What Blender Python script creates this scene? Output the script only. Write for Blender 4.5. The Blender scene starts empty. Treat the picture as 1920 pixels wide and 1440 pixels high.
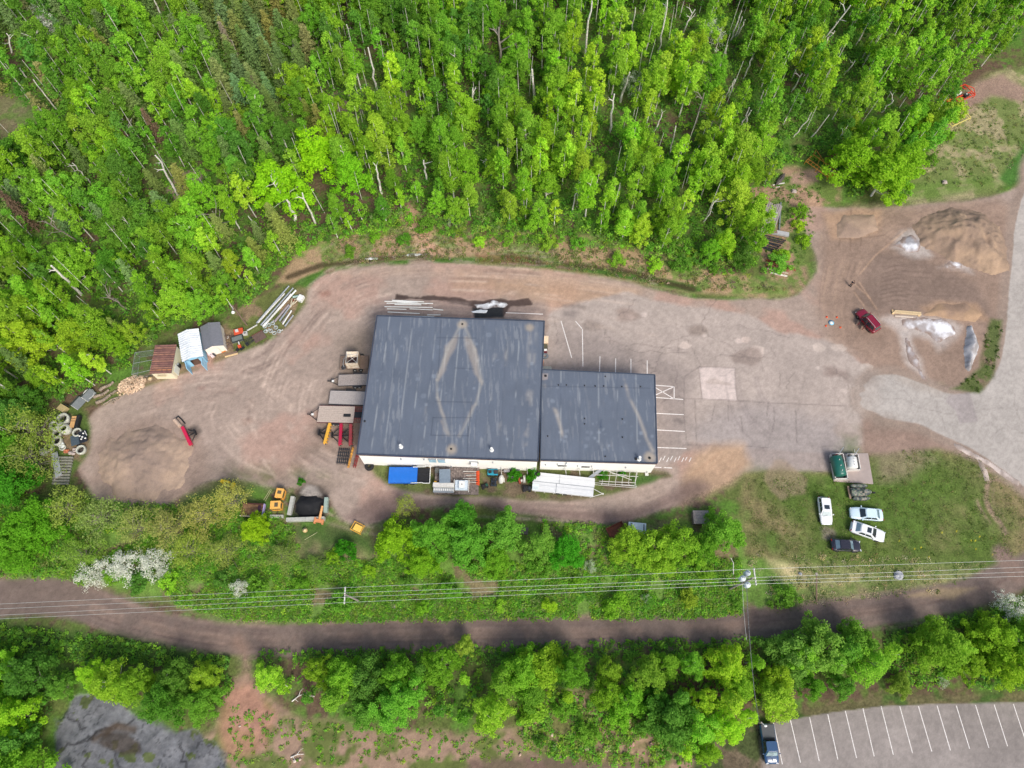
import bpy, bmesh, math, random
import numpy as np
from math import sin, cos, pi, radians, atan2, hypot, sqrt
from mathutils import Vector, Matrix, Quaternion
random.seed(7); rng = np.random.default_rng(11)
SC = bpy.context.scene; COL = SC.collection

# ---------------------------------------------------------------- camera, world, sun, exposure
CAM_H = 105.0; FPX = 1331.0; TILT = math.atan(580 / FPX)
cd = bpy.data.cameras.new('camera'); cam = bpy.data.objects.new('camera', cd); COL.objects.link(cam)
cam.location = (0, 0, CAM_H); cam.rotation_euler = (TILT, 0, 0)
cd.sensor_width = 36; cd.lens = FPX / 1920 * 36; cd.clip_end = 6000; cd.clip_start = 1
SC.camera = cam
SUN_EL = radians(47); SUN_AZ = radians(150)
w = bpy.data.worlds.new('World'); SC.world = w; w.use_nodes = True
nt = w.node_tree; sky = nt.nodes.new('ShaderNodeTexSky'); sky.sky_type = 'NISHITA'; sky.sun_disc = False
sky.sun_elevation = SUN_EL; sky.sun_rotation = SUN_AZ; sky.air_density = 1.2; sky.dust_density = 4.0
nt.links.new(sky.outputs[0], nt.nodes['Background'].inputs[0]); nt.nodes['Background'].inputs[1].default_value = 0.15
sd_ = bpy.data.lights.new('sun', 'SUN'); sd_.energy = 2.6; sd_.angle = radians(20); sd_.color = (1, .97, .915)
sun = bpy.data.objects.new('sun', sd_); COL.objects.link(sun)
sv = Vector((sin(SUN_AZ) * cos(SUN_EL), cos(SUN_AZ) * cos(SUN_EL), sin(SUN_EL)))
sun.rotation_euler = sv.to_track_quat('Z', 'Y').to_euler(); sun.location = (60, -60, 120)
SC.view_settings.view_transform = 'Standard'; SC.view_settings.look = 'None'
SC.view_settings.exposure = 0.06; SC.view_settings.gamma = 1
SC.cycles.max_bounces = 6; SC.cycles.diffuse_bounces = 3; SC.cycles.transparent_max_bounces = 6

# ---------------------------------------------------------------- measuring: survey point of the photograph -> place on the ground (metres)
def G(px, py, z=0.0):
    u = (px - 960) / FPX; v = (py - 720) / FPX
    k = (CAM_H - z) / (cos(TILT) + v * sin(TILT))
    return (k * u, k * (sin(TILT) - v * cos(TILT)))
def seg(a, b, z=0.0):                      # centre, length, heading of a line seen from a to b
    A = G(*a, z); B = G(*b, z)
    return ((A[0] + B[0]) / 2, (A[1] + B[1]) / 2), hypot(B[0] - A[0], B[1] - A[1]), atan2(B[1] - A[1], B[0] - A[0])
def lin(c):
    return tuple(((x / 255) / 12.92 if x / 255 <= .04045 else ((x / 255 + .055) / 1.055) ** 2.4) for x in c)
ALB = 1.0

# ---------------------------------------------------------------- objects
def link(name, me, parent=None, m=None):
    o = bpy.data.objects.new(name, me); COL.objects.link(o)
    if m is not None and me is not None and len(me.materials) == 0: me.materials.append(m)
    if parent is not None: o.parent = parent
    return o
def tag(o, label=None, cat=None, group=None, kind=None):
    if label: o['label'] = label
    if cat: o['category'] = cat
    if group: o['group'] = group
    if kind: o['kind'] = kind
    return o
def thing(name, label, cat, xy, rz=0.0, group=None, z=0.0):
    o = bpy.data.objects.new(name, None); COL.objects.link(o)
    o.empty_display_size = .3; o.location = (xy[0], xy[1], z); o.rotation_euler = (0, 0, rz)
    return tag(o, label, cat, group)
def kids(o): return [c for c in bpy.data.objects if c.parent == o]
class MB:
    def __init__(s): s.v = []; s.f = []; s.sm = []
    def add(s, vs, fs, smooth=False):
        n = len(s.v); s.v += [tuple(p) for p in vs]; s.f += [tuple(i + n for i in f) for f in fs]; s.sm += [smooth] * len(fs); return s
    def box(s, c, d, rz=0, rx=0, ry=0, top=1.0):
        R = Matrix.Rotation(rz, 3, 'Z') @ Matrix.Rotation(ry, 3, 'Y') @ Matrix.Rotation(rx, 3, 'X')
        vs = []
        for k in (-1, 1):
            t = top if k > 0 else 1
            for x, y in ((-1, -1), (1, -1), (1, 1), (-1, 1)):
                vs.append(Vector(c) + R @ Vector((x * d[0] / 2 * t, y * d[1] / 2 * t, k * d[2] / 2)))
        return s.add(vs, [(3, 2, 1, 0), (4, 5, 6, 7), (0, 1, 5, 4), (1, 2, 6, 5), (2, 3, 7, 6), (3, 0, 4, 7)])
    def tube(s, a, b, r0, r1=None, n=8, caps=True):
        r1 = r0 if r1 is None else r1; a = Vector(a); b = Vector(b); d = (b - a)
        if d.length < 1e-6: return s
        q = d.to_track_quat('Z', 'Y'); vs = []
        for p, r in ((a, r0), (b, r1)):
            for i in range(n):
                t = 2 * pi * i / n; vs.append(p + q @ Vector((r * cos(t), r * sin(t), 0)))
        s.add(vs, [(i, (i + 1) % n, n + (i + 1) % n, n + i) for i in range(n)], n > 5)
        if caps: s.add(vs, [tuple(range(n - 1, -1, -1)), tuple(range(n, 2 * n))])
        return s
    def path(s, pts, r, n=6):
        rr = r if hasattr(r, '__len__') else [r] * len(pts)
        for i in range(len(pts) - 1): s.tube(pts[i], pts[i + 1], rr[i], rr[i + 1], n)
        return s
    def prism(s, poly, z0, z1):
        n = len(poly); vs = [(x, y, z0) for x, y in poly] + [(x, y, z1) for x, y in poly]
        a = sum(poly[i][0] * poly[(i + 1) % n][1] - poly[(i + 1) % n][0] * poly[i][1] for i in range(n))
        fs = [tuple(range(n - 1, -1, -1)), tuple(range(n, 2 * n))] + [(i, (i + 1) % n, n + (i + 1) % n, n + i) for i in range(n)]
        if a < 0: fs = [f[::-1] for f in fs]
        return s.add(vs, fs)
    def lathe(s, prof, c=(0, 0, 0), n=20, axis='Z', closed=False):
        vs = []; m = len(prof)
        for r, z in prof:
            for i in range(n):
                t = 2 * pi * i / n; p = (r * cos(t), r * sin(t), z)
                if axis == 'Y': p = (p[0], p[2], -p[1])
                if axis == 'X': p = (p[2], p[0], p[1])
                vs.append((p[0] + c[0], p[1] + c[1], p[2] + c[2]))
        fs = []
        for j in range(m if closed else m - 1):
            k = (j + 1) % m
            fs += [(j * n + i, j * n + (i + 1) % n, k * n + (i + 1) % n, k * n + i) for i in range(n)]
        if not closed: fs += [tuple(range(n - 1, -1, -1)), tuple(range((m - 1) * n, m * n))]
        return s.add(vs, fs, True)
    def quad(s, a, b, c, d): return s.add([a, b, c, d], [(0, 1, 2, 3)])
    def slab(s, pts, t):                   # thick sheet from a 3-D outline, thickness downward
        n = len(pts); vs = [tuple(p) for p in pts] + [(p[0], p[1], p[2] - t) for p in pts]
        return s.add(vs, [tuple(range(n)), tuple(range(2 * n - 1, n - 1, -1))] + [(i, n + i, n + (i + 1) % n, (i + 1) % n) for i in range(n)])
    def blob(s, c, r, seed=0, n=8, m=6, rough=.18):
        rd = random.Random(seed); vs = []
        for j in range(m + 1):
            for i in range(n):
                t = 2 * pi * i / n; p = pi * j / m; k = 1 + rd.uniform(-rough, rough)
                if j in (0, m): k = 1
                vs.append((c[0] + r[0] * k * sin(p) * cos(t), c[1] + r[1] * k * sin(p) * sin(t), c[2] + r[2] * k * cos(p)))
        fs = [(j * n + i, j * n + (i + 1) % n, (j + 1) * n + (i + 1) % n, (j + 1) * n + i)[::-1] for j in range(m) for i in range(n)]
        return s.add(vs, fs, False)
    def mesh(s, name, m=None, bevel=0):
        me = bpy.data.meshes.new(name); me.from_pydata(s.v, [], s.f); me.validate()
        if bevel:
            b = bmesh.new(); b.from_mesh(me)
            bmesh.ops.remove_doubles(b, verts=b.verts, dist=1e-5)
            es = [e for e in b.edges if len(e.link_faces) == 2 and e.calc_face_angle(0) > .5]
            bmesh.ops.bevel(b, geom=es, offset=bevel, segments=2, affect='EDGES', profile=.7, clamp_overlap=True)
            b.to_mesh(me); b.free()
        else:
            if len(me.polygons) == len(s.sm): me.polygons.foreach_set('use_smooth', s.sm)
        me.update()
        if m: me.materials.append(m)
        return me
    def build(s, name, m, parent=None, bevel=0): return link(name, s.mesh(name, m, bevel), parent)

# ---------------------------------------------------------------- materials
def _nodes(name):
    m = bpy.data.materials.new(name); m.use_nodes = True; t = m.node_tree; b = t.nodes['Principled BSDF']; return m, t, b
def N(t, typ, **kw):
    n = t.nodes.new(typ)
    for k, v in kw.items(): setattr(n, k, v)
    return n
_mc = {}
def mat(c, rough=.6, metal=0, var=.15, scale=3.0, bump=.0, dirt=None, coat=0, name=None):
    key = (tuple(c), rough, metal, var, scale, bump, dirt, coat)
    if key in _mc: return _mc[key]
    m, t, b = _nodes(name or 'paint'); L = t.links.new
    col = lin(c); tc = N(t, 'ShaderNodeTexCoord'); nz = N(t, 'ShaderNodeTexNoise'); nz.inputs['Scale'].default_value = scale
    nz.inputs['Detail'].default_value = 5; nz.inputs['Roughness'].default_value = .65; L(tc.outputs['Object'], nz.inputs['Vector'])
    r = N(t, 'ShaderNodeValToRGB'); r.color_ramp.elements[0].position = .3; r.color_ramp.elements[1].position = .7
    d = lin(dirt) if dirt else tuple(x * (1 - var) for x in col)
    r.color_ramp.elements[0].color = (*d, 1); r.color_ramp.elements[1].color = (*[min(1, x * (1 + var * .5)) for x in col], 1)
    L(nz.outputs['Fac'], r.inputs['Fac']); L(r.outputs['Color'], b.inputs['Base Color'])
    b.inputs['Roughness'].default_value = rough; b.inputs['Metallic'].default_value = metal
    if coat: b.inputs['Coat Weight'].default_value = coat
    if bump:
        bp = N(t, 'ShaderNodeBump'); bp.inputs['Strength'].default_value = bump; bp.inputs['Distance'].default_value = .05
        L(nz.outputs['Fac'], bp.inputs['Height']); L(bp.outputs['Normal'], b.inputs['Normal'])
    _mc[key] = m; return m
def attr_mat(name, rough=.95, fine=2.5, amt=.22, bump=.35, spec=.2):
    m, t, b = _nodes(name); L = t.links.new
    a = N(t, 'ShaderNodeAttribute', attribute_name='Col'); tc = N(t, 'ShaderNodeTexCoord')
    n1 = N(t, 'ShaderNodeTexNoise'); n1.inputs['Scale'].default_value = fine; n1.inputs['Detail'].default_value = 6; n1.inputs['Roughness'].default_value = .7
    L(tc.outputs['Object'], n1.inputs['Vector'])
    mr = N(t, 'ShaderNodeMapRange'); mr.inputs['To Min'].default_value = 1 - amt; mr.inputs['To Max'].default_value = 1 + amt
    mr.inputs['From Min'].default_value = .3; mr.inputs['From Max'].default_value = .7; L(n1.outputs['Fac'], mr.inputs['Value'])
    vm = N(t, 'ShaderNodeVectorMath', operation='SCALE'); L(a.outputs['Color'], vm.inputs[0]); L(mr.outputs['Result'], vm.inputs['Scale'])
    L(vm.outputs['Vector'], b.inputs['Base Color']); b.inputs['Roughness'].default_value = rough; b.inputs['Specular IOR Level'].default_value = spec
    bp = N(t, 'ShaderNodeBump'); bp.inputs['Strength'].default_value = bump; bp.inputs['Distance'].default_value = .08
    L(n1.outputs['Fac'], bp.inputs['Height']); L(bp.outputs['Normal'], b.inputs['Normal'])
    return m
def leaf_mat(name, use_attr=False, trans=.5):
    m, t, b = _nodes(name); L = t.links.new
    if use_attr: src = N(t, 'ShaderNodeAttribute', attribute_name='Col').outputs['Color']
    else: src = N(t, 'ShaderNodeObjectInfo').outputs['Color']
    ge = N(t, 'ShaderNodeNewGeometry'); mr = N(t, 'ShaderNodeMapRange'); mr.inputs['To Min'].default_value = .8; mr.inputs['To Max'].default_value = 1.2
    L(ge.outputs['Random Per Island'], mr.inputs['Value'])
    vm = N(t, 'ShaderNodeVectorMath', operation='SCALE'); L(src, vm.inputs[0]); L(mr.outputs['Result'], vm.inputs['Scale'])
    L(vm.outputs['Vector'], b.inputs['Base Color']); b.inputs['Roughness'].default_value = .85; b.inputs['Specular IOR Level'].default_value = .1
    tr = N(t, 'ShaderNodeBsdfTranslucent'); L(vm.outputs['Vector'], tr.inputs['Color'])
    mx = N(t, 'ShaderNodeMixShader'); mx.inputs[0].default_value = trans
    L(b.outputs[0], mx.inputs[1]); L(tr.outputs[0], mx.inputs[2]); L(mx.outputs[0], t.nodes['Material Output'].inputs['Surface'])
    return m
def glass_mat(c=(40, 50, 58)):
    return mat(c, rough=.08, var=.05, coat=1.0, name='glass')

# ---------------------------------------------------------------- value noise
def _h(i, j, s):
    with np.errstate(over='ignore'):
        n = (i.astype(np.int64) * 374761393 + j.astype(np.int64) * 668265263 + s * 982451653) & 0xffffffff
        n = ((n ^ (n >> 13)) * 1274126177) & 0xffffffff
        n = n ^ (n >> 16)
    return (n & 0xffff) / 65535.0
def vn(x, y, s, seed=0):
    x = x / s; y = y / s; i = np.floor(x); j = np.floor(y); fx = x - i; fy = y - j
    fx = fx * fx * (3 - 2 * fx); fy = fy * fy * (3 - 2 * fy); i = i.astype(np.int64); j = j.astype(np.int64)
    return (_h(i, j, seed) * (1 - fx) + _h(i + 1, j, seed) * fx) * (1 - fy) + (_h(i, j + 1, seed) * (1 - fx) + _h(i + 1, j + 1, seed) * fx) * fy
def fbm(x, y, s, seed=0, o=4, g=.55):
    a = 1; t = 0; r = 0
    for k in range(o):
        r = r + a * vn(x, y, s / 2 ** k, seed + k * 17); t += a; a *= g
    return r / t                                            # 0..1
# ---------------------------------------------------------------- painting the ground cover (what the surface is made of, in metres)
class Paint:
    def __init__(s, X, Y, xs=None, ys=None, base=(100, 100, 90)):
        s.X, s.Y, s.xs, s.ys = X, Y, xs, ys
        s.c = np.empty(X.shape + (3,)); s.c[:] = lin(base); s.k = np.zeros(X.shape, int); s.dz = np.zeros(X.shape)
        s.nm = {k: fbm(X, Y, sc, sd, o) - .5 for k, sc, sd, o in (('b', 14, 3, 4), ('m', 3.2, 41, 4), ('f', .9, 77, 3), ('e', 5, 91, 5))}
    def win(s, P, mg):
        P = np.array(P); x0, y0 = P.min(0) - mg; x1, y1 = P.max(0) + mg
        if s.xs is None: return (slice(None), slice(None))
        return (slice(*np.searchsorted(s.ys, (y0, y1))), slice(*np.searchsorted(s.xs, (x0, x1))))
    def _blend(s, w, a, c, var, vk, streak=None):
        base = np.array(lin(c)); n = s.nm[vk][w] * 2
        if streak is not None: n = n + streak
        cc = base * np.clip(1 + var * n, .2, 2)[..., None]
        s.c[w] = s.c[w] * (1 - a[..., None]) + cc * a[..., None]
    def poly(s, P, c, soft=.4, rough=.6, op=1, var=.18, vk='m', cls=None, px=True, nk='e', c2=None, thr=0, n2='m'):
        if px: P = [G(*p) for p in P]
        w = s.win(P, soft + rough + .5); X, Y = s.X[w], s.Y[w]
        if X.size == 0: return
        D = np.full(X.shape, 1e9); ins = np.zeros(X.shape, bool); n = len(P)
        for i in range(n):
            (ax, ay), (bx, by) = P[i], P[(i + 1) % n]; dx, dy = bx - ax, by - ay; l = dx * dx + dy * dy + 1e-9
            t = np.clip(((X - ax) * dx + (Y - ay) * dy) / l, 0, 1); D = np.minimum(D, np.hypot(X - ax - t * dx, Y - ay - t * dy))
            if abs(dy) > 1e-9: ins ^= ((Y > ay) != (Y > by)) & (X < ax + (Y - ay) * dx / dy)
        sd = np.where(ins, D, -D) + s.nm[nk][w] * 2 * rough
        a = np.clip(sd / max(soft, .05) * .5 + .5, 0, 1); a = a * a * (3 - 2 * a) * op
        if cls is not None: k = s.k[w]; k[a > .5] = cls; s.k[w] = k
        s._blend(w, a, c, var, vk)
        if c2 is not None:
            b = a * np.clip((s.nm[n2][w] - thr) * 9 + .5, 0, 1); s._blend(w, b, c2, var, 'f')
    def line(s, P, wd, c, op=1, soft=.15, var=.1, vk='m', cls=None, px=True, rough=0., brk=0):
        if px: P = [G(*p) for p in P]
        wmax = (max(wd) if hasattr(wd, '__len__') else wd); mg = wmax / 2 + soft + rough + .3; w = s.win(P, mg); X, Y = s.X[w], s.Y[w]
        if X.size == 0: return
        D = np.full(X.shape, 1e9)
        for i in range(len(P) - 1):
            (ax, ay), (bx, by) = P[i], P[i + 1]; dx, dy = bx - ax, by - ay; l = dx * dx + dy * dy + 1e-9
            if s.xs is not None:
                x0, x1 = min(ax, bx) - mg, max(ax, bx) + mg; y0, y1 = min(ay, by) - mg, max(ay, by) + mg
                q = (slice(*np.searchsorted(Y[:, 0], (y0, y1))), slice(*np.searchsorted(X[0], (x0, x1))))
            else: q = (slice(None), slice(None))
            xx, yy = X[q], Y[q]
            t = np.clip(((xx - ax) * dx + (yy - ay) * dy) / l, 0, 1)
            hw = (wd[i] * (1 - t) + wd[i + 1] * t if hasattr(wd, '__len__') else wd) / 2
            D[q] = np.minimum(D[q], np.hypot(xx - ax - t * dx, yy - ay - t * dy) - hw)
        sd = -D + s.nm['e'][w] * 2 * rough
        a = np.clip(sd / max(soft, .05) * .5 + .5, 0, 1); a = a * a * (3 - 2 * a)
        if cls is not None: k = s.k[w]; k[a > .5] = cls; s.k[w] = k
        if brk: a = a * np.clip((s.nm['m'][w] + .5 - brk) * 6, 0, 1)
        s._blend(w, a * op, c, var, vk)
    def blot(s, p, r, c, op=.7, n=10, rough=.5, soft=.4, seed=0, sq=1.0, ang=0, **kw):
        rd = random.Random(seed + int(p[0] * 7 + p[1])); x, y = G(*p)
        P = []
        for i in range(n):
            t = 2 * pi * i / n; q = r * rd.uniform(.75, 1.2); a, b = q * cos(t), q * sin(t) * sq
            P.append((x + a * cos(ang) - b * sin(ang), y + a * sin(ang) + b * cos(ang)))
        s.poly(P, c, soft=soft, rough=rough * r * .6, op=op, px=False, **kw)

def smooth(P, n=6):                       # Catmull-Rom through survey points
    Q = [P[0]] + list(P) + [P[-1]]; out = []
    for i in range(1, len(Q) - 2):
        p0, p1, p2, p3 = [np.array(q, float) for q in Q[i - 1:i + 3]]
        for k in range(n):
            t = k / n; out.append(tuple(.5 * ((2 * p1) + (-p0 + p2) * t + (2 * p0 - 5 * p1 + 4 * p2 - p3) * t * t + (-p0 + 3 * p1 - 3 * p2 + p3) * t ** 3)))
    return out + [tuple(P[-1])]

ST = .2
dx_ = np.arange(-116, 116.01, ST); dy_ = np.arange(-15, 143.01, ST)
def ext(a, lim):
    lo, hi = [], []; s = ST; p = a[0]; q = a[-1]
    while q < lim: s *= 1.35; p -= s; q += s; lo.append(p); hi.append(q)
    return np.array(lo[::-1] + list(a) + hi)
xs = ext(dx_, 2500); ys = ext(dy_, 2500)
X, Y = np.meshgrid(xs, ys)
g = Paint(X, Y, xs, ys, base=(92, 104, 56))
# classes: 0 ground, 1 gravel_yard, 2 paved_lot, 3 road, 4 lawn, 5 dirt_track, 6 parking_lot, 7 bedrock, 8 bare_soil, 9 dirt_lot, 10 grassy_bank, 11 brush_strip
nf = g.nm
# forest floor: leaf litter, moss, bare soil
a = np.clip(nf['m'] * 5 + .5, 0, 1)[..., None]; g.c = g.c * (1 - a) + np.array(lin((84, 118, 48))) * a
a = np.clip(nf['b'] * 6 + nf['f'] * 4 - .1, 0, 1)[..., None]; g.c = g.c * (1 - a) + np.array(lin((96, 80, 66))) * a
g.poly([(0, 170), (30, 190), (75, 240), (80, 270), (30, 280), (0, 260)], (122, 116, 90), soft=2.5, rough=2.2, op=.8, c2=(92, 118, 56), thr=.0)
g.blot((350, 342), 3.2, (158, 140, 126), op=.9, rough=.9)
g.blot((640, 215), 3.5, (120, 105, 92), op=.7, rough=.9)
g.blot((630, 190), 2.5, (140, 120, 110), op=.6, rough=.9)
# brush strip
g.poly([(-40, 930), (500, 960), (720, 990), (1000, 985), (1130, 990), (1400, 965), (1400, 1040), (1700, 1050), (1880, 1065), (1700, 1115), (1500, 1150), (1300, 1160), (960, 1165), (600, 1172), (430, 1165), (300, 1130), (150, 1085), (-40, 1095)], (104, 136, 62), soft=1, rough=1, cls=11, var=.35, vk='f', c2=(122, 112, 84), thr=.08)
g.poly([(1440, 1045), (1700, 1050), (1860, 1062), (1840, 1080), (1760, 1105), (1640, 1120), (1560, 1110), (1460, 1090)], (184, 168, 132), soft=1.5, rough=2.2, var=.3, vk='f', op=.95, c2=(96, 122, 58), thr=.04)
g.poly([(560, 1000), (680, 1000), (700, 1060), (620, 1090), (560, 1050)], (150, 132, 108), soft=1.4, rough=1.6, op=.7, var=.3, vk='f', c2=(70, 100, 44), thr=.0)
g.poly([(540, 985), (600, 975), (700, 1000), (705, 1035), (640, 1040), (560, 1010)], (58, 88, 38), soft=1.2, rough=1.0, op=.8)
# grassy bank north of the yard
g.poly([(520, 530), (560, 470), (640, 445), (770, 400), (800, 395), (830, 430), (1000, 440), (1150, 455), (1260, 480), (1400, 520), (1500, 545), (1480, 560), (1300, 548), (1100, 515), (960, 500), (760, 490), (620, 510), (580, 540)], (162, 138, 110), soft=.8, rough=.9, cls=10, var=.22, c2=(108, 126, 66), thr=.0)
g.line([(770, 400), (785, 430), (800, 470)], 3, (188, 148, 128), op=.8, soft=1.2, rough=.5)
g.poly(smooth([(525, 560), (560, 525), (620, 503), (700, 490), (860, 482), (1000, 488), (1150, 505), (1300, 535), (1300, 548), (1150, 520), (1000, 500), (860, 494), (700, 500), (620, 516), (575, 540), (540, 575)], 3), (74, 108, 44), soft=.4, rough=.4, var=.3, c2=(104, 92, 64), thr=.1)
# NE grass and soil
g.poly([(1930, 120), (1850, 140), (1790, 190), (1740, 260), (1700, 330), (1690, 385), (1780, 378), (1850, 368), (1890, 340), (1930, 290)], (112, 126, 72), soft=1.2, rough=.8, cls=10, var=.3, c2=(150, 142, 110), thr=.05)
g.poly([(1870, 335), (1890, 310), (1930, 260), (1930, 330), (1895, 352)], (72, 112, 48), soft=.7, rough=.5)
g.poly([(1700, 345), (1860, 330), (1880, 345), (1780, 372), (1700, 378)], (96, 124, 56), soft=1, rough=.6, op=.7)
g.poly([(1790, 190), (1830, 150), (1880, 140), (1930, 170), (1920, 190), (1860, 180), (1810, 215)], (146, 124, 112), soft=1, rough=.9)
g.poly([(1410, 330), (1470, 310), (1560, 320), (1580, 350), (1570, 390), (1530, 400), (1520, 470), (1510, 540), (1440, 530), (1410, 430)], (102, 122, 62), soft=1, rough=1, cls=10, var=.28, c2=(150, 124, 104), thr=.03)
g.poly([(1480, 325), (1530, 320), (1535, 340), (1510, 350), (1480, 345)], (158, 132, 116), soft=.8, rough=.8)
g.poly([(1515, 370), (1535, 360), (1545, 400), (1520, 410)], (168, 138, 118), soft=.6, rough=.7)
# gravel yard
YARD = [(160, 800), (185, 765), (240, 735), (300, 713), (360, 690), (420, 668), (490, 645), (540, 610), (568, 560), (600, 522), (660, 503), (760, 496), (860, 494), (960, 503), (1060, 512), (1150, 522), (1240, 545), (1310, 560), (1400, 562), (1480, 556), (1520, 530), (1530, 480), (1500, 400), (1560, 390), (1640, 392), (1720, 382), (1800, 378), (1870, 365), (1920, 350), (1905, 420), (1890, 560), (1860, 720), (1640, 700), (1620, 860), (1555, 885), (1400, 885), (1330, 915), (1260, 950), (1180, 975), (1100, 980), (1000, 962), (900, 946), (800, 950), (740, 965), (690, 985), (640, 975), (610, 930), (540, 915), (500, 915), (440, 900), (380, 905), (330, 935), (270, 965), (200, 950), (160, 910), (145, 880), (150, 830)]
g.poly(smooth(YARD + [YARD[0]], 4)[:-1], (157, 141, 132), soft=.5, rough=.55, cls=1, var=.14, vk='b')
W = g.win([G(140, 480), G(1920, 1000)], 5)
# stones and patchy dust over the yard
yard = (g.k == 1)
n = fbm(X, Y, 6, 201, 5) - .5; g.c[yard] *= (1 + .34 * n[yard])[:, None]
n = fbm(X, Y, 9, 251, 4) - .5; t = np.clip(n * 5, 0, .6)[..., None]; m_ = yard[..., None] & (t > 0)
g.c = np.where(m_, g.c * (1 - t) + np.array(lin((172, 140, 128))) * t, g.c)
# orange-brown band north of the building
g.poly([(860, 510), (1000, 515), (1120, 525), (1200, 545), (1180, 575), (1100, 580), (1000, 562), (860, 540)], (176, 146, 122), soft=2.2, rough=1.4, op=.7)
g.poly([(620, 505), (760, 498), (980, 505), (1200, 540), (1290, 555), (1180, 545), (980, 525), (760, 512), (640, 520)], (182, 158, 142), soft=1.2, rough=.8, op=.5)
# darker ground near the building
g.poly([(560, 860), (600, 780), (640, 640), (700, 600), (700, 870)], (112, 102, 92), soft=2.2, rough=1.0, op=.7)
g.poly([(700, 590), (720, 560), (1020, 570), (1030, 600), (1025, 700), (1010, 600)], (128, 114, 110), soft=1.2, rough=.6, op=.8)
g.poly([(400, 880), (520, 870), (640, 900), (600, 930), (520, 920), (430, 905)], (124, 112, 100), soft=2, rough=1.4, op=.6, c2=(88, 98, 58), thr=.06)
# NE dirt lot
g.poly([(1540, 400), (1620, 388), (1720, 384), (1870, 370), (1900, 400), (1885, 600), (1858, 722), (1800, 738), (1640, 700), (1560, 640), (1530, 580), (1535, 480)], (142, 122, 110), soft=2, rough=1.2, cls=9, var=.2, vk='m')
g.poly([(1545, 402), (1600, 392), (1650, 395), (1650, 440), (1600, 452), (1560, 448)], (168, 140, 118), soft=.8, rough=.6, op=.8)
g.poly([(1600, 560), (1640, 480), (1700, 470), (1830, 530), (1860, 600), (1780, 590), (1700, 580), (1640, 590)], (122, 106, 98), soft=1.2, rough=1, op=.75)
g.poly([(1725, 575), (1770, 566), (1830, 572), (1850, 600), (1800, 600), (1740, 592)], (164, 136, 112), soft=.8, rough=.9, op=.7)
for P in [[(1650, 598), (1700, 592), (1770, 596), (1800, 612), (1792, 634), (1758, 660), (1740, 640), (1690, 622)], [(1672, 464), (1695, 438), (1715, 434), (1750, 480), (1740, 484), (1705, 478)], [(1690, 628), (1704, 628), (1716, 660), (1742, 712), (1728, 712), (1700, 680)], [(1760, 502), (1785, 484), (1812, 494), (1822, 512), (1800, 508)]]:
    g.poly(P, (188, 182, 180), soft=1.0, rough=1.4, op=.6, var=.2, vk='f')
# paved lot
LOT = [(1012, 640), (1030, 590), (1060, 575), (1110, 562), (1170, 548), (1240, 560), (1330, 575), (1400, 592), (1460, 618), (1530, 635), (1580, 650), (1630, 690), (1610, 715), (1603, 740), (1612, 780), (1618, 830), (1560, 850), (1555, 882), (1400, 878), (1395, 840), (1300, 835), (1270, 870), (1225, 882), (1010, 870)]
g.poly(LOT, (164, 152, 146), soft=.5, rough=1.2, cls=2, var=.10, vk='m')
n = fbm(X, Y, 8, 301, 5) - .5; lot = (g.k == 2); g.c[lot] *= (1 + .28 * n[lot])[:, None]
g.poly([(1020, 640), (1060, 610), (1230, 665), (1300, 700), (1290, 840), (1225, 880), (1020, 705)], (134, 124, 122), soft=2, rough=.9, op=.6)  # asphalt by the annex darkened, its soft north-side shade painted in
g.poly([(1285, 800), (1400, 760), (1560, 790), (1600, 850), (1500, 878), (1400, 870), (1290, 830)], (146, 140, 142), soft=2.5, rough=1.5, op=.5)
g.poly([(1400, 840), (1555, 850), (1555, 884), (1405, 880)], (150, 138, 134), soft=.2, rough=.15, op=.8)
for p, r, c in [((1398, 637), 1.0, (196, 178, 170)), ((1386, 640), .8, (200, 184, 178)), ((1418, 660), 1.9, (196, 180, 172)), ((1285, 648), 1.4, (200, 184, 176)), ((1182, 595), 1.0, (196, 180, 174)), ((1206, 590), 1.1, (196, 182, 176)), ((1535, 652), 1.5, (190, 176, 168)), ((1575, 652), 1.8, (186, 172, 164)), ((1590, 800), 1.6, (184, 172, 168)), ((1533, 690), .5, (196, 182, 176)), ((1583, 733), 1.0, (194, 180, 174)), ((1625, 688), 2, (190, 178, 170)), ((1320, 628), .7, (192, 178, 172)), ((1612, 712), .8, (196, 184, 176)), ((1605, 724), .9, (196, 184, 176)), ((1608, 740), .7, (196, 184, 176))]:
    g.blot(p, r * .75, c, op=.7, rough=.9, soft=.12, sq=.7)
for p, r, c in [((1180, 590), 2.2, (140, 122, 114)), ((1070, 588), 1.4, (128, 118, 116)), ((1110, 612), 1.6, (126, 114, 108)), ((1310, 620), 1.6, (120, 106, 98)), ((1400, 668), 2.2, (116, 102, 96)), ((1575, 700), 2.2, (120, 104, 98)), ((1598, 712), 1.8, (112, 98, 92)), ((1555, 700), 1.2, (126, 110, 104)), ((1275, 790), 1.0, (90, 84, 84)), ((1590, 806), 2.0, (150, 136, 128)), ((610, 550), 1.3, (142, 104, 92)), ((465, 790), .8, (134, 104, 92)), ((378, 728), .6, (126, 96, 88))]:
    g.blot(p, r, c, op=.6, rough=1.0, soft=.5, sq=.6)
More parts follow.
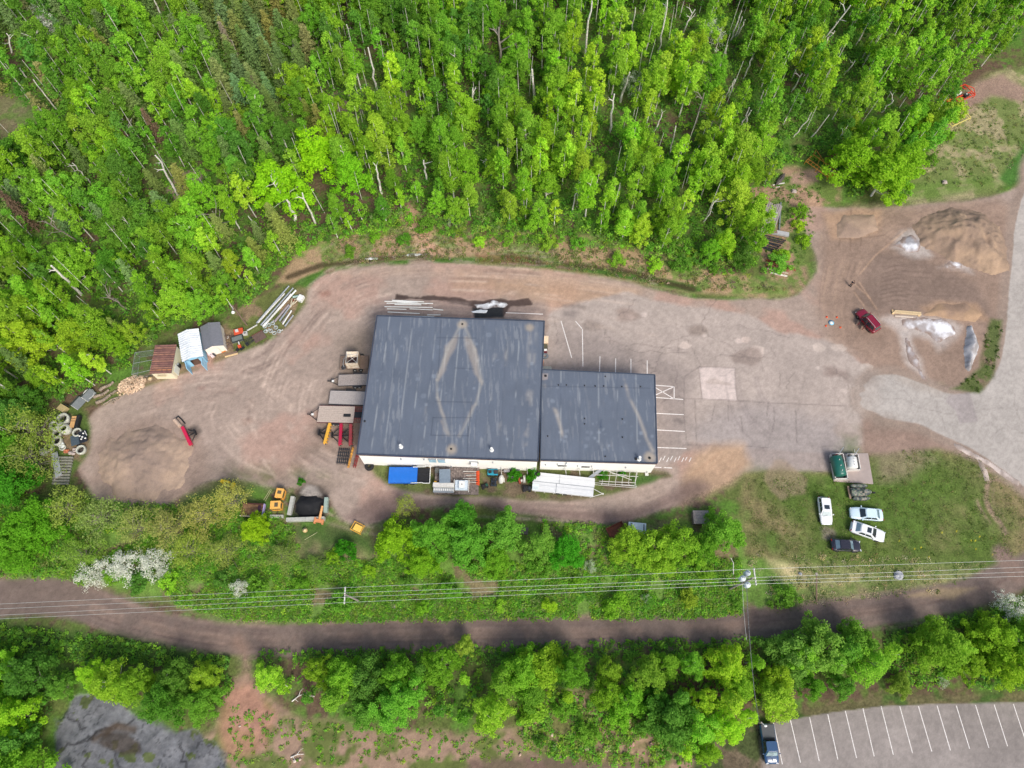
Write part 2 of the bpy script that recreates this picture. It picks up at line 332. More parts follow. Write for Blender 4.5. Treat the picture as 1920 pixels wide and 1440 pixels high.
# concrete square
g.poly([(1311, 688), (1378, 690), (1382, 751), (1316, 748)], (194, 180, 176), soft=.12, rough=0.03, var=.08)
g.poly([(1322, 714), (1340, 708), (1352, 712), (1374, 718), (1372, 724), (1340, 722), (1322, 718)], (176, 162, 156), soft=.1, rough=.3, op=.9)
for P in [[(1311, 688), (1283, 706), (1282, 760), (1284, 810), (1290, 835)], [(1378, 690), (1379, 720), (1382, 751)], [(1282, 748), (1316, 748), (1382, 751), (1440, 755), (1600, 762)], [(1303, 750), (1306, 835)], [(1350, 665), (1420, 672)], [(1311, 688), (1378, 690)], [(1492, 770), (1494, 830)], [(1440, 755), (1438, 780)], [(1316, 748), (1311, 688)], [(1280, 835), (1400, 836), (1440, 840)], [(1451, 760), (1452, 790), (1448, 810)], [(1340, 760), (1334, 790)], [(1390, 780), (1392, 812)], [(1365, 760), (1366, 790)]]:
    g.line(P, .10, (104, 94, 92), op=.7, soft=.14)
def crack(P, w=.09, op=.6, jit=.35, sub=5, c=(96, 86, 84)):
    rd = random.Random(int(P[0][0] * 3 + P[0][1])); Q = [G(*p) for p in P]; out = []
    for i in range(len(Q) - 1):
        for k in range(sub):
            t = k / sub; out.append((Q[i][0] * (1 - t) + Q[i + 1][0] * t + rd.uniform(-jit, jit), Q[i][1] * (1 - t) + Q[i + 1][1] * t + rd.uniform(-jit, jit)))
    out.append(Q[-1]); g.line(out, w, c, op=op, soft=.13, px=False)
for P in [[(1165, 645), (1210, 648), (1260, 655), (1280, 655)], [(1240, 660), (1233, 680), (1222, 702)], [(1130, 610), (1136, 630), (1160, 645)], [(1132, 618), (1140, 632), (1146, 648)], [(1180, 658), (1230, 660), (1290, 662)], [(1175, 680), (1200, 678), (1225, 690)], [(1040, 590), (1045, 620), (1042, 645)], [(1288, 640), (1310, 680), (1315, 690)], [(1190, 560), (1180, 580), (1160, 592)], [(1320, 590), (1316, 610), (1325, 630), (1360, 645), (1400, 670), (1440, 672)], [(1265, 690), (1270, 720), (1255, 745)], [(1340, 560), (1320, 600)], [(1480, 630), (1430, 620), (1380, 610)], [(1233, 660), (1260, 640), (1290, 630)], [(1285, 750), (1262, 742), (1240, 755)], [(1465, 700), (1460, 725)], [(1485, 700), (1475, 728)], [(1595, 745), (1600, 790)], [(1560, 690), (1590, 715), (1600, 745)]]:
    crack(P)
rd = random.Random(5)
for i in range(70):                        # crazing of the old asphalt
    x, y = rd.uniform(1040, 1610), rd.uniform(560, 870); a = rd.choice([0, pi / 2]) + rd.gauss(0, .3); L_ = rd.uniform(15, 60)
    crack([(x, y), (x + L_ * cos(a), y + L_ * sin(a))], .06, rd.uniform(.15, .4), .3)
for r0 in (60, 66, 100, 107, 128):         # turning marks
    P = [(1475 - r0 * .9 * cos(t) * 1.0 + 0, 700 + r0 * 1.2 * sin(t)) for t in np.linspace(.1, 1.25, 14)]
    g.line(P, .28, (120, 110, 110), op=.35, soft=.25)
# tyre ruts of the yard
def lanes(P, spread, n, wd=.35, op=.22, seed=1, dark=(116, 100, 94), light=(196, 176, 164)):
    rd = random.Random(seed); Q = np.array([G(*p) for p in smooth(P, 5)])
    T = np.gradient(Q, axis=0); T /= np.linalg.norm(T, axis=1)[:, None] + 1e-9; Nn = np.stack([-T[:, 1], T[:, 0]], 1)
    for i in range(n):
        o = rd.gauss(0, spread / 2); k = rd.uniform(-.5, .5) * spread * .5; tt = np.linspace(-1, 1, len(Q))[:, None]
        R = Q + Nn * (o + k * tt); a0 = rd.randint(0, len(Q) // 3); a1 = rd.randint(2 * len(Q) // 3, len(Q)); c = dark if rd.random() < .5 else light
        for d in ((-.9, .9) if rd.random() < .5 else (0,)):
            g.line([tuple(p) for p in (R + Nn * d)[a0:a1]], wd * rd.uniform(.3, 1.1), c, op=min(.9, op * 1.7 * rd.uniform(.15, 1.2)), soft=.3, px=False, brk=.42)
lanes([(1250, 560), (1100, 540), (960, 525), (800, 520), (680, 540), (610, 590), (560, 650), (500, 700), (400, 730), (260, 770)], 7, 46, seed=2)
lanes([(640, 560), (580, 640), (540, 720), (530, 790), (560, 850), (640, 900), (760, 930)], 6, 34, seed=3)
lanes([(200, 790), (320, 740), (440, 730), (520, 780), (560, 850), (620, 890)], 5, 26, seed=4)
lanes([(540, 900), (450, 860), (400, 780), (480, 700)], 5, 14, seed=6)
lanes([(700, 950), (850, 945), (1000, 955), (1150, 960), (1250, 930), (1330, 890), (1400, 850)], 1.6, 18, seed=8)
lanes([(1590, 640), (1590, 520), (1640, 440), (1720, 395), (1880, 370)], 4, 28, seed=9, dark=(108, 92, 84), light=(168, 144, 126))
lanes([(1560, 560), (1570, 480), (1560, 410)], 3.5, 16, seed=10, dark=(108, 92, 84), light=(168, 144, 126))
for yy in (470, 482, 497, 510, 520, 533, 545, 553):
    g.line([(1650 + rd.randint(0, 25), yy + 3), (1700, yy - 1), (1760, yy + 2), (1820 - rd.randint(0, 30), yy + rd.randint(0, 5))], .22, (98, 84, 78), op=.4, soft=.2, brk=.3)
for k in range(9):
    g.line([(1656 - k, 505 + k * 8), (1680, 498 + k * 8), (1700, 500 + k * 8)], .2, (96, 82, 76), op=.5, soft=.15, brk=.2)
for P in [[(1596, 392), (1594, 470)], [(1616, 400), (1614, 460)], [(1573, 446), (1600, 450), (1660, 440)], [(1600, 545), (1625, 572)], [(1607, 530), (1642, 578)], [(1575, 450), (1573, 462)]]:
    g.line(P, .2, (112, 94, 84), op=.7, soft=.2)
for P in [[(1603, 533), (1632, 560)], [(1602, 549), (1620, 573)], [(1612, 530), (1644, 580)], [(1612, 514), (1640, 480), (1700, 430)]]:
    g.line(P, .18, (186, 156, 132), op=.6, soft=.2)
# fan of tan sand beside the lot
g.poly([(1275, 900), (1300, 850), (1340, 832), (1395, 834), (1404, 872), (1370, 905), (1310, 935), (1280, 945)], (170, 144, 122), soft=1.2, rough=.9, var=.15)
lanes([(1290, 930), (1330, 890), (1380, 845)], 3, 14, seed=14, dark=(166, 132, 108), light=(200, 170, 146))
# south track: dark brown, with the shade of the trees painted in
g.poly(smooth([(640, 975), (700, 930), (760, 932), (900, 940), (1050, 950), (1160, 955), (1240, 930), (1290, 900), (1330, 915), (1260, 952), (1180, 978), (1100, 982), (1000, 965), (900, 950), (800, 952), (700, 988)], 3), (118, 100, 96), soft=1.1, rough=.5, op=.8)
# verge along the south wall
g.poly(smooth([(690, 876), (720, 905), (780, 925), (850, 930), (950, 932), (1060, 938), (1150, 925), (1220, 902), (1260, 895), (1250, 885), (1215, 880), (960, 860), (690, 862)], 3), (94, 104, 60), soft=.5, rough=.5, cls=4, var=.3, vk='f', c2=(104, 92, 76), thr=.02)
g.poly([(1180, 890), (1250, 890), (1225, 905), (1190, 912)], (60, 96, 40), soft=.5, rough=.4, op=.8)
# verges by the sheds
g.poly([(150, 770), (200, 745), (300, 715), (400, 680), (470, 652), (540, 612), (575, 570), (570, 540), (540, 530), (480, 560), (400, 620), (300, 690), (160, 750)], (98, 106, 60), soft=.6, rough=.7, cls=10, var=.3, vk='f', c2=(132, 114, 92), thr=.0)
g.poly([(362, 690), (366, 668), (372, 650), (392, 650), (398, 672), (400, 690)], (168, 134, 122), soft=.5, rough=.3, op=.85)
g.poly([(80, 770), (150, 760), (170, 800), (165, 850), (140, 890), (140, 950), (90, 950), (80, 860)], (80, 100, 48), soft=.6, rough=.6, cls=10, var=.3, vk='f', c2=(120, 104, 84), thr=.05)
# west sand: dust around pile
g.poly([(170, 900), (175, 840), (210, 800), (280, 785), (350, 800), (390, 850), (390, 910), (330, 940), (270, 965), (205, 950)], (140, 122, 112), soft=1.6, rough=.9, op=.8)
# lawn
g.poly([(1398, 890), (1450, 884), (1555, 888), (1640, 905), (1640, 850), (1700, 838), (1780, 838), (1840, 858), (1890, 900), (1930, 925), (1930, 1040), (1870, 1056), (1700, 1050), (1500, 1056), (1400, 1040), (1385, 960)], (126, 116, 84), soft=.8, rough=.8, cls=4, var=.3, vk='f', c2=(88, 110, 52), thr=.01, n2='b')
for p, r in [((1700, 1000), 11), ((1600, 1020), 9), ((1780, 960), 7), ((1560, 1000), 7), ((1800, 900), 5), ((1500, 940), 4.5), ((1460, 930), 4), ((1700, 900), 4), ((1830, 1020), 6), ((1650, 930), 4)]:
    g.blot(p, r * 1.0, (80, 104, 44), op=.6, rough=1.3, soft=2.5, var=.35, vk='f')
g.poly([(1640, 850), (1700, 838), (1750, 860), (1700, 890), (1650, 900)], (142, 124, 108), soft=1.5, rough=1, op=.6)
g.blot((1553, 1000), 1.2, (130, 116, 112), op=.7); g.blot((1470, 900), 3, (140, 122, 104), op=.6)
lanes([(1905, 915), (1860, 900), (1850, 940), (1880, 990), (1900, 1040)], 1.0, 8, seed=15, wd=.4, op=.5, dark=(130, 112, 98), light=(150, 130, 112))
m_ = (g.k == 4); n = rng.random(X.shape); yel = m_ & (n > .9965) & (X > G(1640, 980)[0]) & (Y < G(1700, 985)[1]); g.c[yel] = lin((190, 180, 50))
# dirt between lot and lawn
g.poly([(1618, 770), (1650, 778), (1750, 812), (1830, 850), (1870, 885), (1830, 862), (1760, 842), (1640, 852), (1618, 850)], (138, 118, 108), soft=.8, rough=.6, cls=9)
# kerb strip of old concrete along the road is a thing of its own (see below)
# public road
ROAD = smooth([(1935, 300), (1915, 380), (1902, 450), (1895, 520), (1888, 600), (1880, 660), (1865, 705), (1845, 728), (1810, 740), (1770, 735), (1720, 716), (1680, 702), (1652, 702), (1636, 706), (1628, 716), (1618, 722), (1622, 732), (1610, 738), (1616, 748), (1612, 756), (1622, 766), (1640, 772), (1660, 782), (1720, 795), (1760, 812), (1800, 832), (1845, 855), (1890, 890), (1935, 925)], 4)
g.line(ROAD, 3.0, (144, 128, 118), soft=.8, rough=.5, cls=9)
g.poly(ROAD, (167, 161, 157), soft=.15, rough=.4, cls=3, var=.08, vk='m')
n = fbm(X, Y, 7, 401, 5) - .5; rdm = (g.k == 3); g.c[rdm] *= (1 + .16 * n[rdm])[:, None]
g.poly([(1780, 740), (1818, 736), (1835, 790), (1800, 794), (1792, 770), (1774, 754)], (152, 144, 144), soft=.1, rough=.05, op=.85)
rd = random.Random(9)
for i in range(40):
    x, y = rd.uniform(1720, 1920), rd.uniform(400, 880); a = rd.uniform(0, pi); L_ = rd.uniform(20, 60)
    if g.k[np.searchsorted(ys, G(x, y)[1]), min(len(xs) - 1, np.searchsorted(xs, G(x, y)[0]))] == 3: crack([(x, y), (x + L_ * cos(a), y + L_ * sin(a))], .06, .35, .3, c=(130, 124, 122))
g.poly([(1835, 735), (1860, 705), (1872, 660), (1880, 600), (1860, 600), (1845, 640), (1838, 690), (1800, 722), (1780, 730)], (86, 98, 56), soft=.5, rough=.6, cls=10, c2=(118, 102, 86), thr=.05)
for P, c, o in [([(1585, 690), (1650, 694), (1665, 720), (1640, 760), (1600, 790), (1590, 740)], (160, 150, 144), .55), ([(1600, 700), (1640, 700), (1648, 712), (1622, 722), (1606, 716)], (128, 114, 106), .45), ([(1625, 772), (1680, 788), (1700, 800), (1640, 800)], (136, 122, 112), .5), ([(1640, 696), (1720, 712), (1790, 736), (1760, 740), (1690, 716)], (150, 138, 128), .45)]:
    g.poly(P, c, soft=1.2, rough=1.8, op=o, var=.15)
for P in [[(1660, 700), (1700, 740), (1720, 790)], [(1740, 724), (1760, 770), (1775, 810)], [(1640, 740), (1720, 760), (1800, 780)], [(1820, 760), (1880, 770), (1918, 765)], [(1850, 820), (1890, 800), (1918, 812)], [(1860, 700), (1900, 740), (1915, 790)]]: crack(P, .08, .5, .5, c=(120, 114, 112))
# dirt track
TR = smooth([(-60, 1130), (60, 1118), (140, 1128), (220, 1155), (300, 1178), (400, 1196), (500, 1203), (620, 1197), (800, 1190), (960, 1187), (1150, 1186), (1300, 1180), (1400, 1172), (1500, 1163), (1600, 1150), (1700, 1135), (1800, 1115), (1870, 1092), (1940, 1060)], 4)
wds = [5.6 - 1.4 * min(1, i / 20) for i in range(len(TR))]
g.line(TR, wds, (118, 104, 98), soft=.5, rough=.5, cls=5, var=.2, vk='m')
g.line([(445, 1205), (458, 1222), (462, 1250)], 1.6, (140, 116, 104), soft=1.2, rough=.8)
lanes(TR[::4], 2.2, 40, seed=21, dark=(92, 78, 76), light=(140, 120, 110), wd=.3, op=.3)
g.poly([(1700, 1118), (1760, 1100), (1830, 1102), (1790, 1122)], (150, 132, 108), soft=.5, rough=.5)
g.line([(1880, 1040), (1895, 1060), (1905, 1075)], 2.6, (126, 108, 100), soft=.6, rough=.4)
# track shoulder and forest floor south of it
g.poly([(0, 1165), (200, 1190), (420, 1228), (420, 1260), (200, 1240), (0, 1225)], (60, 84, 38), soft=1, rough=.8, var=.3, vk='f')
# bare pink soil
g.poly(smooth([(445, 1262), (470, 1260), (500, 1300), (560, 1340), (650, 1362), (900, 1372), (1100, 1368), (1220, 1350), (1260, 1380), (1290, 1460), (400, 1460), (408, 1360), (425, 1300), (445, 1262)], 3)[:-1], (152, 128, 112), soft=.9, rough=1.2, cls=8, var=.25, c2=(98, 108, 60), thr=-.01)
g.poly([(430, 1290), (470, 1280), (520, 1340), (500, 1400), (430, 1420), (410, 1370)], (170, 126, 110), soft=1, rough=.9, op=.7)
g.poly([(880, 1425), (1050, 1418), (1220, 1425), (1250, 1460), (860, 1460)], (104, 86, 80), soft=.6, rough=.5, op=.8)
g.poly([(960, 1300), (1180, 1310), (1250, 1380), (1240, 1440), (1100, 1430), (980, 1390)], (112, 112, 68), soft=1.2, rough=1.2, op=.8, var=.3, vk='f', c2=(160, 132, 114), thr=.0)
for i in range(60):
    rd.random()
# bedrock
g.poly([(100, 1460), (105, 1350), (140, 1305), (200, 1300), (250, 1330), (330, 1365), (400, 1395), (425, 1460)], (102, 104, 110), soft=.4, rough=1.8, cls=7, var=.18, vk='m')
g.poly([(0, 1270), (12, 1290), (12, 1350), (0, 1370)], (100, 102, 110), soft=.3, rough=.5, cls=7)
rk = (g.k == 7); n = fbm(X * .6 + Y * .5, Y - X * .3, 3, 501, 6, .7) - .5; g.c[rk] *= (1 + .9 * n[rk])[:, None]
n = np.abs(fbm(X, Y, 4, 505, 5) - .5); rk2 = rk & (n < .006); g.c[rk2] *= .6; n = fbm(X, Y, 2.5, 507, 4); rk2 = rk & (n > .66); g.c[rk2] = lin((82, 92, 60))
for P in [[(150, 1395), (190, 1370), (250, 1350)], [(110, 1405), (160, 1390), (220, 1360)], [(165, 1405), (160, 1440)], [(200, 1400), (230, 1440)], [(120, 1350), (160, 1365)], [(340, 1400), (350, 1440)]]: crack(P, .24, .85, .5, c=(46, 46, 50))
g.poly([(175, 1395), (200, 1370), (240, 1372), (268, 1395), (265, 1412), (225, 1418), (195, 1408)], (66, 58, 52), soft=.3, rough=1.0, op=.8)
g.line([(180, 1385), (215, 1362), (250, 1368)], 1.2, (78, 66, 56), soft=.4, rough=.5, op=.8)
# lower right dark grass
g.poly([(1300, 1460), (1300, 1400), (1380, 1360), (1425, 1352), (1440, 1460)], (72, 82, 50), soft=.6, rough=.6, var=.3, vk='f', c2=(104, 92, 78), thr=.08)
g.poly([(1420, 1345), (1650, 1305), (1930, 1295), (1930, 1318), (1780, 1322), (1650, 1328), (1430, 1362)], (98, 94, 66), soft=.6, rough=.5, var=.3, vk='f', c2=(70, 96, 44), thr=.05)
# parking lot
g.poly([(1424, 1361), (1480, 1350), (1560, 1336), (1650, 1325), (1780, 1319), (1940, 1317), (1940, 1470), (1432, 1470)], (138, 131, 129), soft=.1, rough=.06, cls=6, var=.1, vk='m')
n = fbm(X + Y * .4, Y - X * .3, 5, 601, 5) - .5; pk = (g.k == 6); g.c[pk] *= (1 + .6 * n[pk])[:, None]
for i in range(14): g.line([(1424 + i * .6, 1362), (1432, 1440)], .3, (128, 118, 112), op=.2, soft=.4)
# wet patch, ditch water
WET = (70, 58, 56)
g.poly([(745, 553), (790, 556), (815, 552), (880, 560), (990, 560), (996, 570), (960, 578), (945, 596), (890, 596), (885, 575), (820, 566), (740, 562)], WET, soft=.15, rough=.95, op=.92)
g.poly([(830, 562), (885, 566), (880, 574), (830, 568)], (120, 106, 102), soft=.3, rough=.4, op=.7)
g.poly([(885, 578), (945, 574), (945, 597), (890, 598)], (48, 50, 54), soft=.3, rough=.4)
g.line([(1060, 575), (1080, 573), (1095, 577)], .8, (124, 112, 106), op=.6, soft=.4)
for P in [[(690, 487), (760, 481), (800, 479)], [(950, 483), (985, 487), (1010, 490)], [(1200, 518), (1240, 528), (1300, 543)], [(1060, 495), (1150, 505), (1210, 515)], [(540, 520), (600, 498), (690, 488)]]:
    g.line(P, 1.0, (66, 56, 40), op=.85, soft=.4, rough=.4)
g.poly([(890, 476), (985, 480), (1000, 494), (900, 494)], (112, 80, 56), soft=.6, rough=.6, op=.6)
# burn place
g.poly([(550, 925), (575, 905), (600, 912), (615, 925), (612, 970), (600, 975), (550, 972), (545, 950)], (58, 54, 52), soft=.7, rough=.9, op=.85)
g.poly([(560, 925), (575, 908), (592, 912), (600, 928), (580, 935)], (178, 170, 164), soft=.4, rough=1, op=.65)
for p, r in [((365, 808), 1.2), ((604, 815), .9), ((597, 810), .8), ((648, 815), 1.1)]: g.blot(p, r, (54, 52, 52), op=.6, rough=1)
# low relief of the unpaved ground only (well away from things standing on hard ground)
names = {0: 'ground', 1: 'gravel_yard', 2: 'paved_lot', 3: 'road', 4: 'grass_lawn', 5: 'dirt_track', 6: 'parking_lot', 7: 'bedrock', 8: 'bare_soil', 9: 'dirt_lot', 10: 'grass_bank', 11: 'rough_grass'}
Z = np.zeros(X.shape)
rel = np.isin(g.k, (0, 8, 10, 11, 7, 1, 9, 5)); Z += np.where(rel, (fbm(X, Y, 1.6, 71, 3) - .5) * .10, 0)
Z += np.where(np.isin(g.k, (7,)), (fbm(X, Y, 3, 72, 4) - .5) * .9, 0)
Z += np.where((g.k == 8) | (g.k == 0), (fbm(X, Y, 1.1, 75, 3) - .5) * .25, 0)
Z -= .0
ny, nx = X.shape
idx = np.arange(ny * nx).reshape(ny, nx)
quads = np.stack([idx[:-1, :-1], idx[:-1, 1:], idx[1:, 1:], idx[1:, :-1]], -1).reshape(-1, 4)
fk = g.k[:-1, :-1].reshape(-1)
P3 = np.stack([X, Y, Z], -1).reshape(-1, 3); gr = 1 + .16 * (rng.random(X.shape) - .5) + .22 * (vn(X, Y, .45, 901) - .5) + .1 * (fbm(X, Y, 1.3, 903, 3) - .5)
g.c *= gr[..., None]
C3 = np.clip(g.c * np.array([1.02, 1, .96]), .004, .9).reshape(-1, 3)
def fast_mesh(name, V, Q, C=None, m=None, smooth_=True):
    me = bpy.data.meshes.new(name); me.vertices.add(len(V)); me.vertices.foreach_set('co', V.astype(np.float32).ravel())
    k = Q.shape[1]; me.loops.add(len(Q) * k); me.loops.foreach_set('vertex_index', Q.astype(np.int32).ravel())
    me.polygons.add(len(Q)); me.polygons.foreach_set('loop_start', np.arange(0, len(Q) * k, k, dtype=np.int32))
    if smooth_: me.polygons.foreach_set('use_smooth', np.ones(len(Q), bool))
    me.update(calc_edges=True)
    if C is not None:
        at = me.color_attributes.new('Col', 'FLOAT_COLOR', 'POINT'); cc = np.ones((len(V), 4), np.float32); cc[:, :3] = C; at.data.foreach_set('color', cc.ravel())
    if m: me.materials.append(m)
    return me
def sub_mesh(name, sel, m):
    q = quads[sel]; u, inv = np.unique(q, return_inverse=True)
    return fast_mesh(name, P3[u], inv.reshape(-1, 4), C3[u], m)
MG = {0: attr_mat('forest_floor', fine=3, amt=.4, bump=.6), 2: attr_mat('old_asphalt', rough=.85, fine=5, amt=.1, bump=.12, spec=.35), 3: attr_mat('road_asphalt', rough=.85, fine=6, amt=.08, bump=.1, spec=.35), 6: attr_mat('lot_asphalt', rough=.8, fine=6, amt=.1, bump=.1, spec=.35),
      4: attr_mat('turf', fine=4, amt=.4, bump=.7), 1: attr_mat('gravel', fine=5, amt=.14, bump=.3), 7: attr_mat('rock', fine=2, amt=.2, bump=.5)}
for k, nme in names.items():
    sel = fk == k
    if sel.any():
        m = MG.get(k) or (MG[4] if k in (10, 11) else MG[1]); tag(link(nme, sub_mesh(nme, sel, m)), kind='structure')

# painted lines
MBL = MB()
def strip(a, b, wd, z=.0, mb=None):
    A, B = np.array(G(*a)), np.array(G(*b)); d = B - A; d /= np.linalg.norm(d); n = np.array([-d[1], d[0]]) * wd / 2
    (mb or MBL).slab([(*(A - n), z), (*(B - n), z), (*(B + n), z), (*(A + n), z)], .01)
WL = mat((232, 228, 224), rough=.7, var=.3, scale=6, dirt=(190, 182, 178), name='line_paint')
for a, b in [((939, 586), (1018, 589)), ((1052, 602), (1072, 671)), ((1079, 602), (1091, 616)), ((1092, 617), (1093, 687)), ((1125, 668), (1124, 700)), ((1154.5, 672), (1154, 701)), ((1183, 673), (1183, 702)), ((1213.5, 676), (1213.5, 703)),
             ((1226, 722), (1264, 725)), ((1264, 725), (1264, 748)), ((1226, 745), (1281, 749)), ((1226, 725), (1264, 748)), ((1226, 742), (1264, 725)), ((1230, 775), (1282, 777.5)), ((1230, 806), (1284, 809)), ((1231, 839), (1287, 841)), ((1226, 876), (1261, 877.5))]: strip(a, b, .13, .012)
for i in range(9): strip((1236 + i * 7, 866 - (i % 2) * 3), (1240 + i * 7, 858 - (i % 2) * 3), .10, .012)
for i, (a, b) in enumerate([((1450, 1355), (1467, 1433)), ((1482, 1350), (1501, 1430)), ((1518, 1345), (1536, 1427)), ((1552, 1339), (1571, 1424)), ((1585, 1333), (1606, 1421)), ((1618, 1328), (1639, 1418)), ((1652, 1324), (1675, 1415)), ((1687, 1324), (1711, 1412)), ((1722, 1324), (1747, 1409)), ((1757, 1323), (1782, 1407)), ((1793, 1323), (1818, 1404)), ((1829, 1322), (1854, 1402)), ((1864, 1321), (1889, 1399)), ((1900, 1320), (1925, 1395))]): strip(a, b, .11, .012)
tag(MBL.build('line_marking', WL), kind='structure')
# ---------------------------------------------------------------- plants
def quads_cloud(rs, C, R, n, size, up=.9, flat=.8, elong=.7):
    k = len(C); c = np.repeat(C, n, 0); r = np.repeat(R, n)[:, None]
    p = rs.normal(size=(k * n, 3)); p /= np.linalg.norm(p, axis=1)[:, None]; p *= rs.random((k * n, 1)) ** .45
    p[:, 2] *= flat; pos = c + p * r
    nr = rs.normal(size=(k * n, 3)) * .55 + p * .5 + np.array([0, 0, up]); nr /= np.linalg.norm(nr, axis=1)[:, None]
    t = np.cross(nr, rs.normal(size=(k * n, 3))); t /= np.linalg.norm(t, axis=1)[:, None] + 1e-9; b = np.cross(nr, t)
    s = size * rs.uniform(.6, 1.3, (k * n, 1)) * .5
    V = np.stack([pos - t * s, pos + b * s * elong, pos + t * s, pos - b * s * elong], 1).reshape(-1, 3)
    return V
def QI(n): return np.arange(n * 4).reshape(-1, 4)
def crown_tall(rs, h, r, k, n, size, z0=.27):
    t = rs.random(k) ** .9; a = rs.uniform(0, 2 * pi, k)
    prof = r * np.clip(np.sin(pi * (t * .82 + .16)) ** .8, .12, 1) * rs.uniform(.25, 1.0, k) ** .6
    ox, oy = rs.uniform(-.6, .6, 2); C = np.stack([prof * np.cos(a) + ox * t, prof * np.sin(a) + oy * t, h * (z0 + (1 - z0) * t) - .3], 1)
    return quads_cloud(rs, C, rs.uniform(.4, .85, k) * (r / 1.9) ** .4, n, size), C
def crown_round(rs, h, r, k, n, size, z0=.3, rc=.85):
    p = rs.normal(size=(k, 3)); p /= np.linalg.norm(p, axis=1)[:, None]; p[:, 2] = np.abs(p[:, 2]) * 1.25 - .3
    q = rs.random((k, 1)) ** .33; hh = h * (1 - z0) / 1.1
    lob = 1 + .22 * np.sin(3 * np.arctan2(p[:, 1], p[:, 0]) + rs.uniform(0, 6)) + .14 * np.sin(5 * np.arctan2(p[:, 1], p[:, 0]) + rs.uniform(0, 6))
    C = np.stack([p[:, 0] * r * lob, p[:, 1] * r * lob, p[:, 2] * hh], 1) * q; C[:, 2] += h * z0 + .25 * hh
    return quads_cloud(rs, C, rs.uniform(.5, 1.1, k) * rc, n, size), C
def crown_spruce(rs, h, r, size, tiers=17, br=9, per=9):
    P = []; 
    for i in range(tiers):
        t = i / tiers; z = h * (.12 + .88 * t); rr = r * (1 - t) ** .85 + .08
        for j in range(br):
            a = rs.uniform(0, 2 * pi); L_ = rr * rs.uniform(.7, 1.15)
            for k in range(per):
                q = (k + rs.random()) / per; P.append((L_ * q * cos(a) + rs.normal() * .07, L_ * q * sin(a) + rs.normal() * .07, z - .35 * L_ * q + rs.normal() * .05))
    P = np.array(P); return quads_cloud(rs, P, np.full(len(P), .06), 2, size, up=1.2, elong=.5), P
def wood(rs, h, r0, C, nl, wander=.25, top=.88, limb=.35):
    m = MB(); pts = []; ox = oy = 0
    for i in range(7):
        t = i / 6; ox += rs.normal() * wander * .35; oy += rs.normal() * wander * .35; pts.append((ox * t, oy * t, h * top * t - .15 * (i == 0)))
    m.path(pts, [r0 * (1 - .8 * i / 6) for i in range(7)], 6)
    if len(C):
        for c in C[rs.choice(len(C), min(nl, len(C)), False)]:
            z = max(.15 * h, c[2] - limb * hypot(c[0], c[1]) - rs.uniform(.3, 1.0)); t = min(1, z / (h * top)); i = min(5, int(t * 6)); f = t * 6 - i
            p = tuple(pts[i][k] * (1 - f) + pts[i + 1][k] * f for k in range(3)); mid = tuple((p[k] + c[k]) / 2 + (.1 if k == 2 else rs.normal() * .1) for k in range(3))
            m.path([p, mid, tuple(c)], [r0 * .38, r0 * .22, r0 * .08], 4)
    return m
LEAF = leaf_mat('leaves'); LEAFA = leaf_mat('leaf_mass', True); NEEDLE = leaf_mat('needles', trans=.1); FLOWER = leaf_mat('blossom', trans=.3)
BARKW = mat((228, 224, 216), rough=.8, var=.3, scale=3, dirt=(168, 162, 152), name='pale_bark'); BARKB = mat((104, 88, 74), rough=.9, var=.3, scale=6, name='brown_bark')
BARKG = mat((150, 142, 132), rough=.9, var=.3, scale=5, dirt=(96, 88, 78), name='grey_bark')
PROTO = {}
def proto(kind, i):
    if (kind, i) in PROTO: return PROTO[(kind, i)]
    rs = np.random.default_rng(1000 + i * 13 + sum(map(ord, kind)))
    if kind == 'tall': h = 11; V, C = crown_tall(rs, h, rs.uniform(1.15, 1.75), 46, 88, .25, .33); w_ = wood(rs, h, .13, C, 9); m = LEAF; wm = BARKW
    elif kind == 'broad': h = 9; V, C = crown_round(rs, h, 2.9, 90, 84, .27, .24, .75); w_ = wood(rs, h, .17, C, 14, limb=.6); m = LEAF; wm = BARKG
    elif kind == 'full': h = 7; V, C = crown_round(rs, h, 3.0, 110, 90, .25, .16, .75); w_ = wood(rs, h, .16, C, 14, limb=.7); m = LEAF; wm = BARKB
    elif kind == 'willow': h = 6; V, C = crown_round(rs, h, 3.0, 80, 34, .20, .12, .95); w_ = wood(rs, h, .12, C, 55, .5, .7, .8); m = LEAF; wm = BARKG
    elif kind == 'bush': h = 2.4; V, C = crown_round(rs, h, 1.5, 26, 50, .24, .1, .55); w_ = wood(rs, h, .05, C, 6, limb=.7); m = LEAF; wm = BARKB
    elif kind == 'blossom': h = 3.6; V, C = crown_round(rs, h, 1.9, 60, 34, .14, .15, .6); w_ = wood(rs, h, .07, C, 12, limb=.7); m = FLOWER; wm = BARKB
    elif kind == 'spruce': h = 9; V, C = crown_spruce(rs, h, 1.55, .3); w_ = wood(rs, h, .11, C[:0], 0, .05, .97); m = NEEDLE; wm = BARKB
    if kind in ('broad', 'tall') and i % 4 == 3: wm = BARKW
    cm = fast_mesh(kind + '_crown', V, QI(len(V) // 4), None, m, False)
    PROTO[(kind, i)] = (cm, w_.mesh('trunk', wm), h); return PROTO[(kind, i)]
NV = {'tall': 11, 'broad': 8, 'full': 7, 'willow': 4, 'bush': 6, 'blossom': 4, 'spruce': 5}
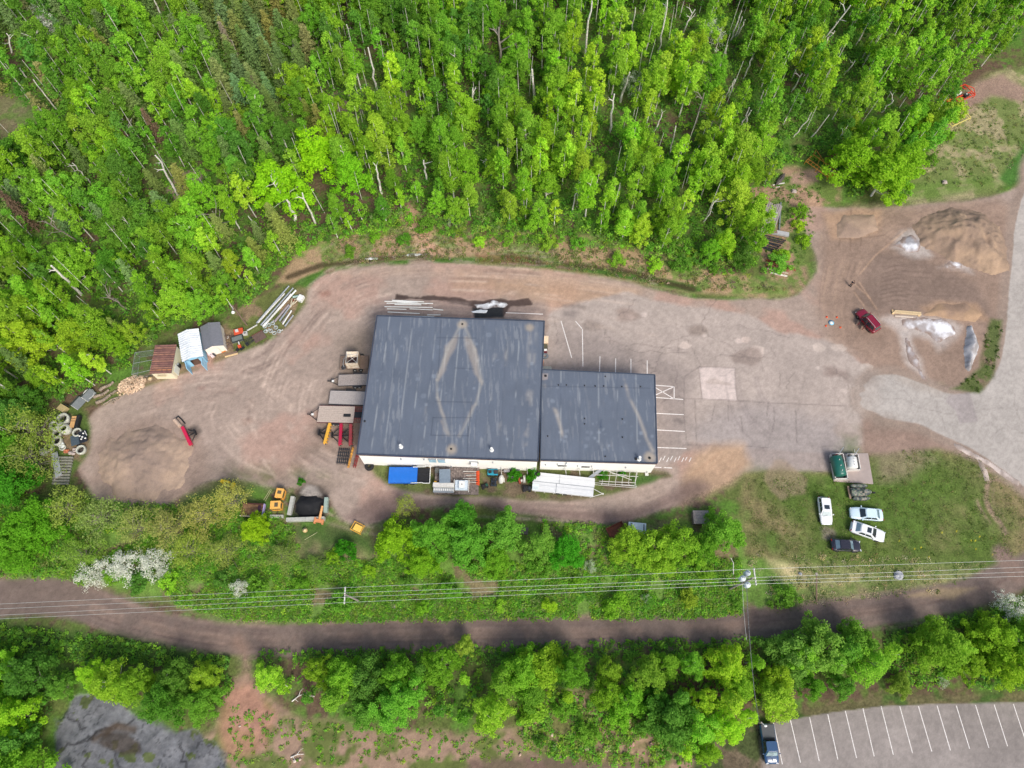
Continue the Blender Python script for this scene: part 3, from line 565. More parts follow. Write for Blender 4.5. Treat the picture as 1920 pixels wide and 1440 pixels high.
def plant(kind, xy, h, c, name, label, cat, group=None, sx=1.0, i=None, rz=None, tilt=(0, 0)):
    i = random.randrange(NV[kind]) if i is None else i % NV[kind]; cm, wm, h0 = proto(kind, i)
    t = thing(name, label, cat, xy, random.uniform(0, 2 * pi) if rz is None else rz, group)
    s = h / h0; t.scale = (s * sx, s * sx, s); t.rotation_euler[0] = tilt[0]; t.rotation_euler[1] = tilt[1]
    a = link('crown', cm, t); a.color = (*[x * ALB for x in lin(c)], 1); link('trunk', wm, t); return t
def height_of(base, top):
    b = G(*base); best = (9e9, 1)
    for k in range(10, 400):
        z = k * .05; p = G(*top, z); d = hypot(p[0] - b[0], p[1] - b[1])
        if d < best[0]: best = (d, z, p)
    return b, best[1], best[2]
def inpoly(x, y, P):
    r = False; n = len(P)
    for i in range(n):
        (ax, ay), (bx, by) = P[i], P[(i + 1) % n]
        if (ay > y) != (by > y) and x < ax + (y - ay) / (by - ay) * (bx - ax): r = not r
    return r
def pix(x, y, z=0):                        # where a place shows in the photograph (used only to word labels and rank trees by size)
    dz = z - CAM_H; c = y * sin(TILT) - dz * cos(TILT); up = y * cos(TILT) + dz * sin(TILT)
    return 960 + FPX * x / c, 720 - FPX * up / c
def scatter(P, d, seed, tries=9):
    rs = random.Random(seed); W_ = [G(*p) for p in P]; x0 = min(p[0] for p in W_); x1 = max(p[0] for p in W_); y0 = min(p[1] for p in W_); y1 = max(p[1] for p in W_)
    out = []; cell = {}; n = int((x1 - x0) * (y1 - y0) / d / d * tries)
    for _ in range(n):
        x, y = rs.uniform(x0, x1), rs.uniform(y0, y1); k = (int(x // d), int(y // d))
        if any(hypot(x - a, y - b) < d for i in (-1, 0, 1) for j in (-1, 0, 1) for a, b in cell.get((k[0] + i, k[1] + j), ())): continue
        if inpoly(x, y, W_): cell.setdefault(k, []).append((x, y)); out.append((x, y))
    return out

FOREST = [(-60, -60), (1800, -60), (1905, 40), (1880, 95), (1835, 128), (1775, 170), (1760, 200), (1752, 255), (1712, 315), (1690, 360), (1600, 372), (1572, 340), (1560, 300), (1510, 300), (1462, 322), (1436, 360), (1422, 400), (1405, 440), (1420, 480), (1400, 508), (1330, 500), (1250, 478), (1150, 452), (1060, 440), (950, 430), (840, 425), (800, 400), (770, 392), (740, 430), (640, 446), (560, 465), (520, 505), (500, 545), (465, 575), (420, 588), (330, 612), (262, 650), (240, 690), (205, 712), (150, 738), (100, 760), (60, 800), (50, 870), (60, 930), (0, 960), (-60, 960)]
HOLES = [[(-20, 175), (60, 190), (95, 240), (90, 280), (30, 290), (-20, 270)], [(335, 325), (380, 325), (390, 360), (350, 375)], [(615, 185), (655, 190), (665, 235), (630, 240)]]
CONI = [(380, 40), (420, 30), (560, 60), (600, 130), (590, 190), (560, 240), (500, 250), (430, 190), (390, 120)]
CONI2 = [(0, 320), (50, 330), (80, 400), (70, 440), (0, 400)]
HW = [[G(*p) for p in h] for h in HOLES]; CW = [[G(*p) for p in h] for h in (CONI, CONI2)]
cand = []                                   # broadleaf candidates: (size, kind, xy, h, colour, zone, sx)
GREENS = {'lime': (174, 212, 64), 'bright': (152, 200, 60), 'mid': (130, 184, 60), 'deep': (108, 162, 60)}
def jitter(c, s=.10):
    k = random.uniform(1 - s, 1 + s); return tuple(min(250, max(5, x * k * random.uniform(1 - q, 1 + q))) for x, q in zip(c, (.05, .02, .12)))
def add(kind, xy, h, cn, zone, sx=1.0):
    d = hypot(hypot(xy[0], xy[1]), CAM_H - h); wdt = {'tall': .18, 'broad': .32, 'full': .45, 'bush': .6, 'willow': .5, 'spruce': .2, 'blossom': .5}[kind] * h * sx
    cand.append((wdt * (1 if zone[0] != 'forest' else .72 + .0 * d) / d * (1.35 if zone[1] in ('edge',) else 1), kind, xy, h, cn, zone, sx))
spr = []
FEDGE = [G(*p) for p in FOREST[3:41]]
def edge_dist(x, y):
    best = 9e9
    for i in range(len(FEDGE) - 1):
        (ax, ay), (bx, by) = FEDGE[i], FEDGE[i + 1]; dx, dy = bx - ax, by - ay; t = max(0, min(1, ((x - ax) * dx + (y - ay) * dy) / (dx * dx + dy * dy)))
        best = min(best, hypot(x - ax - t * dx, y - ay - t * dy))
    return best
tone = lambda x, y, s, k: float(vn(np.array([x]), np.array([y]), s, k)[0])
for x, y in scatter(FOREST, 2.5, 3):
    if any(inpoly(x, y, h) for h in HW): continue
    if inpoly(x, y, CW[0]) or inpoly(x, y, CW[1]):
        if random.random() < .8: spr.append((x, y, random.uniform(7, 11))); continue
    px, py = pix(x, y)
    if px < 620 and random.random() < .13: spr.append((x, y, random.uniform(6, 11))); continue
    if random.random() < .10: continue
    n = tone(x, y, 13, 5) * .6 + random.random() * .4; ed = edge_dist(x, y)
    rt = min(1, max(0, (px - 500) / 900))
    if n > .72 - .09 * rt: cn = 'lime'
    elif n > .48 - .1 * rt: cn = 'bright'
    elif n > .3: cn = 'mid'
    else: cn = 'deep'
    h = random.uniform(7.5, 12.5) * (1 if ed > 4 else .78)
    kind = 'tall' if random.random() < (.82 if px > 450 else .6) else 'broad'
    add(kind, (x, y), h * (.8 if kind == 'broad' else 1), cn, ('forest', 'edge' if ed < 6 else 'deep'), random.uniform(.85, 1.2))
SB = [[(-60, 1232), (150, 1252), (300, 1262), (430, 1265), (440, 1285), (408, 1330), (398, 1330), (340, 1320), (270, 1300), (190, 1280), (130, 1290), (85, 1350), (70, 1470), (-60, 1470)],
      [(480, 1262), (600, 1250), (800, 1250), (1000, 1250), (1200, 1246), (1400, 1240), (1500, 1228), (1620, 1212), (1655, 1230), (1610, 1280), (1480, 1300), (1410, 1322), (1380, 1355), (1320, 1430), (1270, 1440), (1250, 1380), (1200, 1330), (1090, 1315), (1000, 1300), (960, 1330), (880, 1350), (760, 1345), (640, 1345), (600, 1310), (540, 1290), (480, 1285)],
      [(1700, 1222), (1800, 1198), (1960, 1165), (1960, 1280), (1880, 1275), (1800, 1255), (1710, 1240)]]
for zi, P in enumerate(SB):
    for x, y in scatter(P, 2.7, 30 + zi):
        n = tone(x, y, 9, 8) * .5 + random.random() * .5; cn = 'lime' if n > .62 else 'bright' if n > .42 else 'mid' if n > .25 else 'deep'
        k = random.choice(['broad', 'full', 'broad', 'tall'])
        add(k, (x, y), random.uniform(4.5, 8.0), cn, ('south', ['left', 'middle', 'right'][zi]), random.uniform(.9, 1.15))
# ----- trees one can point at
NOTED = [ # crown centre, crown radius in photo px, height, kind, colour, name, label
 ((598, 285), 44, 10, 'broad', (150, 204, 34), 'maple_tree', 'brightest yellow-green maple, broad crown rising above the forest north-west of the workshop'),
 ((520, 350), 46, 10, 'broad', (142, 198, 36), 'maple_tree', 'yellow-green maple with a pale trunk, just left of and below the brightest maple'),
 ((655, 325), 34, 9, 'broad', (124, 188, 40), 'maple_tree', 'lime-green tree just right of the brightest maple'),
 ((742, 1003), 42, 6, 'full', (128, 176, 36), 'round_tree', 'yellow-green rounded tree south of the blue tarped trailer, left end of the row'),
 ((810, 990), 42, 6.5, 'full', (104, 166, 52), 'round_tree', 'light green leafy tree south of the junk trailer'), ((875, 1005), 44, 6.5, 'full', (100, 164, 54), 'round_tree', 'light green leafy tree in the middle of the row south of the workshop'),
 ((865, 960), 30, 5.5, 'full', (88, 156, 48), 'round_tree', 'green tree leaning its crown over the dirt track south of the workshop'), ((945, 985), 40, 6.5, 'full', (110, 168, 62), 'round_tree', 'pale green tree directly below the white flatbed trailer\'s left end'),
 ((1010, 1010), 36, 6, 'full', (116, 166, 64), 'round_tree', 'pale green tree at the right of the row south of the white flatbed trailer'), ((1062, 1020), 32, 5.5, 'full', (76, 160, 38), 'round_tree', 'vivid green tree closing the right end of the row south of the workshop'),
 ((790, 1040), 30, 4.5, 'full', (122, 174, 40), 'round_tree', 'low yellow-green tree below the left end of the row south of the workshop'), ((930, 1050), 28, 4, 'full', (112, 168, 44), 'round_tree', 'low green tree above the power lines, below the middle of the row'),
 ((1180, 1005), 34, 6, 'full', (138, 180, 52), 'round_tree', 'yellow-green tree half covering the rusty red truck box'), ((1225, 1020), 42, 6.5, 'full', (134, 178, 52), 'round_tree', 'yellow-green tree right of the rusty red truck box'),
 ((1275, 1010), 40, 6.5, 'full', (126, 174, 50), 'round_tree', 'yellow-green tree below the dirt bend in front of the weathered plank box'), ((1318, 1015), 30, 5.5, 'full', (106, 160, 46), 'round_tree', 'green tree just below the weathered plank box'),
 ((1358, 985), 38, 6.5, 'full', (112, 168, 56), 'round_tree', 'green tree at the right end of the row, beside the grass lawn'), ((478, 990), 26, 5, 'full', (146, 186, 36), 'round_tree', 'sulphur-yellow small tree in front of the rusty truck bed with the purple tailgate'),
 ((430, 935), 34, 5.5, 'willow', (150, 158, 84), 'willow_tree', 'olive thin-leaved willow just left of the rusty truck bed'), ((375, 965), 42, 6, 'willow', (140, 146, 80), 'willow_tree', 'grey-olive twiggy willow in the middle of the willow clump'),
 ((310, 985), 40, 5.5, 'willow', (134, 142, 82), 'willow_tree', 'grey-olive twiggy willow right above the white blossom'), ((250, 985), 36, 5.5, 'willow', (130, 146, 80), 'willow_tree', 'grey-green willow below the big west sand pile'),
 ((180, 970), 42, 6, 'willow', (118, 142, 78), 'willow_tree', 'grey-green willow south of the stacked concrete posts'), ((120, 950), 42, 6, 'willow', (128, 150, 70), 'willow_tree', 'green willow at the left, just south-west of the concrete posts'),
 ((60, 980), 44, 7, 'full', (96, 158, 36), 'round_tree', 'vivid green tree at the left edge beside the willows'), ((20, 1020), 36, 6, 'full', (100, 160, 40), 'round_tree', 'vivid green tree on the left edge above the dirt track'),
 ((150, 1040), 34, 5, 'willow', (112, 146, 60), 'willow_tree', 'green willow above the left end of the white blossom'), ((350, 1030), 34, 4.5, 'willow', (128, 150, 64), 'willow_tree', 'yellow-olive willow right of the white blossom'), ((420, 1035), 34, 4.5, 'willow', (128, 146, 72), 'willow_tree', 'olive willow above the small white flowering bush'),
 ((50, 800), 44, 8, 'willow', (122, 146, 62), 'willow_tree', 'half-bare olive willow left of the concrete rings, upper one'), ((45, 860), 42, 7, 'willow', (116, 136, 64), 'willow_tree', 'half-bare olive willow left of the concrete posts, lower one'),
 ((20, 905), 36, 7, 'full', (74, 146, 36), 'round_tree', 'saturated green tree at the left edge below the half-bare willows'), ((760, 935), 22, 4, 'willow', (130, 148, 66), 'willow_tree', 'thin olive sapling leaning over the track below the blue tarp'),
 ((530, 1040), 30, 3.5, 'willow', (116, 138, 72), 'willow_tree', 'low grey-green shrub willow left of the yellow frame'), ((590, 1060), 26, 3, 'willow', (104, 136, 60), 'willow_tree', 'low green shrub willow below the round log'),
 ((1540, 1200), 46, 7, 'full', (118, 164, 66), 'round_tree', 'large pale green tree hanging over the dirt track south of the lawn'), ((1490, 1210), 40, 7, 'full', (112, 158, 68), 'round_tree', 'pale green tree with grey dead twigs, right of the transformer pole'),
 ((1610, 1190), 34, 6, 'full', (110, 160, 56), 'round_tree', 'green tree at the track edge, rightmost of the large pale ones'), ((872, 1212), 18, 4.5, 'full', (150, 182, 70), 'round_tree', 'small straw-yellow tree beside the dirt track in the bottom stand'),
 ((1690, 1285), 18, 3, 'full', (124, 156, 60), 'round_tree', 'yellow-olive bush on the bank above the parking lot'), ((1740, 1225), 30, 3.6, 'willow', (124, 140, 70), 'willow_tree', 'brownish thin shrub right of the large pale trees'),
 ((1600, 300), 40, 9, 'broad', (128, 178, 40), 'broadleaf_tree', 'lime tree overhanging the yellow rack from the right'), ((1660, 330), 42, 9, 'broad', (132, 180, 42), 'broadleaf_tree', 'lime tree at the forest tip above the sandy lot'), ((1700, 300), 36, 9, 'broad', (126, 176, 42), 'broadleaf_tree', 'lime tree at the right edge of the forest tip'),
]
SNAG = [((335, 370), (293, 290), 2, .16, 'tall bare white dead trunk with a forked tip in the left forest'), ((1003, 195), (998, 130), 1, .2, 'thick broken white trunk in the middle of the forest'), ((938, 135), (936, 52), 4, .2, 'white forked dead crown near the top middle'), ((886, 212), (886, 165), 3, .15, 'short snag with drooping dead twigs, centre of the forest'), ((1096, 105), (1109, 2), 0, .17, 'long straight white trunk reaching the top edge'), ((1143, 248), (1151, 176), 1, .17, 'straight white snag, lower of the pair right of centre'), ((1163, 190), (1180, 135), 1, .17, 'curved white snag, upper of the pair right of centre'),
 ((911, 324), (911, 298), 1, .15, 'short broken stub above the workshop'), ((800, 340), (793, 300), 1, .15, 'pale snag behind the bank, left of the short stub'), ((1228, 245), (1240, 218), 1, .12, 'short pale snag right of the leaning pair'), ((510, 128), (490, 92), 1, .15, 'curved white snag in the conifer patch'), ((541, 212), (532, 192), 0, .14, 'left of two short white stubs below the conifer patch'), ((548, 214), (541, 190), 0, .14, 'right of two short white stubs below the conifer patch'), ((1370, 78), (1391, 20), 0, .12, 'left of three parallel white trunks, upper right'), ((1376, 74), (1393, 32), 0, .11, 'middle of three parallel white trunks, upper right'), ((1383, 68), (1396, 36), 0, .1, 'right of three parallel white trunks, upper right'),
 ((1280, 62), (1302, 18), 3, .12, 'white dead trunk with a cross branch, upper right'), ((1302, 238), (1320, 175), 4, .13, 'grey twiggy dead tree right of centre'), ((1359, 110), (1363, 84), 0, .12, 'short white trunk below the three parallel ones'), ((1394, 148), (1411, 109), 0, .1, 'slim white trunk right of centre'), ((1532, 88), (1596, 10), 3, .13, 'long leaning white birch trunk, upper right'), ((1545, 85), (1565, 58), 1, .11, 'curved branch-like snag below the long leaning trunk'), ((1582, 140), (1604, 115), 1, .12, 'short hooked snag on the right'), ((1484, 172), (1504, 138), 1, .12, 'slim snag with a fork, upper right'), ((1360, 182), (1377, 148), 0, .1, 'left of a close pair of slim white trunks'), ((1366, 180), (1380, 150), 0, .1, 'right of a close pair of slim white trunks'),
 ((1388, 240), (1405, 203), 0, .12, 'left of two pale trunks above the paved lot'), ((1395, 236), (1409, 206), 0, .12, 'right of two pale trunks above the paved lot'), ((1486, 258), (1516, 224), 0, .1, 'thin leaning trunk right of the two pale ones'), ((1320, 415), (1346, 372), 3, .09, 'grey bare sapling near the lumber stacks'), ((1653, 210), (1676, 188), 1, .1, 'curved thin trunk on the right slope'), ((1520, 260), (1555, 215), 0, .09, 'thin hooked trunk near the yellow rack'), ((154, 552), (95, 498), 1, .19, 'thick leaning white birch trunk in the lower left forest'), ((52, 148), (36, 128), 0, .12, 'short leaning white trunk near the left edge'), ((108, 208), (62, 150), 0, .1, 'long thin leaning trunk near the left edge'), ((44, 26), (30, -4), 0, .12, 'white trunk in the upper left corner'), ((303, 32), (288, -6), 0, .14, 'white trunk at the top edge, left'), ((170, 342), (135, 305), 2, .1, 'thin grey snag left of the tall forked trunk'), ((150, 455), (84, 414), 4, .1, 'leaning dead tree with a wide fork, lower left forest'),
 ((240, 580), (200, 552), 5, .11, 'grey dead treetop with spreading branches above the sheds'), ((430, 440), (398, 396), 5, .1, 'grey dead treetop with spreading branches left of the maples'), ((490, 432), (465, 405), 0, .1, 'pale thin trunk below the left maple'), ((555, 412), (538, 374), 0, .2, 'thick white trunk under the left maple'), ((591, 418), (566, 362), 1, .14, 'white snag under the brightest maple'), ((22, 100), (14, 62), 3, .12, 'grey fork-topped tree by the left edge'), ((715, 362), (706, 318), 1, .16, 'pair-like pale trunk behind the bank'), ((1072, 398), (1084, 350), 1, .1, 'grey thin trunk above the bank, centre right'), ((1255, 290), (1268, 236), 0, .1, 'slim white trunk in the centre right'), ((1180, 75), (1193, 15), 0, .12, 'slim white trunk near the top, centre right'), ((1234, 100), (1252, 0), 1, .13, 'tall white trunk at the top edge, centre right'), ((705, 170), (692, 90), 0, .16, 'white stem of a tall lime tree, top middle-left'), ((662, 100), (650, 45), 2, .13, 'grey twiggy trunk at the top, middle-left')]
def keeps_clear(c):                        # a gap in the wood where a dead trunk or a noted crown stands free
    x, y = c[2]; h = c[3]
    if c[5][0] != 'forest': return True
    P = [pix(x, y, h * f) for f in (.45, .7, .95)]
    for b, t, nb_, r, lb in SNAG:
        for f in (.25, .5, .75, 1.0):
            q = (b[0] + (t[0] - b[0]) * f, b[1] + (t[1] - b[1]) * f)
            if any(hypot(p[0] - q[0], p[1] - q[1]) < 19 for p in P) and hypot(x - G(*b)[0], y - G(*b)[1]) < 9: return False
    for p0, r0, *_ in NOTED:
        if hypot(P[1][0] - p0[0], P[1][1] - p0[1]) < r0 * .95: return False
    return True
cand = [c for c in cand if keeps_clear(c)]
big = [c for c in cand]; big.sort(key=lambda c: -c[0])
nb = 300 - sum(1 for t in NOTED if t[3] != 'willow')
solo, mass = big[:nb], big[nb:]
def place(px, py, zone):
    if zone[0] == 'south':
        if zone[1] == 'left': return 'around the grey bedrock, lower left'
        if zone[1] == 'right': return 'in the small lower right stand'
        return 'in the bottom stand, ' + ('left third' if px < 800 else 'middle' if px < 1150 else 'right third')
    e = 'on the forest edge ' if zone[1] == 'edge' else 'inside the upper forest '
    if zone[1] == 'edge': return e + ('west of the sheds' if px < 270 else 'behind the sheds' if px < 520 else 'above the pipes and ditch' if px < 760 else 'north of the ditch behind the workshop' if px < 1120 else 'north of the paved lot' if px < 1430 else 'by the stored yellow rack' if px < 1600 else 'beside the sandy lot')
    return e + ('near its left side' if px < 430 else 'left of its middle' if px < 760 else 'around its middle' if px < 1150 else 'right of its middle' if px < 1500 else 'near its right end') + (', near the top' if py < 150 else ', halfway up' if py < 320 else ', low down')
CW_ = {'lime': 'lime-green', 'bright': 'bright green', 'mid': 'mid-green', 'deep': 'dark green'}
for s, kind, xy, h, cn, zone, sx in solo:
    px, py = pix(*xy, h * .6); kn = {'tall': 'slender tree', 'broad': 'wide-crowned tree', 'full': 'bushy tree'}[kind]
    pl = place(px, py, zone); plant(kind, xy, h, jitter(GREENS[cn], .09), 'broadleaf_tree', '%s %s %s' % (CW_[cn], kn, pl), 'tree', '%s %ss %s' % (CW_[cn], kn, pl), sx)
for p, r, h, kind, c, nm, lb in NOTED:
    c = tuple(x * 1.14 for x in c) if kind == 'willow' else c; p = (p[0], p[1] + (16 if 1450 < p[0] < 1660 and p[1] > 1100 else 0)); p = (p[0], p[1] + 12) if 690 < p[0] < 1400 and p[1] < 1045 else p; z = h * .6; xy = G(*p, z); k = hypot(hypot(*xy), CAM_H - z) / FPX; R0 = {'full': 3.6, 'broad': 3.5, 'willow': 3.7}[kind] * h / {'full': 7, 'broad': 9, 'willow': 6}[kind]
    plant(kind, xy, h, tuple(min(235, x * q + 8) for x, q in zip(c, (1.12, 1.08, 1.02))), nm, lb, 'tree', None, r * k / R0 * 1.17)
# bushes in the brush strip and at edges
BUSHZ = [([(480, 1020), (700, 1040), (1000, 1060), (1150, 1050), (1380, 1060), (1380, 1140), (900, 1150), (500, 1150), (380, 1110)], 4.2, 'on the brushy slope under the power lines'), ([(60, 1060), (330, 1068), (380, 1110), (200, 1090)], 3.0, 'above the left end of the dirt track'),
         ([(560, 470), (760, 420), (820, 430), (1000, 445), (1250, 488), (1400, 525), (1300, 530), (1000, 470), (800, 460), (600, 490)], 4.2, 'on the grassy bank north of the yard'), ([(1430, 520), (1510, 470), (1500, 400), (1480, 390), (1470, 470), (1430, 500)], 2.8, 'around the stored pipes and rails'),
         ([(1640, 340), (1740, 260), (1790, 200), (1800, 215), (1760, 300), (1690, 370)], 3.0, 'along the right forest edge'), ([(1000, 1320), (1180, 1330), (1240, 1400), (1000, 1400)], 3.0, 'among the boulders at the bottom'), ([(1420, 1100), (1600, 1105), (1500, 1140)], 6.0, 'between the lawn and the dirt track')]
for zi, (P, d, wh) in enumerate(BUSHZ):
    for x, y in scatter(P, d, 60 + zi, 4):
        cn = random.choice(['bright', 'mid', 'mid', 'lime', 'deep']); plant('bush', (x, y), random.uniform(1.3, 2.8), jitter(GREENS[cn]), 'bush', '%s bush %s' % (CW_[cn], wh), 'bush', '%s bushes %s' % (CW_[cn], wh), random.uniform(.9, 1.4))
for p, h, lb in [((965, 893), 1.8, 'green bush against the white south wall, left one'), ((1000, 895), 1.9, 'green bush against the white south wall, right one'), ((1130, 893), 1.2, 'green weeds under the left end of the white metal tower'), ((1165, 890), 1.0, 'green weeds under the middle of the white metal tower'), ((650, 1035), 2.6, 'single green bush on the grass below the yellow frame'), ((565, 905), 1.0, 'dark green weeds by the concrete wall of the burn place')]:
    plant('bush', G(*p), h, (74, 150, 34), 'bush', lb, 'bush', None, 1.0)
for p, r, h, lb in [((160, 1078), 26, 2.6, 'left end of the white-blossoming thicket above the dirt track'), ((195, 1068), 28, 3.4, 'white-blossoming shrub second from the left in the thicket'), ((240, 1058), 32, 4.0, 'tallest white-blossoming shrub in the middle of the thicket'), ((285, 1052), 30, 3.6, 'white-blossoming shrub at the right of the thicket'), ((305, 1075), 14, 2.2, 'small white-blossoming shrub at the right tip of the thicket'),
                    ((447, 1102), 18, 2.8, 'round cream-flowering bush above the power lines'), ((1898, 1135), 22, 4.5, 'white-blossoming tree at the right edge below the dirt track'), ((345, 92), 14, 5, 'white-blossoming tree between the spruces'), ((90, 48), 20, 6, 'white-blossoming tree near the upper left corner'), ((75, 20), 12, 5, 'white-blossoming tree tip at the upper left corner'),
                    ((192, 280), 8, 4, 'small white-blossoming shrub in the left forest'), ((22, 290), 14, 4, 'pale blossoming tree at the left edge of the forest'), ((845, 408), 12, 2.5, 'white-flecked flowering bush on the bank behind the workshop'), ((1335, 62), 16, 6, 'pale blossoming tree in the upper right forest'), ((1190, 155), 9, 5, 'pale blossoming tree beside the leaning white snag'), ((1107, 1060), 12, 2.2, 'white-flecked bush above the power lines in mid-slope'), ((1212, 1122), 9, 1.6, 'small white-flecked bush below the power lines'), ((1770, 1280), 9, 1.6, 'small white-flecked bush above the parking lot')]:
    z = h * .6; xy = G(*p, z); k = hypot(hypot(*xy), CAM_H) / FPX
    plant('blossom', xy, h, (226, 228, 212) if r > 12 else (186, 200, 166), 'flowering_shrub', lb, 'flowering shrub', None, max(.8, r * k / (2.2 * h / 3.6)))
for x, y, h in spr:
    px, py = pix(x, y, 5); c = random.choice([(108, 134, 70), (114, 140, 78), (126, 142, 74), (134, 140, 80), (114, 146, 84)])
    wh = 'in the dark conifer patch left of the top middle' if px > 370 and py < 320 else 'scattered in the far-left forest' if px < 200 else 'scattered in the left forest'
    plant('spruce', (x, y), h, jitter(c), 'spruce_tree', 'narrow dark spruce ' + wh, 'spruce', 'spruces ' + wh, random.uniform(1.1, 1.6))
for p, h, c, lb in [((425, 75), 9, (150, 140, 118), 'grey-brown dying spruce, palest in the conifer patch'), ((285, 235), 9, (126, 106, 84), 'brown dying spruce in the left forest'), ((240, 262), 8, (120, 98, 80), 'thin brown dead spruce left of the brown dying one'), ((480, 170), 8, (128, 108, 96), 'brown dead spruce at the lower side of the conifer patch'), ((35, 395), 11, (110, 92, 74), 'big brown dead spruce at the left edge')]:
    plant('spruce', G(*p, h / 2), h, c, 'dead_spruce', lb, 'dead spruce', None, .95)
# bare dead trunks, measured foot and tip
for b, t, nb_, r, lb in SNAG:
    xy, h, tp = height_of(b, t); th = thing('dead_tree', lb, 'dead tree', xy, 0); dx, dy = tp[0] - xy[0], tp[1] - xy[1]
    rs = np.random.default_rng(int(b[0] * 3 + b[1])); m = MB(); n = 6
    pts = [(dx * i / n + rs.normal() * .09, dy * i / n + rs.normal() * .09, h * i / n - .1 * (i == 0)) for i in range(n + 1)]
    m.path(pts, [r * (1.5 - .7 * i / n) for i in range(n + 1)], 7); m.build('trunk', BARKW if nb_ < 4 else BARKG, th)
    for k in range(nb_):
        i = n - 1 - k % 3; a = rs.uniform(0, 2 * pi); L_ = rs.uniform(.9, 2.2) * (1.3 if nb_ > 3 else .8); p = pts[i]; q = (p[0] + L_ * .6 * cos(a), p[1] + L_ * .6 * sin(a), p[2] + .5 * L_); bb = MB()
        bb.path([p, q, (q[0] + .5 * L_ * cos(a + .5), q[1] + .5 * L_ * sin(a + .5), q[2] + .2 * L_)], [r * .8, r * .5, r * .2], 5)
        bb.path([q, (q[0] + .5 * L_ * cos(a - .8), q[1] + .5 * L_ * sin(a - .8), q[2] + .35 * L_)], [r * .25, r * .07], 4); bb.build('branch', BARKW if nb_ < 4 else BARKG, th)
# the many smaller forest trees behind, as one mass
def mass_obj(name, parts, m, label, cat):
    V = np.concatenate([p[0] for p in parts]); C = np.concatenate([np.repeat([p[1]], len(p[0]), 0) for p in parts])
    return tag(link(name, fast_mesh(name, V.astype(np.float32), QI(len(V) // 4), C, m, False)), label, cat, None, 'stuff')
rs = np.random.default_rng(5); parts = []; wd = MB(); LO = []
for i in range(14):
    h = 10; V, C = crown_tall(rs, h, 1.5, 28, 42, .36, .33); LO.append((V, h, C))
for i in range(6): V, C = crown_round(rs, 10, 2.8, 40, 40, .38, .35, .9); LO.append((V, 10, C))
for s, kind, xy, h, cn, zone, sx in mass:
    V, h0, C = LO[random.randrange(14) if kind == 'tall' else 14 + random.randrange(6)]; a = random.uniform(0, 6.28); k = h / h0; kx = k * sx
    W2 = np.stack([(V[:, 0] * cos(a) - V[:, 1] * sin(a)) * kx + xy[0], (V[:, 0] * sin(a) + V[:, 1] * cos(a)) * kx + xy[1], V[:, 2] * k], 1)
    parts.append((W2, np.array(lin(jitter(GREENS[cn], .1))) * ALB)); wd.path([(xy[0], xy[1], -.1), (xy[0] + random.uniform(-.4, .4), xy[1] + random.uniform(-.4, .4), h * .85)], [.11, .03], 5)
for x, y in scatter(FOREST, 6.2, 44, 5):
    if edge_dist(x, y) > 5 and not any(inpoly(x, y, h) for h in HW): h = random.uniform(6, 11); wd.path([(x, y, -.1), (x + random.uniform(-.5, .5), y + random.uniform(-.5, .5), h)], [.065, .03], 5)
E_ = [(-130, 20), (-116, 20), (-116, 150), (-130, 150)], [(-130, 135), (130, 135), (130, 152), (-130, 152)], [(112, 95), (130, 95), (130, 150), (112, 150)]
for P in E_:                                # the wood goes on beyond the edges of the photograph
    for x, y in [(random.uniform(P[0][0], P[1][0]), random.uniform(P[0][1], P[2][1])) for _ in range(int(abs((P[1][0] - P[0][0]) * (P[2][1] - P[0][1])) / 15))]:
        V, h0, C = LO[random.randrange(20)]; k = random.uniform(.8, 1.15); parts.append((V * k + np.array([x, y, 0]), np.array(lin(jitter(GREENS['mid'], .15))) * ALB))
mass_obj('distant_wood', parts, LEAFA, 'mass of green tree crowns filling the upper forest between the nearer trees', 'woodland')
tag(wd.build('woodland_trunks', BARKW), 'pale slim trunks showing between the crowns of the upper forest', 'tree trunks', None, 'stuff')
# undergrowth and low brush
def under(P, n, hmin, hmax, cols, k, size, seed, r=.6):
    rs = np.random.default_rng(seed); W_ = [G(*p) for p in P]; xs_ = [p[0] for p in W_]; ys_ = [p[1] for p in W_]; out = []
    for _ in range(n):
        x, y = rs.uniform(min(xs_), max(xs_)), rs.uniform(min(ys_), max(ys_))
        if not inpoly(x, y, W_) or any(inpoly(x, y, h) for h in HW): continue
        if vn(np.array([x]), np.array([y]), 3.5, seed)[0] < .2: continue
        rr = rs.uniform(.5, 1.3) * r; c = cols[rs.integers(len(cols))]
        V = quads_cloud(rs, np.array([[x, y, rs.uniform(hmin, hmax)]]), np.array([rr]), k, size, flat=.5, up=1.6); V[:, 2] = np.abs(V[:, 2]) + .02
        out.append((V, np.array(lin(jitter(c, .15))) * ALB))
    return out
D = [(106, 160, 60), (118, 172, 62), (130, 180, 64), (106, 146, 66), (144, 190, 68)]
mass_obj('undergrowth', under(FOREST, 25000, .1, 1.3, D, 15, .42, 71, 1.0) + sum([under(P, 1500, .1, .9, D, 14, .34, 90 + i, .6) for i, P in enumerate(SB)], []), LEAFA, 'low leafy undergrowth covering the forest floor', 'undergrowth')
B1 = [(124, 184, 60), (138, 192, 64), (128, 168, 72), (158, 194, 74), (146, 164, 92), (108, 164, 60)]
STRIP = [(430, 1030), (560, 1055), (700, 1050), (1000, 1055), (1150, 1050), (1385, 1050), (1390, 1150), (1300, 1158), (960, 1160), (600, 1166), (430, 1160), (330, 1130), (300, 1090)]
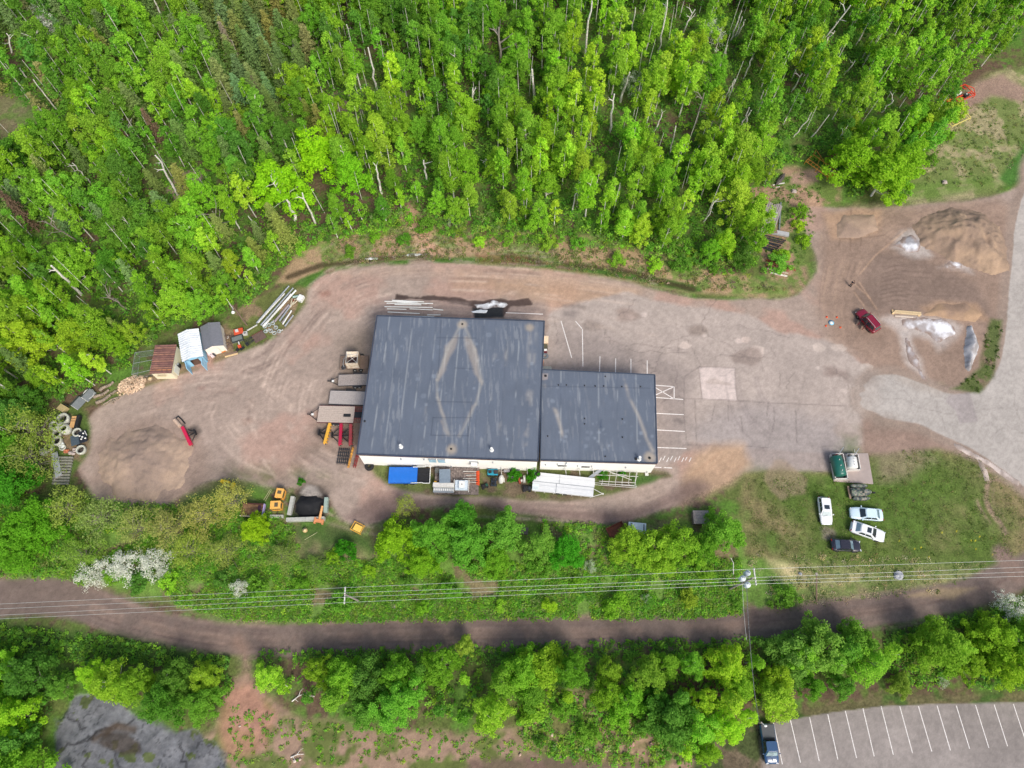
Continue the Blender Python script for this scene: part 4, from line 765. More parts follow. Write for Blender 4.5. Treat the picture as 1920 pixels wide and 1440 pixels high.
mass_obj('edge_shrubs', under([(480, 555), (560, 474), (640, 452), (750, 436), (790, 412), (830, 446), (950, 456), (1060, 462), (1250, 492), (1400, 528), (1430, 470), (1425, 400), (1400, 440), (1330, 470), (1250, 450), (1060, 415), (830, 395), (740, 395), (640, 420), (540, 440), (480, 500)], 2900, .2, 1.7, B1, 34, .26, 87, .7) + under([(140, 745), (240, 690), (265, 655), (330, 615), (420, 590), (480, 560), (470, 530), (330, 580), (200, 680), (100, 740)], 800, .3, 2.0, B1, 34, .28, 88, .75) + under([(1440, 345), (1500, 305), (1570, 300), (1600, 370), (1700, 365), (1760, 260), (1780, 190), (1740, 200), (1700, 290), (1560, 270), (1440, 300)], 420, .3, 2.0, D + B1, 30, .3, 89, .75), LEAFA, 'shrubby leafy growth along the foot of the forest edge', 'shrubs')
mass_obj('low_brush', under(STRIP, 9000, .02, .35, B1, 20, .22, 72, .6) + under([(-20, 930), (500, 960), (560, 1000), (560, 1060), (430, 1060), (330, 1090), (150, 1085), (-20, 1080)], 4200, .02, .6, B1, 20, .24, 73, .65) + under([(0, 1170), (200, 1195), (430, 1232), (430, 1250), (200, 1245), (0, 1228)], 900, .1, .5, D, 18, .26, 74, .5)
         + under([(960, 1295), (1240, 1310), (1250, 1400), (1240, 1440), (1000, 1420), (960, 1350)], 900, .1, .5, B1, 18, .26, 75, .5) + under([(1000, 975), (1140, 985), (1140, 1050), (1060, 1060)], 260, .1, .4, B1, 16, .26, 76, .5) + under([(1660, 1185), (1740, 1170), (1960, 1110), (1960, 1290), (1700, 1290), (1660, 1250)], 1500, .1, .7, D, 16, .28, 77, .5)
         + under([(480, 1222), (1600, 1190), (1640, 1205), (1420, 1236), (1000, 1242), (490, 1250)], 1100, .1, .6, D, 16, .28, 78, .5), LEAFA, 'dense knee-high leafy brush on the slope below the power lines and beside the track', 'brush')
mass_obj('soil_weeds', under([(430, 1320), (560, 1350), (900, 1375), (1240, 1370), (1270, 1425), (900, 1425), (430, 1440)], 700, .0, .1, B1, 14, .2, 85, .35), LEAFA, 'small green weeds dotted over the bare pink soil at the bottom', 'weeds')
S1 = [(206, 192, 152), (190, 178, 136), (124, 148, 76), (110, 140, 68)]
mass_obj('tall_grass', under([(1400, 1040), (1700, 1045), (1870, 1062), (1760, 1110), (1560, 1130), (1420, 1150)], 600, .0, .03, S1, 16, .16, 79, .6) + under([(620, 452), (780, 410), (1000, 445), (1250, 485), (1480, 545), (1300, 545), (1000, 495), (760, 485), (600, 500)], 3400, .0, .06, [(136, 150, 84), (120, 144, 72), (172, 154, 124), (150, 142, 104)], 16, .2, 80, .5)
         + under([(1420, 340), (1560, 320), (1530, 400), (1520, 480), (1440, 530)], 420, .02, .2, [(110, 148, 66), (96, 136, 58)], 14, .2, 81, .45) + under([(1700, 350), (1760, 260), (1800, 200), (1930, 190), (1930, 280), (1860, 350)], 700, .02, .15, [(118, 146, 72), (150, 154, 104)], 14, .2, 82, .5) + under([(1840, 735), (1868, 700), (1880, 600), (1850, 620), (1835, 690), (1790, 728)], 160, .02, .15, [(88, 112, 50)], 12, .22, 83, .4)
         + under([(1400, 890), (1640, 905), (1700, 840), (1840, 860), (1920, 930), (1920, 1040), (1400, 1045)], 1500, .0, .02, [(104, 128, 58), (94, 122, 52), (138, 134, 92)], 12, .13, 84, .6), LEAFA, 'coarse green and straw-coloured grass on the banks and the lawn', 'grass')
# ================================================================ things
STEEL = mat((70, 70, 74), rough=.5, metal=.3, var=.3, name='dark_steel'); BLACK = mat((34, 34, 37), rough=.6, var=.3, name='black_paint'); RUBBER = mat((36, 36, 38), rough=.9, var=.25, name='rubber')
WHITE = mat((226, 226, 222), rough=.55, var=.12, name='white_paint'); OFFW = mat((208, 206, 200), rough=.6, var=.2, name='off_white'); GREY = mat((140, 146, 152), rough=.55, var=.15, name='grey_paint')
ALU = mat((186, 190, 194), rough=.35, metal=.6, var=.15, name='galvanised'); WOODG = mat((160, 150, 144), rough=.9, var=.35, scale=7, name='weathered_wood'); WOODB = mat((128, 108, 94), rough=.9, var=.35, scale=7, name='brown_wood')
WOODN = mat((222, 190, 142), rough=.8, var=.2, scale=6, name='new_wood'); CONC = mat((176, 176, 168), rough=.9, var=.25, scale=3, bump=.2, name='concrete'); YEL = mat((226, 170, 60), rough=.5, var=.2, name='yellow_paint')
RED = mat((172, 34, 56), rough=.45, var=.2, coat=.3, name='red_paint'); REDF = mat((160, 62, 66), rough=.6, var=.25, name='faded_red'); ORG = mat((226, 88, 44), rough=.5, var=.2, name='orange_paint'); RUST = mat((120, 72, 52), rough=.9, var=.4, scale=5, name='rust')
BLUEP = mat((96, 160, 214), rough=.4, var=.12, name='pale_blue'); GLASS = glass_mat(); GLASSP = mat((112, 136, 150), rough=.12, var=.15, coat=1, name='pale_glass'); RIM = mat((150, 152, 156), rough=.3, metal=.7, var=.1, name='rim')
REDL = mat((150, 20, 18), rough=.3, var=.1, name='tail_lens'); CLEAR = mat((220, 224, 228), rough=.15, var=.05, coat=1, name='lamp_lens'); GREEN = mat((26, 98, 84), rough=.4, var=.15, coat=.3, name='green_paint')

def planks(L, Wd, z, n, t=.05, gap=.02, along=True, jit=.0, seed=1):     # a deck of boards, one mesh
    m = MB(); rd = random.Random(seed); span = Wd if along else L; w_ = span / n
    for i in range(n):
        o = -span / 2 + (i + .5) * w_; e = rd.uniform(-jit, jit)
        m.box((e, o, z) if along else (o, e, z), (L, w_ - gap, t) if along else (w_ - gap, Wd, t))
    return m
def wheel(parent, x, y, r=.34, w=.22, rim=RIM, flat=False, name='wheel'):
    t = MB(); prof = [(r * .55, -w / 2), (r * .93, -w / 2), (r, -w / 2 + .04), (r, w / 2 - .04), (r * .93, w / 2), (r * .55, w / 2)]
    c = (x, y, w / 2 if flat else r)
    t.lathe(prof, c, 22, 'Z' if flat else 'Y', closed=True); o = t.build(name, RUBBER, parent)
    q = MB(); q.lathe([(.05, -w * .34), (r * .56, -w * .4), (r * .56, w * .4), (.05, w * .34)], c, 18, 'Z' if flat else 'Y'); q.build('rim', rim, o); return o
def vent_pipe(parent, x, y, z, r=.15, h=.7, m=WHITE):
    b = MB(); b.tube((x, y, z), (x, y, z + h), r, r, 12); b.tube((x, y, z + h), (x, y, z + h + .12), r * 1.35, r * 1.1, 12); b.tube((x, y, z), (x, y, z + .06), r * 2, r * 1.6, 12); return b.build('vent_pipe', m, parent)

# ---------------------------------------------------------------- the two-part workshop
def roof_mesh(name, Q, z, paint, m, parent, off, step=.2):
    A, B, C_, D_ = [np.array(q) for q in Q]          # NW NE SE SW
    step = .12; nu = int(np.linalg.norm(B - A) / step); nv_ = int(np.linalg.norm(D_ - A) / step)
    u, v = np.meshgrid(np.linspace(0, 1, nu), np.linspace(0, 1, nv_)); u = u[..., None]; v = v[..., None]
    P = (A * (1 - u) + B * u) * (1 - v) + (D_ * (1 - u) + C_ * u) * v; p = Paint(P[..., 0], P[..., 1], base=(95, 103, 116)); paint(p, lambda s, t: tuple(((A * (1 - s) + B * s) * (1 - t) + (D_ * (1 - s) + C_ * s) * t)))
    i = np.arange(nu * nv_).reshape(nv_, nu); q = np.stack([i[1:, :-1], i[1:, 1:], i[:-1, 1:], i[:-1, :-1]], -1).reshape(-1, 4)
    V = np.stack([P[..., 0] - off[0], P[..., 1] - off[1], np.full(P.shape[:2], z)], -1).reshape(-1, 3)
    return link(name, fast_mesh(name, V, q, np.clip(p.c, .004, .9).reshape(-1, 3), m), parent)
ROOFM = attr_mat('roof_membrane', rough=.5, fine=4, amt=.07, bump=.05, spec=.5)
CREAM = mat((252, 249, 244), rough=.8, var=.07, scale=.8, name='cream_block'); FASC = mat((92, 66, 66), rough=.5, var=.15, name='brown_fascia'); CAP = mat((62, 72, 88), rough=.4, var=.15, name='dark_cap')
TAN = (196, 176, 150); PALE = (140, 156, 180)
def seams(p, U, n, seed, faint=10):
    rd = random.Random(seed)
    nn = fbm(p.X, p.Y, 3, seed, 4) - .5; p.c *= (1 + .22 * nn)[..., None]
    nn = vn(p.X * 5, p.Y * .6, 1.6, seed + 4) - .5; p.c *= (1 + .07 * nn)[..., None]
    for i in range(1, n):
        u = i / n; p.line([U(u, .0), U(u, 1)], .05, (54, 62, 78), op=.35, soft=.25, px=False)
        p.line([U(u + .002, .0), U(u + .002, 1)], .10, (186, 190, 190), op=.5, soft=.16, px=False, brk=rd.uniform(.42, .62))
    for i in range(faint * 12):
        u, v = rd.random(), rd.random() * .9; L_ = rd.uniform(.01, .09); p.line([U(u, v), U(u, v + L_)], rd.uniform(.03, .12), rd.choice([(150, 146, 140), (120, 134, 154), (140, 148, 158)]), op=rd.uniform(.05, .26), soft=.25, px=False)
    nn = vn(p.X * 9 + p.Y * .35, p.Y * .8, 1.8, seed + 8); t = np.clip((nn - .66) * 2, 0, .2)[..., None] * np.clip(vn(p.X, p.Y, 2.5, seed + 9) * 2 - .6, 0, 1)[..., None]; p.c = p.c * (1 - t) + np.array(lin((176, 178, 178))) * t
    for i in range(60):
        x, y = U(rd.uniform(.02, .98), rd.uniform(.02, .98)); p.poly([(x - .12, y - .12), (x + .12, y - .12), (x + .12, y + .12), (x - .12, y + .12)], (150, 160, 172), soft=.15, op=rd.uniform(.1, .35), px=False)
def drain_mark(p, x, y):
    p.poly([(x + .75 * cos(t), y + .75 * sin(t)) for t in np.linspace(0, 5.8, 12)], (164, 152, 136), soft=.4, px=False, op=.8)
def paint_main(p, U):
    seams(p, U, 14, 3, 13)
    R = lambda px, py: G(px, py, 5.5)
    for P in [[(858, 628), (838, 650), (826, 690), (822, 712), (836, 690), (850, 652)], [(874, 632), (892, 655), (898, 700), (904, 720), (890, 700), (878, 660)], [(820, 740), (824, 770), (833, 782), (826, 752)], [(894, 755), (880, 780), (874, 785), (886, 760)], [(874, 785), (862, 812), (858, 818), (868, 795)], [(828, 790), (842, 812), (838, 818), (830, 806)]]:
        p.poly([R(*q) for q in P], TAN, soft=.3, rough=.7, op=.3, px=False)
    for a, b, w_ in [((862, 612), (840, 655), .35), ((840, 655), (819, 712), .3), ((872, 612), (890, 655), .35), ((890, 655), (904, 715), .3), ((819, 712), (820, 745), .2), ((820, 745), (842, 816), .3), ((904, 715), (892, 758), .25), ((892, 758), (862, 818), .3)]: p.line([R(*a), R(*b)], w_, (164, 160, 152), op=.55, soft=.3, px=False, brk=.15)
    for x in (918, 938, 992): p.line([R(x + 14, 625), R(x - 6, 850)], .28, (172, 166, 156), op=.45, soft=.5, px=False, brk=.5)
    p.line([R(994, 620), R(985, 852)], .5, (168, 162, 154), op=.42, soft=.4, px=False, brk=.48)
    for P in [[(808, 816), (878, 817)], [(816, 753), (884, 754)], [(812, 783), (884, 783)], [(853, 690), (888, 692)], [(820, 633), (892, 634)], [(878, 800), (876, 852)], [(812, 783), (808, 816)], [(884, 754), (878, 817)], [(827, 600), (822, 700)]]: p.line([R(*q) for q in P], .07, (50, 56, 70), op=.75, soft=.14, px=False)
    drain_mark(p, *R(867, 608)); drain_mark(p, *R(846, 842)); drain_mark(p, *R(994, 614))
def paint_annex(p, U):
    seams(p, U, 6, 8, 6); R = lambda px, py: G(px, py, 5.0)
    for P, w_ in [([(1020, 722), (1030, 740), (1044, 775), (1054, 812)], [.3, .4, .5, .2]), ([(1170, 712), (1180, 745), (1198, 782), (1212, 820), (1224, 845)], [.3, .3, .3, .4, .5]), ([(1053, 810), (1056, 820)], .3)]: p.line([R(*q) for q in P], w_, (178, 168, 154), op=.6, soft=.35, px=False, brk=.42)
    p.line([R(1015, 724), R(1226, 728)], .07, (50, 56, 70), op=.6, soft=.14, px=False); p.poly([R(*q) for q in [(1014, 700), (1028, 700), (1028, 712), (1014, 712)]], (150, 142, 140), soft=.1, op=.8, px=False); drain_mark(p, *R(1218, 858))
    p.poly([R(*q) for q in [(1125, 786), (1129, 786), (1128, 802), (1124, 802)]], (60, 72, 92), soft=.2, op=.8, px=False)
def hall(name, label, Q, z, paint, sides, ov=.12):
    cx = sum(q[0] for q in Q) / 4; cy = sum(q[1] for q in Q) / 4; b = thing(name, label, 'building', (cx, cy)); L_ = lambda q, k=1.0: ((q[0] - cx) * k, (q[1] - cy) * k)
    q4 = [L_(q) for q in Q]; m = MB(); m.prism(q4[::-1], 0, z - .6); m.build('wall', CREAM, b)
    f = MB(); e = [L_(q, 1.008) for q in Q]; f.prism(e[::-1], z - .65, z - .02); f.build('fascia', FASC, b)
    A = [np.array(q) for q in Q]; r = roof_mesh('roof', Q, z, paint, ROOFM, b, (cx, cy))
    c = MB()
    for i in range(4):
        p, q = np.array(e[i]), np.array(e[(i + 1) % 4]); d = q - p; l = np.linalg.norm(d); c.box((*((p + q) / 2), z + .045), (l - .02, .14, .13), rz=atan2(d[1], d[0]))
    c.build('parapet_cap', CAP, r); return b, (cx, cy), r
Q1 = [G(708, 593, 5.5), G(1019.5, 603, 5.5), G(1007.5, 862.5, 5.5), G(670.5, 850.5, 5.5)]
ws, w0, wr = hall('workshop_building', 'large flat-roofed workshop with slate-blue membrane roof and tan diamond streaks, cream walls', Q1, 5.5, paint_main, 1)
e1 = G(1019.5, 697.5, 5.0); Q2 = [(G(1013.5, 697, 5.0)[0], e1[1] + .35), G(1227, 703.5, 5.0), G(1231.5, 868, 5.0), (G(1007.5, 862, 5.0)[0] + .3, G(1007.5, 861, 5.0)[1] - .05)]
k_ = .25; Q2[0] = (Q2[0][0] + k_, Q2[0][1]); Q2[3] = (Q2[3][0] + k_, Q2[3][1])
an, a0, ar = hall('office_annex', 'smaller and lower flat-roofed annex with slate-blue roof joined to the workshop\'s right side', Q2, 5.0, paint_annex, 1)
def on(b0, px, py, z): g_ = G(px, py, z); return g_[0] - b0[0], g_[1] - b0[1]
for px, py in [(867, 608), (846, 842), (684, 790)]:
    x, y = on(w0, px, py, 5.5); m = MB(); m.lathe([(.02, .01), (.16, .01), (.16, .09), (.02, .12)], (x, y, 5.5), 12); m.build('roof_drain', BLACK, wr)
for px, py in [(1023, 705), (1218, 859), (1135, 706), (1135, 856), (1047, 722), (1062, 722), (1096, 723), (1116, 724), (1132, 724), (1166, 725), (1201, 725), (1096, 785), (1096, 795), (1167, 786), (1027, 818), (1167, 820)]:
    x, y = on(a0, px, py, 5.0); m = MB(); k = 1 if (px, py) in ((1023, 705), (1218, 859)) else .55; m.lathe([(.02, .01), (.2 * k, .01), (.2 * k, .1), (.02, .13)], (x, y, 5.0), 10); m.build('roof_drain', BLACK, ar)
for px, py in [(752, 838), (922, 844)]: vent_pipe(wr, *on(w0, px, py, 5.5), 5.5, .16, .8)
vent_pipe(ar, *on(a0, 1198, 861, 5.0), 5.0, .17, .9)
m = MB(); x, y = on(a0, 1197, 862, 5.0); m.box((x - .35, y + .1, 5.12), (.3, .3, .24)); m.build('roof_unit', BLACK, ar)
def wallpt(Q, b0, px, z):               # point on the south wall plane under photo column px at height z
    A, B = np.array(Q[3]), np.array(Q[2]); lo, hi = 0., 1.
    for _ in range(40):
        t = (lo + hi) / 2; p = A + (B - A) * t
        if pix(p[0], p[1], z)[0] < px: lo = t
        else: hi = t
    p = A + (B - A) * lo; return p[0] - b0[0], p[1] - b0[1] - .02
wa = atan2(Q1[2][1] - Q1[3][1], Q1[2][0] - Q1[3][0])
for px in (811, 828):
    x, y = wallpt(Q1, w0, px, 3.8); m = MB(); m.box((x, y - .06, 3.7), (1.15, .16, 1.45), rz=wa); o = m.build('window', WHITE, ws); m = MB(); m.box((x, y - .15, 3.7), (1.0, .06, 1.25), rz=wa); m.build('pane', mat((170, 214, 236), rough=.3, var=.1, coat=1), o)
    m = MB(); m.box((x, y - .10, 4.46), (1.2, .2, .05), rz=wa); m.build('window_hood', GREY, ws)
x, y = wallpt(Q1, w0, 889, 3.2); m = MB(); m.box((x, y - .35, 3.3), (1.1, .7, .7), rz=wa, top=.85); m.build('fan_housing', WHITE, ws, .05); m = MB(); m.box((x, y - .06, 3.3), (1.3, .1, .95), rz=wa); m.build('housing_frame', GREY, ws)
for px, z in [(752, 3.9), (795, 4.2), (924, 3.9), (846, 1.0)]: x, y = wallpt(Q1, w0, px, z); m = MB(); m.box((x, y - .1, z), (.18, .2, .25)); m.build('wall_light', GREY, ws)
for px, z, w_, h in [(1054, 2.3, 1.3, .4), (1098, 2.1, 1.2, .45)]:
    x, y = wallpt(Q2, a0, px, z); m = MB(); m.box((x, y - .03, z), (w_, .1, h)); v = m.build('wall_vent', STEEL, an); m = MB()
    for k in range(6): m.box((x - w_ * .4 + k * w_ * .16, y - .09, z), (.05, .05, h * .8))
    m.build('slat', OFFW, v)
for px, z in [(1062, 4.0), (1060, 3.4), (1083, 2.6), (1109, 2.6), (1173, 2.6), (1023, 2.8), (1045, 3.2)]: x, y = wallpt(Q2, a0, px, z); m = MB(); m.box((x, y - .08, z), (.14, .18, .3)); m.build('wall_box', GREY, an)
for px in (1060, 1086, 1112): x, y = wallpt(Q2, a0, px, 1.5); m = MB(); m.tube((x, y - .15, 1.6), (x + .2, y - .9, .2), .05); m.tube((x, y, 1.6), (x, y - .15, 1.6), .05); m.build('drain_pipe', OFFW, an)
x, y = wallpt(Q2, a0, 1213, .4); m = MB(); m.tube((x, y - .1, 0), (x, y - .1, .9), .07); m.box((x, y - .25, .1), (.5, .5, .2)); m.build('downspout', OFFW, an)
for px in (940, 989): x, y = wallpt(Q1, w0, px, 1.2); m = MB(); m.tube((x, y - .1, .0), (x, y - .1, 1.5), .07); m.tube((x, y - .1, .1), (x, y - .8, .1), .07); m.build('downspout', OFFW, ws)

# ---------------------------------------------------------------- vehicles
def loft(sec, xs_, smooth_=True):          # sections of equal length along x
    m = MB(); n = len(sec[0]); vs = []
    for x, s in zip(xs_, sec): vs += [(x + (p[2] if len(p) > 2 else 0), p[0], p[1]) for p in s]
    fs = [(j * n + i, j * n + (i + 1) % n, (j + 1) * n + (i + 1) % n, (j + 1) * n + i) for j in range(len(xs_) - 1) for i in range(n)]
    m.add(vs, fs, smooth_); m.add(vs, [tuple(range(n - 1, -1, -1))] ); m.add(vs, [tuple(range((len(xs_) - 1) * n, len(xs_) * n))]); return m
def ring_sec(w, zb, zs, crown, sill=.04):   # body cross-section, half width w, bottom, shoulder height
    return [(-w * .8, zb), (w * .8, zb), (w * .97, zb + .12), (w, zb + .3), (w * .985, zs - .10), (w * .93, zs - .02), (w * .6, zs + crown * .8), (0, zs + crown), (-w * .6, zs + crown * .8), (-w * .93, zs - .02), (-w * .985, zs - .10), (-w, zb + .3), (-w * .97, zb + .12)]
def car(name, label, cat, a, b, paint, kind='sedan', width=1.82, roofm=None, sunroof=False, spoiler=False, rails=False, wsm=None, group=None, open_doors=False, zc=.7, L0=None):
    # a = nose, b = tail in the photograph
    c, L, ang = seg(b, a, zc); L = L0 or L; t = thing(name, label, cat, c, ang, group); h = L / 2; W = width / 2
    prof = {'sedan': [(-1, .78, .72), (-.97, .9, .80), (-.86, .98, .90), (-.6, 1, .93), (-.2, 1, .92), (.2, 1, .90), (.42, 1, .88), (.7, .98, .83), (.88, .92, .76), (.97, .82, .66), (1, .68, .60)],
            'suv': [(-1, .86, .86), (-.97, .94, .96), (-.8, 1, 1.0), (-.4, 1, 1.0), (0, 1, 1.0), (.3, 1, .99), (.5, .99, .98), (.75, .97, .94), (.92, .9, .86), (.98, .82, .72), (1, .7, .66)]}[kind if kind in ('sedan', 'suv') else 'suv']
    if kind == 'hatch': prof = [(-1, .82, .80), (-.97, .92, .90), (-.8, .99, .95), (-.4, 1, .95), (0, 1, .94), (.25, 1, .93), (.45, 1, .90), (.72, .97, .83), (.9, .9, .74), (.98, .78, .64), (1, .64, .58)]
    if kind == 'pickup': prof = [(-1, .9, .98), (-.985, .97, 1.04), (-.9, 1, 1.06), (-.3, 1, 1.06), (-.1, 1, 1.06), (.2, 1, 1.06), (.4, .99, 1.06), (.7, .97, 1.02), (.9, .92, .94), (.975, .84, .82), (1, .72, .74)]
    body = loft([ring_sec(W * w_, .26, z, .035) for _, w_, z in prof], [x * h for x, _, _ in prof]); bo = body.build('body', paint, t)
    cab = {'sedan': (-.78, -.50, .14, .46, 1.42), 'hatch': (-.97, -.84, .10, .44, 1.48), 'suv': (-.96, -.84, .18, .48, 1.70), 'pickup': (-.22, -.15, .36, .60, 1.78)}[kind]
    x0, x1, x2, x3 = [v * h for v in cab[:4]]; zt = cab[4]; zb = {'sedan': .86, 'hatch': .88, 'suv': .95, 'pickup': 1.02}[kind]; wb = W * .93; wt = W * .74
    m = MB(); k = .16
    def ringat(z, f): # rounded rectangle at blend f
        X0 = x0 + (x1 - x0) * f; X1 = x3 + (x2 - x3) * f; w_ = wb + (wt - wb) * f; r = .14
        return [(X0, -w_ + r), (X0 + r, -w_), (X1 - r, -w_), (X1, -w_ + r * 1.3), (X1 + .03, 0), (X1, w_ - r * 1.3), (X1 - r, w_), (X0 + r, w_), (X0, w_ - r), (X0 - .02, 0)]
    rings = [[(x, y, z) for x, y in ringat(z, f)] for z, f in ((zb, 0), (zt - .07, .93), (zt - .015, 1.02), (zt + .01, 1.12))]
    n = 10; vs = [p for r in rings for p in r]; m.add(vs, [(j * n + i, j * n + (i + 1) % n, (j + 1) * n + (i + 1) % n, (j + 1) * n + i) for j in range(3) for i in range(n)] + [tuple(range(3 * n, 4 * n))], False)
    cb = m.build('cabin', roofm or paint, t, 0)
    def face(f0, f1, s0, s1, side, off=.012):   # window quad lying 12 mm proud of the cabin
        def P(f, s):
            X0 = x0 + (x1 - x0) * f; X1 = x3 + (x2 - x3) * f; w_ = wb + (wt - wb) * f; z = zb + (zt - .07 - zb) * f / .93
            if side == 'f': return (X1 + off + .03 * (1 - abs(s)), s * (w_ - .13), z + off)
            if side == 'r': return (X0 - off - .02 * (1 - abs(s)), s * (w_ - .13), z + off)
            return (X0 + (X1 - X0) * s, (w_ + off) * side, z + off)
        if side in ('f', 'r'):
            cs = (-.97, -.4, 0, .4, .97); q = MB(); vs = [P(f0, s) for s in cs] + [P(f1, s) for s in cs]; q.add(vs, [(i, i + 1, 6 + i, 5 + i) for i in range(4)] if side == 'f' else [(i + 1, i, 5 + i, 6 + i) for i in range(4)]); return q
        q = MB(); q.quad(P(f0, s0), P(f0, s1), P(f1, s1), P(f1, s0)); return q
    face(.06, .9, 0, 0, 'f').build('windshield', wsm or GLASS, t); face(.12, .88, 0, 0, 'r').build('rear_window', wsm if kind == 'suv' else GLASSP if kind != 'pickup' else GLASS, t)
    for sd in (-1, 1):
        for s0, s1 in ((.07, .30), (.33, .60), (.63, .93)) if kind in ('suv', 'hatch') else ((.12, .47), (.51, .9)): face(.14, .88, s0, s1, sd).build('side_window', GLASS, t)
        mi = MB(); mi.box((x3 - .28, sd * (W + .09), zb + .1), (.14, .2, .13)); mi.build('mirror', paint, t, .03)
        hl = MB(); hl.box((h * .955, sd * W * .66, .66 if kind != 'pickup' else .86), (.12, .34, .13), rz=-sd * .35); hl.build('headlight', CLEAR, t, .02)
        tl = MB(); tl.box((-h * .985, sd * W * .72, .8), (.07, .3, .16), rz=sd * .25); tl.build('taillight', REDL, t, .02)
        for wx in (.62, -.58): wheel(t, wx * h, sd * (W - .11), .33 if kind in ('sedan', 'hatch') else .37, .21)
    for s, x in (('front_bumper', h * .985), ('rear_bumper', -h * .985)): bm_ = MB(); bm_.box((x, 0, .45), (.12, W * 1.5, .22)); bm_.build(s, paint if kind != 'pickup' else ALU, t, .04)
    if sunroof: s_ = MB(); s_.box((x1 + (x2 - x1) * .72, 0, zt + .02), (.62, .78, .03)); s_.build('sunroof', GLASS, t, .01)
    if spoiler: s_ = MB(); s_.box((-h * .93, 0, 1.08), (.2, W * 1.7, .04)); s_.box((-h * .9, W * .7, .98), (.1, .05, .2)); s_.box((-h * .9, -W * .7, .98), (.1, .05, .2)); s_.build('spoiler', paint, t)
    if rails:
        for sd in (-1, 1): s_ = MB(); s_.path([(x1 + .1, sd * wt * .86, zt), (x1 + .25, sd * wt * .86, zt + .09), (x2 - .25, sd * wt * .86, zt + .09), (x2 - .05, sd * wt * .86, zt)], .03); s_.build('roof_rail', OFFW, t)
    if open_doors:
        for x, ln in ((x3 - .35, 1.05), (x3 - 1.45, .95)):
            d = MB(); an_ = radians(118); ex, ey = cos(an_) * ln, -0; 
            p0 = Vector((x, W, 0)); p1 = p0 + Vector((-cos(radians(62)) * ln, sin(radians(62)) * ln, 0)); mid = (p0 + p1) / 2
            d.box((mid.x, mid.y, .68), (ln, .09, .72), rz=atan2((p1 - p0).y, (p1 - p0).x)); dd = d.build('door', paint, t, .03)
            d = MB(); d.box((mid.x, mid.y, 1.24), (ln * .9, .03, .40), rz=atan2((p1 - p0).y, (p1 - p0).x)); d.build('door_window', GLASS, dd)
            d = MB(); d.box((x - ln / 2, W * .93, .75), (ln * .9, .1, .7)); d.build('door_opening', BLACK, t)
            d = MB(); d.box((x - ln / 2, W * .6, .75), (.5, .5, .3)); d.box((x - ln / 2 - .22, W * .6, 1.1), (.12, .48, .6)); d.build('seat', STEEL, t)
    if kind == 'pickup':
        bd = MB(); bd.box((-h * .61, 0, 1.12), (h * .72, W * 1.72, .05)); bd.build('bed_cover', mat((78, 80, 84), rough=.7, var=.12), t, .015)
        q = MB(); q.box((-h * .24, 0, 1.2), (.12, W * 1.5, .3)); q.build('cab_gap', BLACK, t)
        wp = MB(); wp.box((h * .8, 0, 1.09), (.4, .08, .03)); wp.build('hood_scoop', paint, t)
    wb_ = MB(); wb_.tube((x3 + .05, -.5, zb + .07), (x3 - .12, .1, zb + .22), .015); wb_.build('wiper', BLACK, t)
    return t
CWH = mat((232, 234, 236), rough=.25, var=.03, coat=.6, name='white_car_paint'); CWB = mat((206, 226, 236), rough=.25, var=.03, coat=.6, name='bluish_white_paint')
CBK = mat((38, 36, 48), rough=.25, var=.1, coat=.8, name='black_car_paint'); CBL = mat((34, 72, 112), rough=.25, var=.1, coat=.8, name='blue_car_paint'); CRD = mat((128, 18, 44), rough=.3, var=.08, coat=.8, name='crimson_car_paint')
car('parked_car', 'white hatchback with a small dark sunroof, nose down, leftmost car on the grass', 'car', (1550.5, 983), (1544, 932), CWH, 'hatch', sunroof=True, wsm=mat((176, 190, 192), rough=.15, var=.15, coat=1))
car('parked_car', 'bluish-white sedan without sunroof, level on the grass, below the camouflage trailer', 'car', (1595, 961), (1655, 966), CWB, 'sedan', width=1.85, L0=4.75)
car('parked_car', 'white sedan with sunroof and rear spoiler, tilted nose to the lower right', 'car', (1658, 1007), (1597, 986), CWH, 'sedan', sunroof=True, spoiler=True, width=1.85, L0=4.9)
car('parked_car', 'black sedan on the grass, lowest of the four cars on the lawn', 'car', (1614, 1024), (1559, 1021), CBK, 'sedan', wsm=GLASSP, width=1.8)
car('pickup_truck', 'blue pickup truck with a grey covered bed in the corner of the lined parking lot', 'pickup', (1448.5, 1433), (1437.5, 1357), CBL, 'pickup', width=1.95, wsm=mat((150, 170, 176), rough=.12, var=.4, coat=1), zc=.9)
car('parked_car', 'crimson sport utility car with roof rails and open side doors on the sandy lot', 'car', (1612, 583), (1643, 619), CRD, 'suv', rails=True, open_doors=True, width=1.85, wsm=mat((60, 84, 84), rough=.12, var=.2, coat=1), L0=4.5)

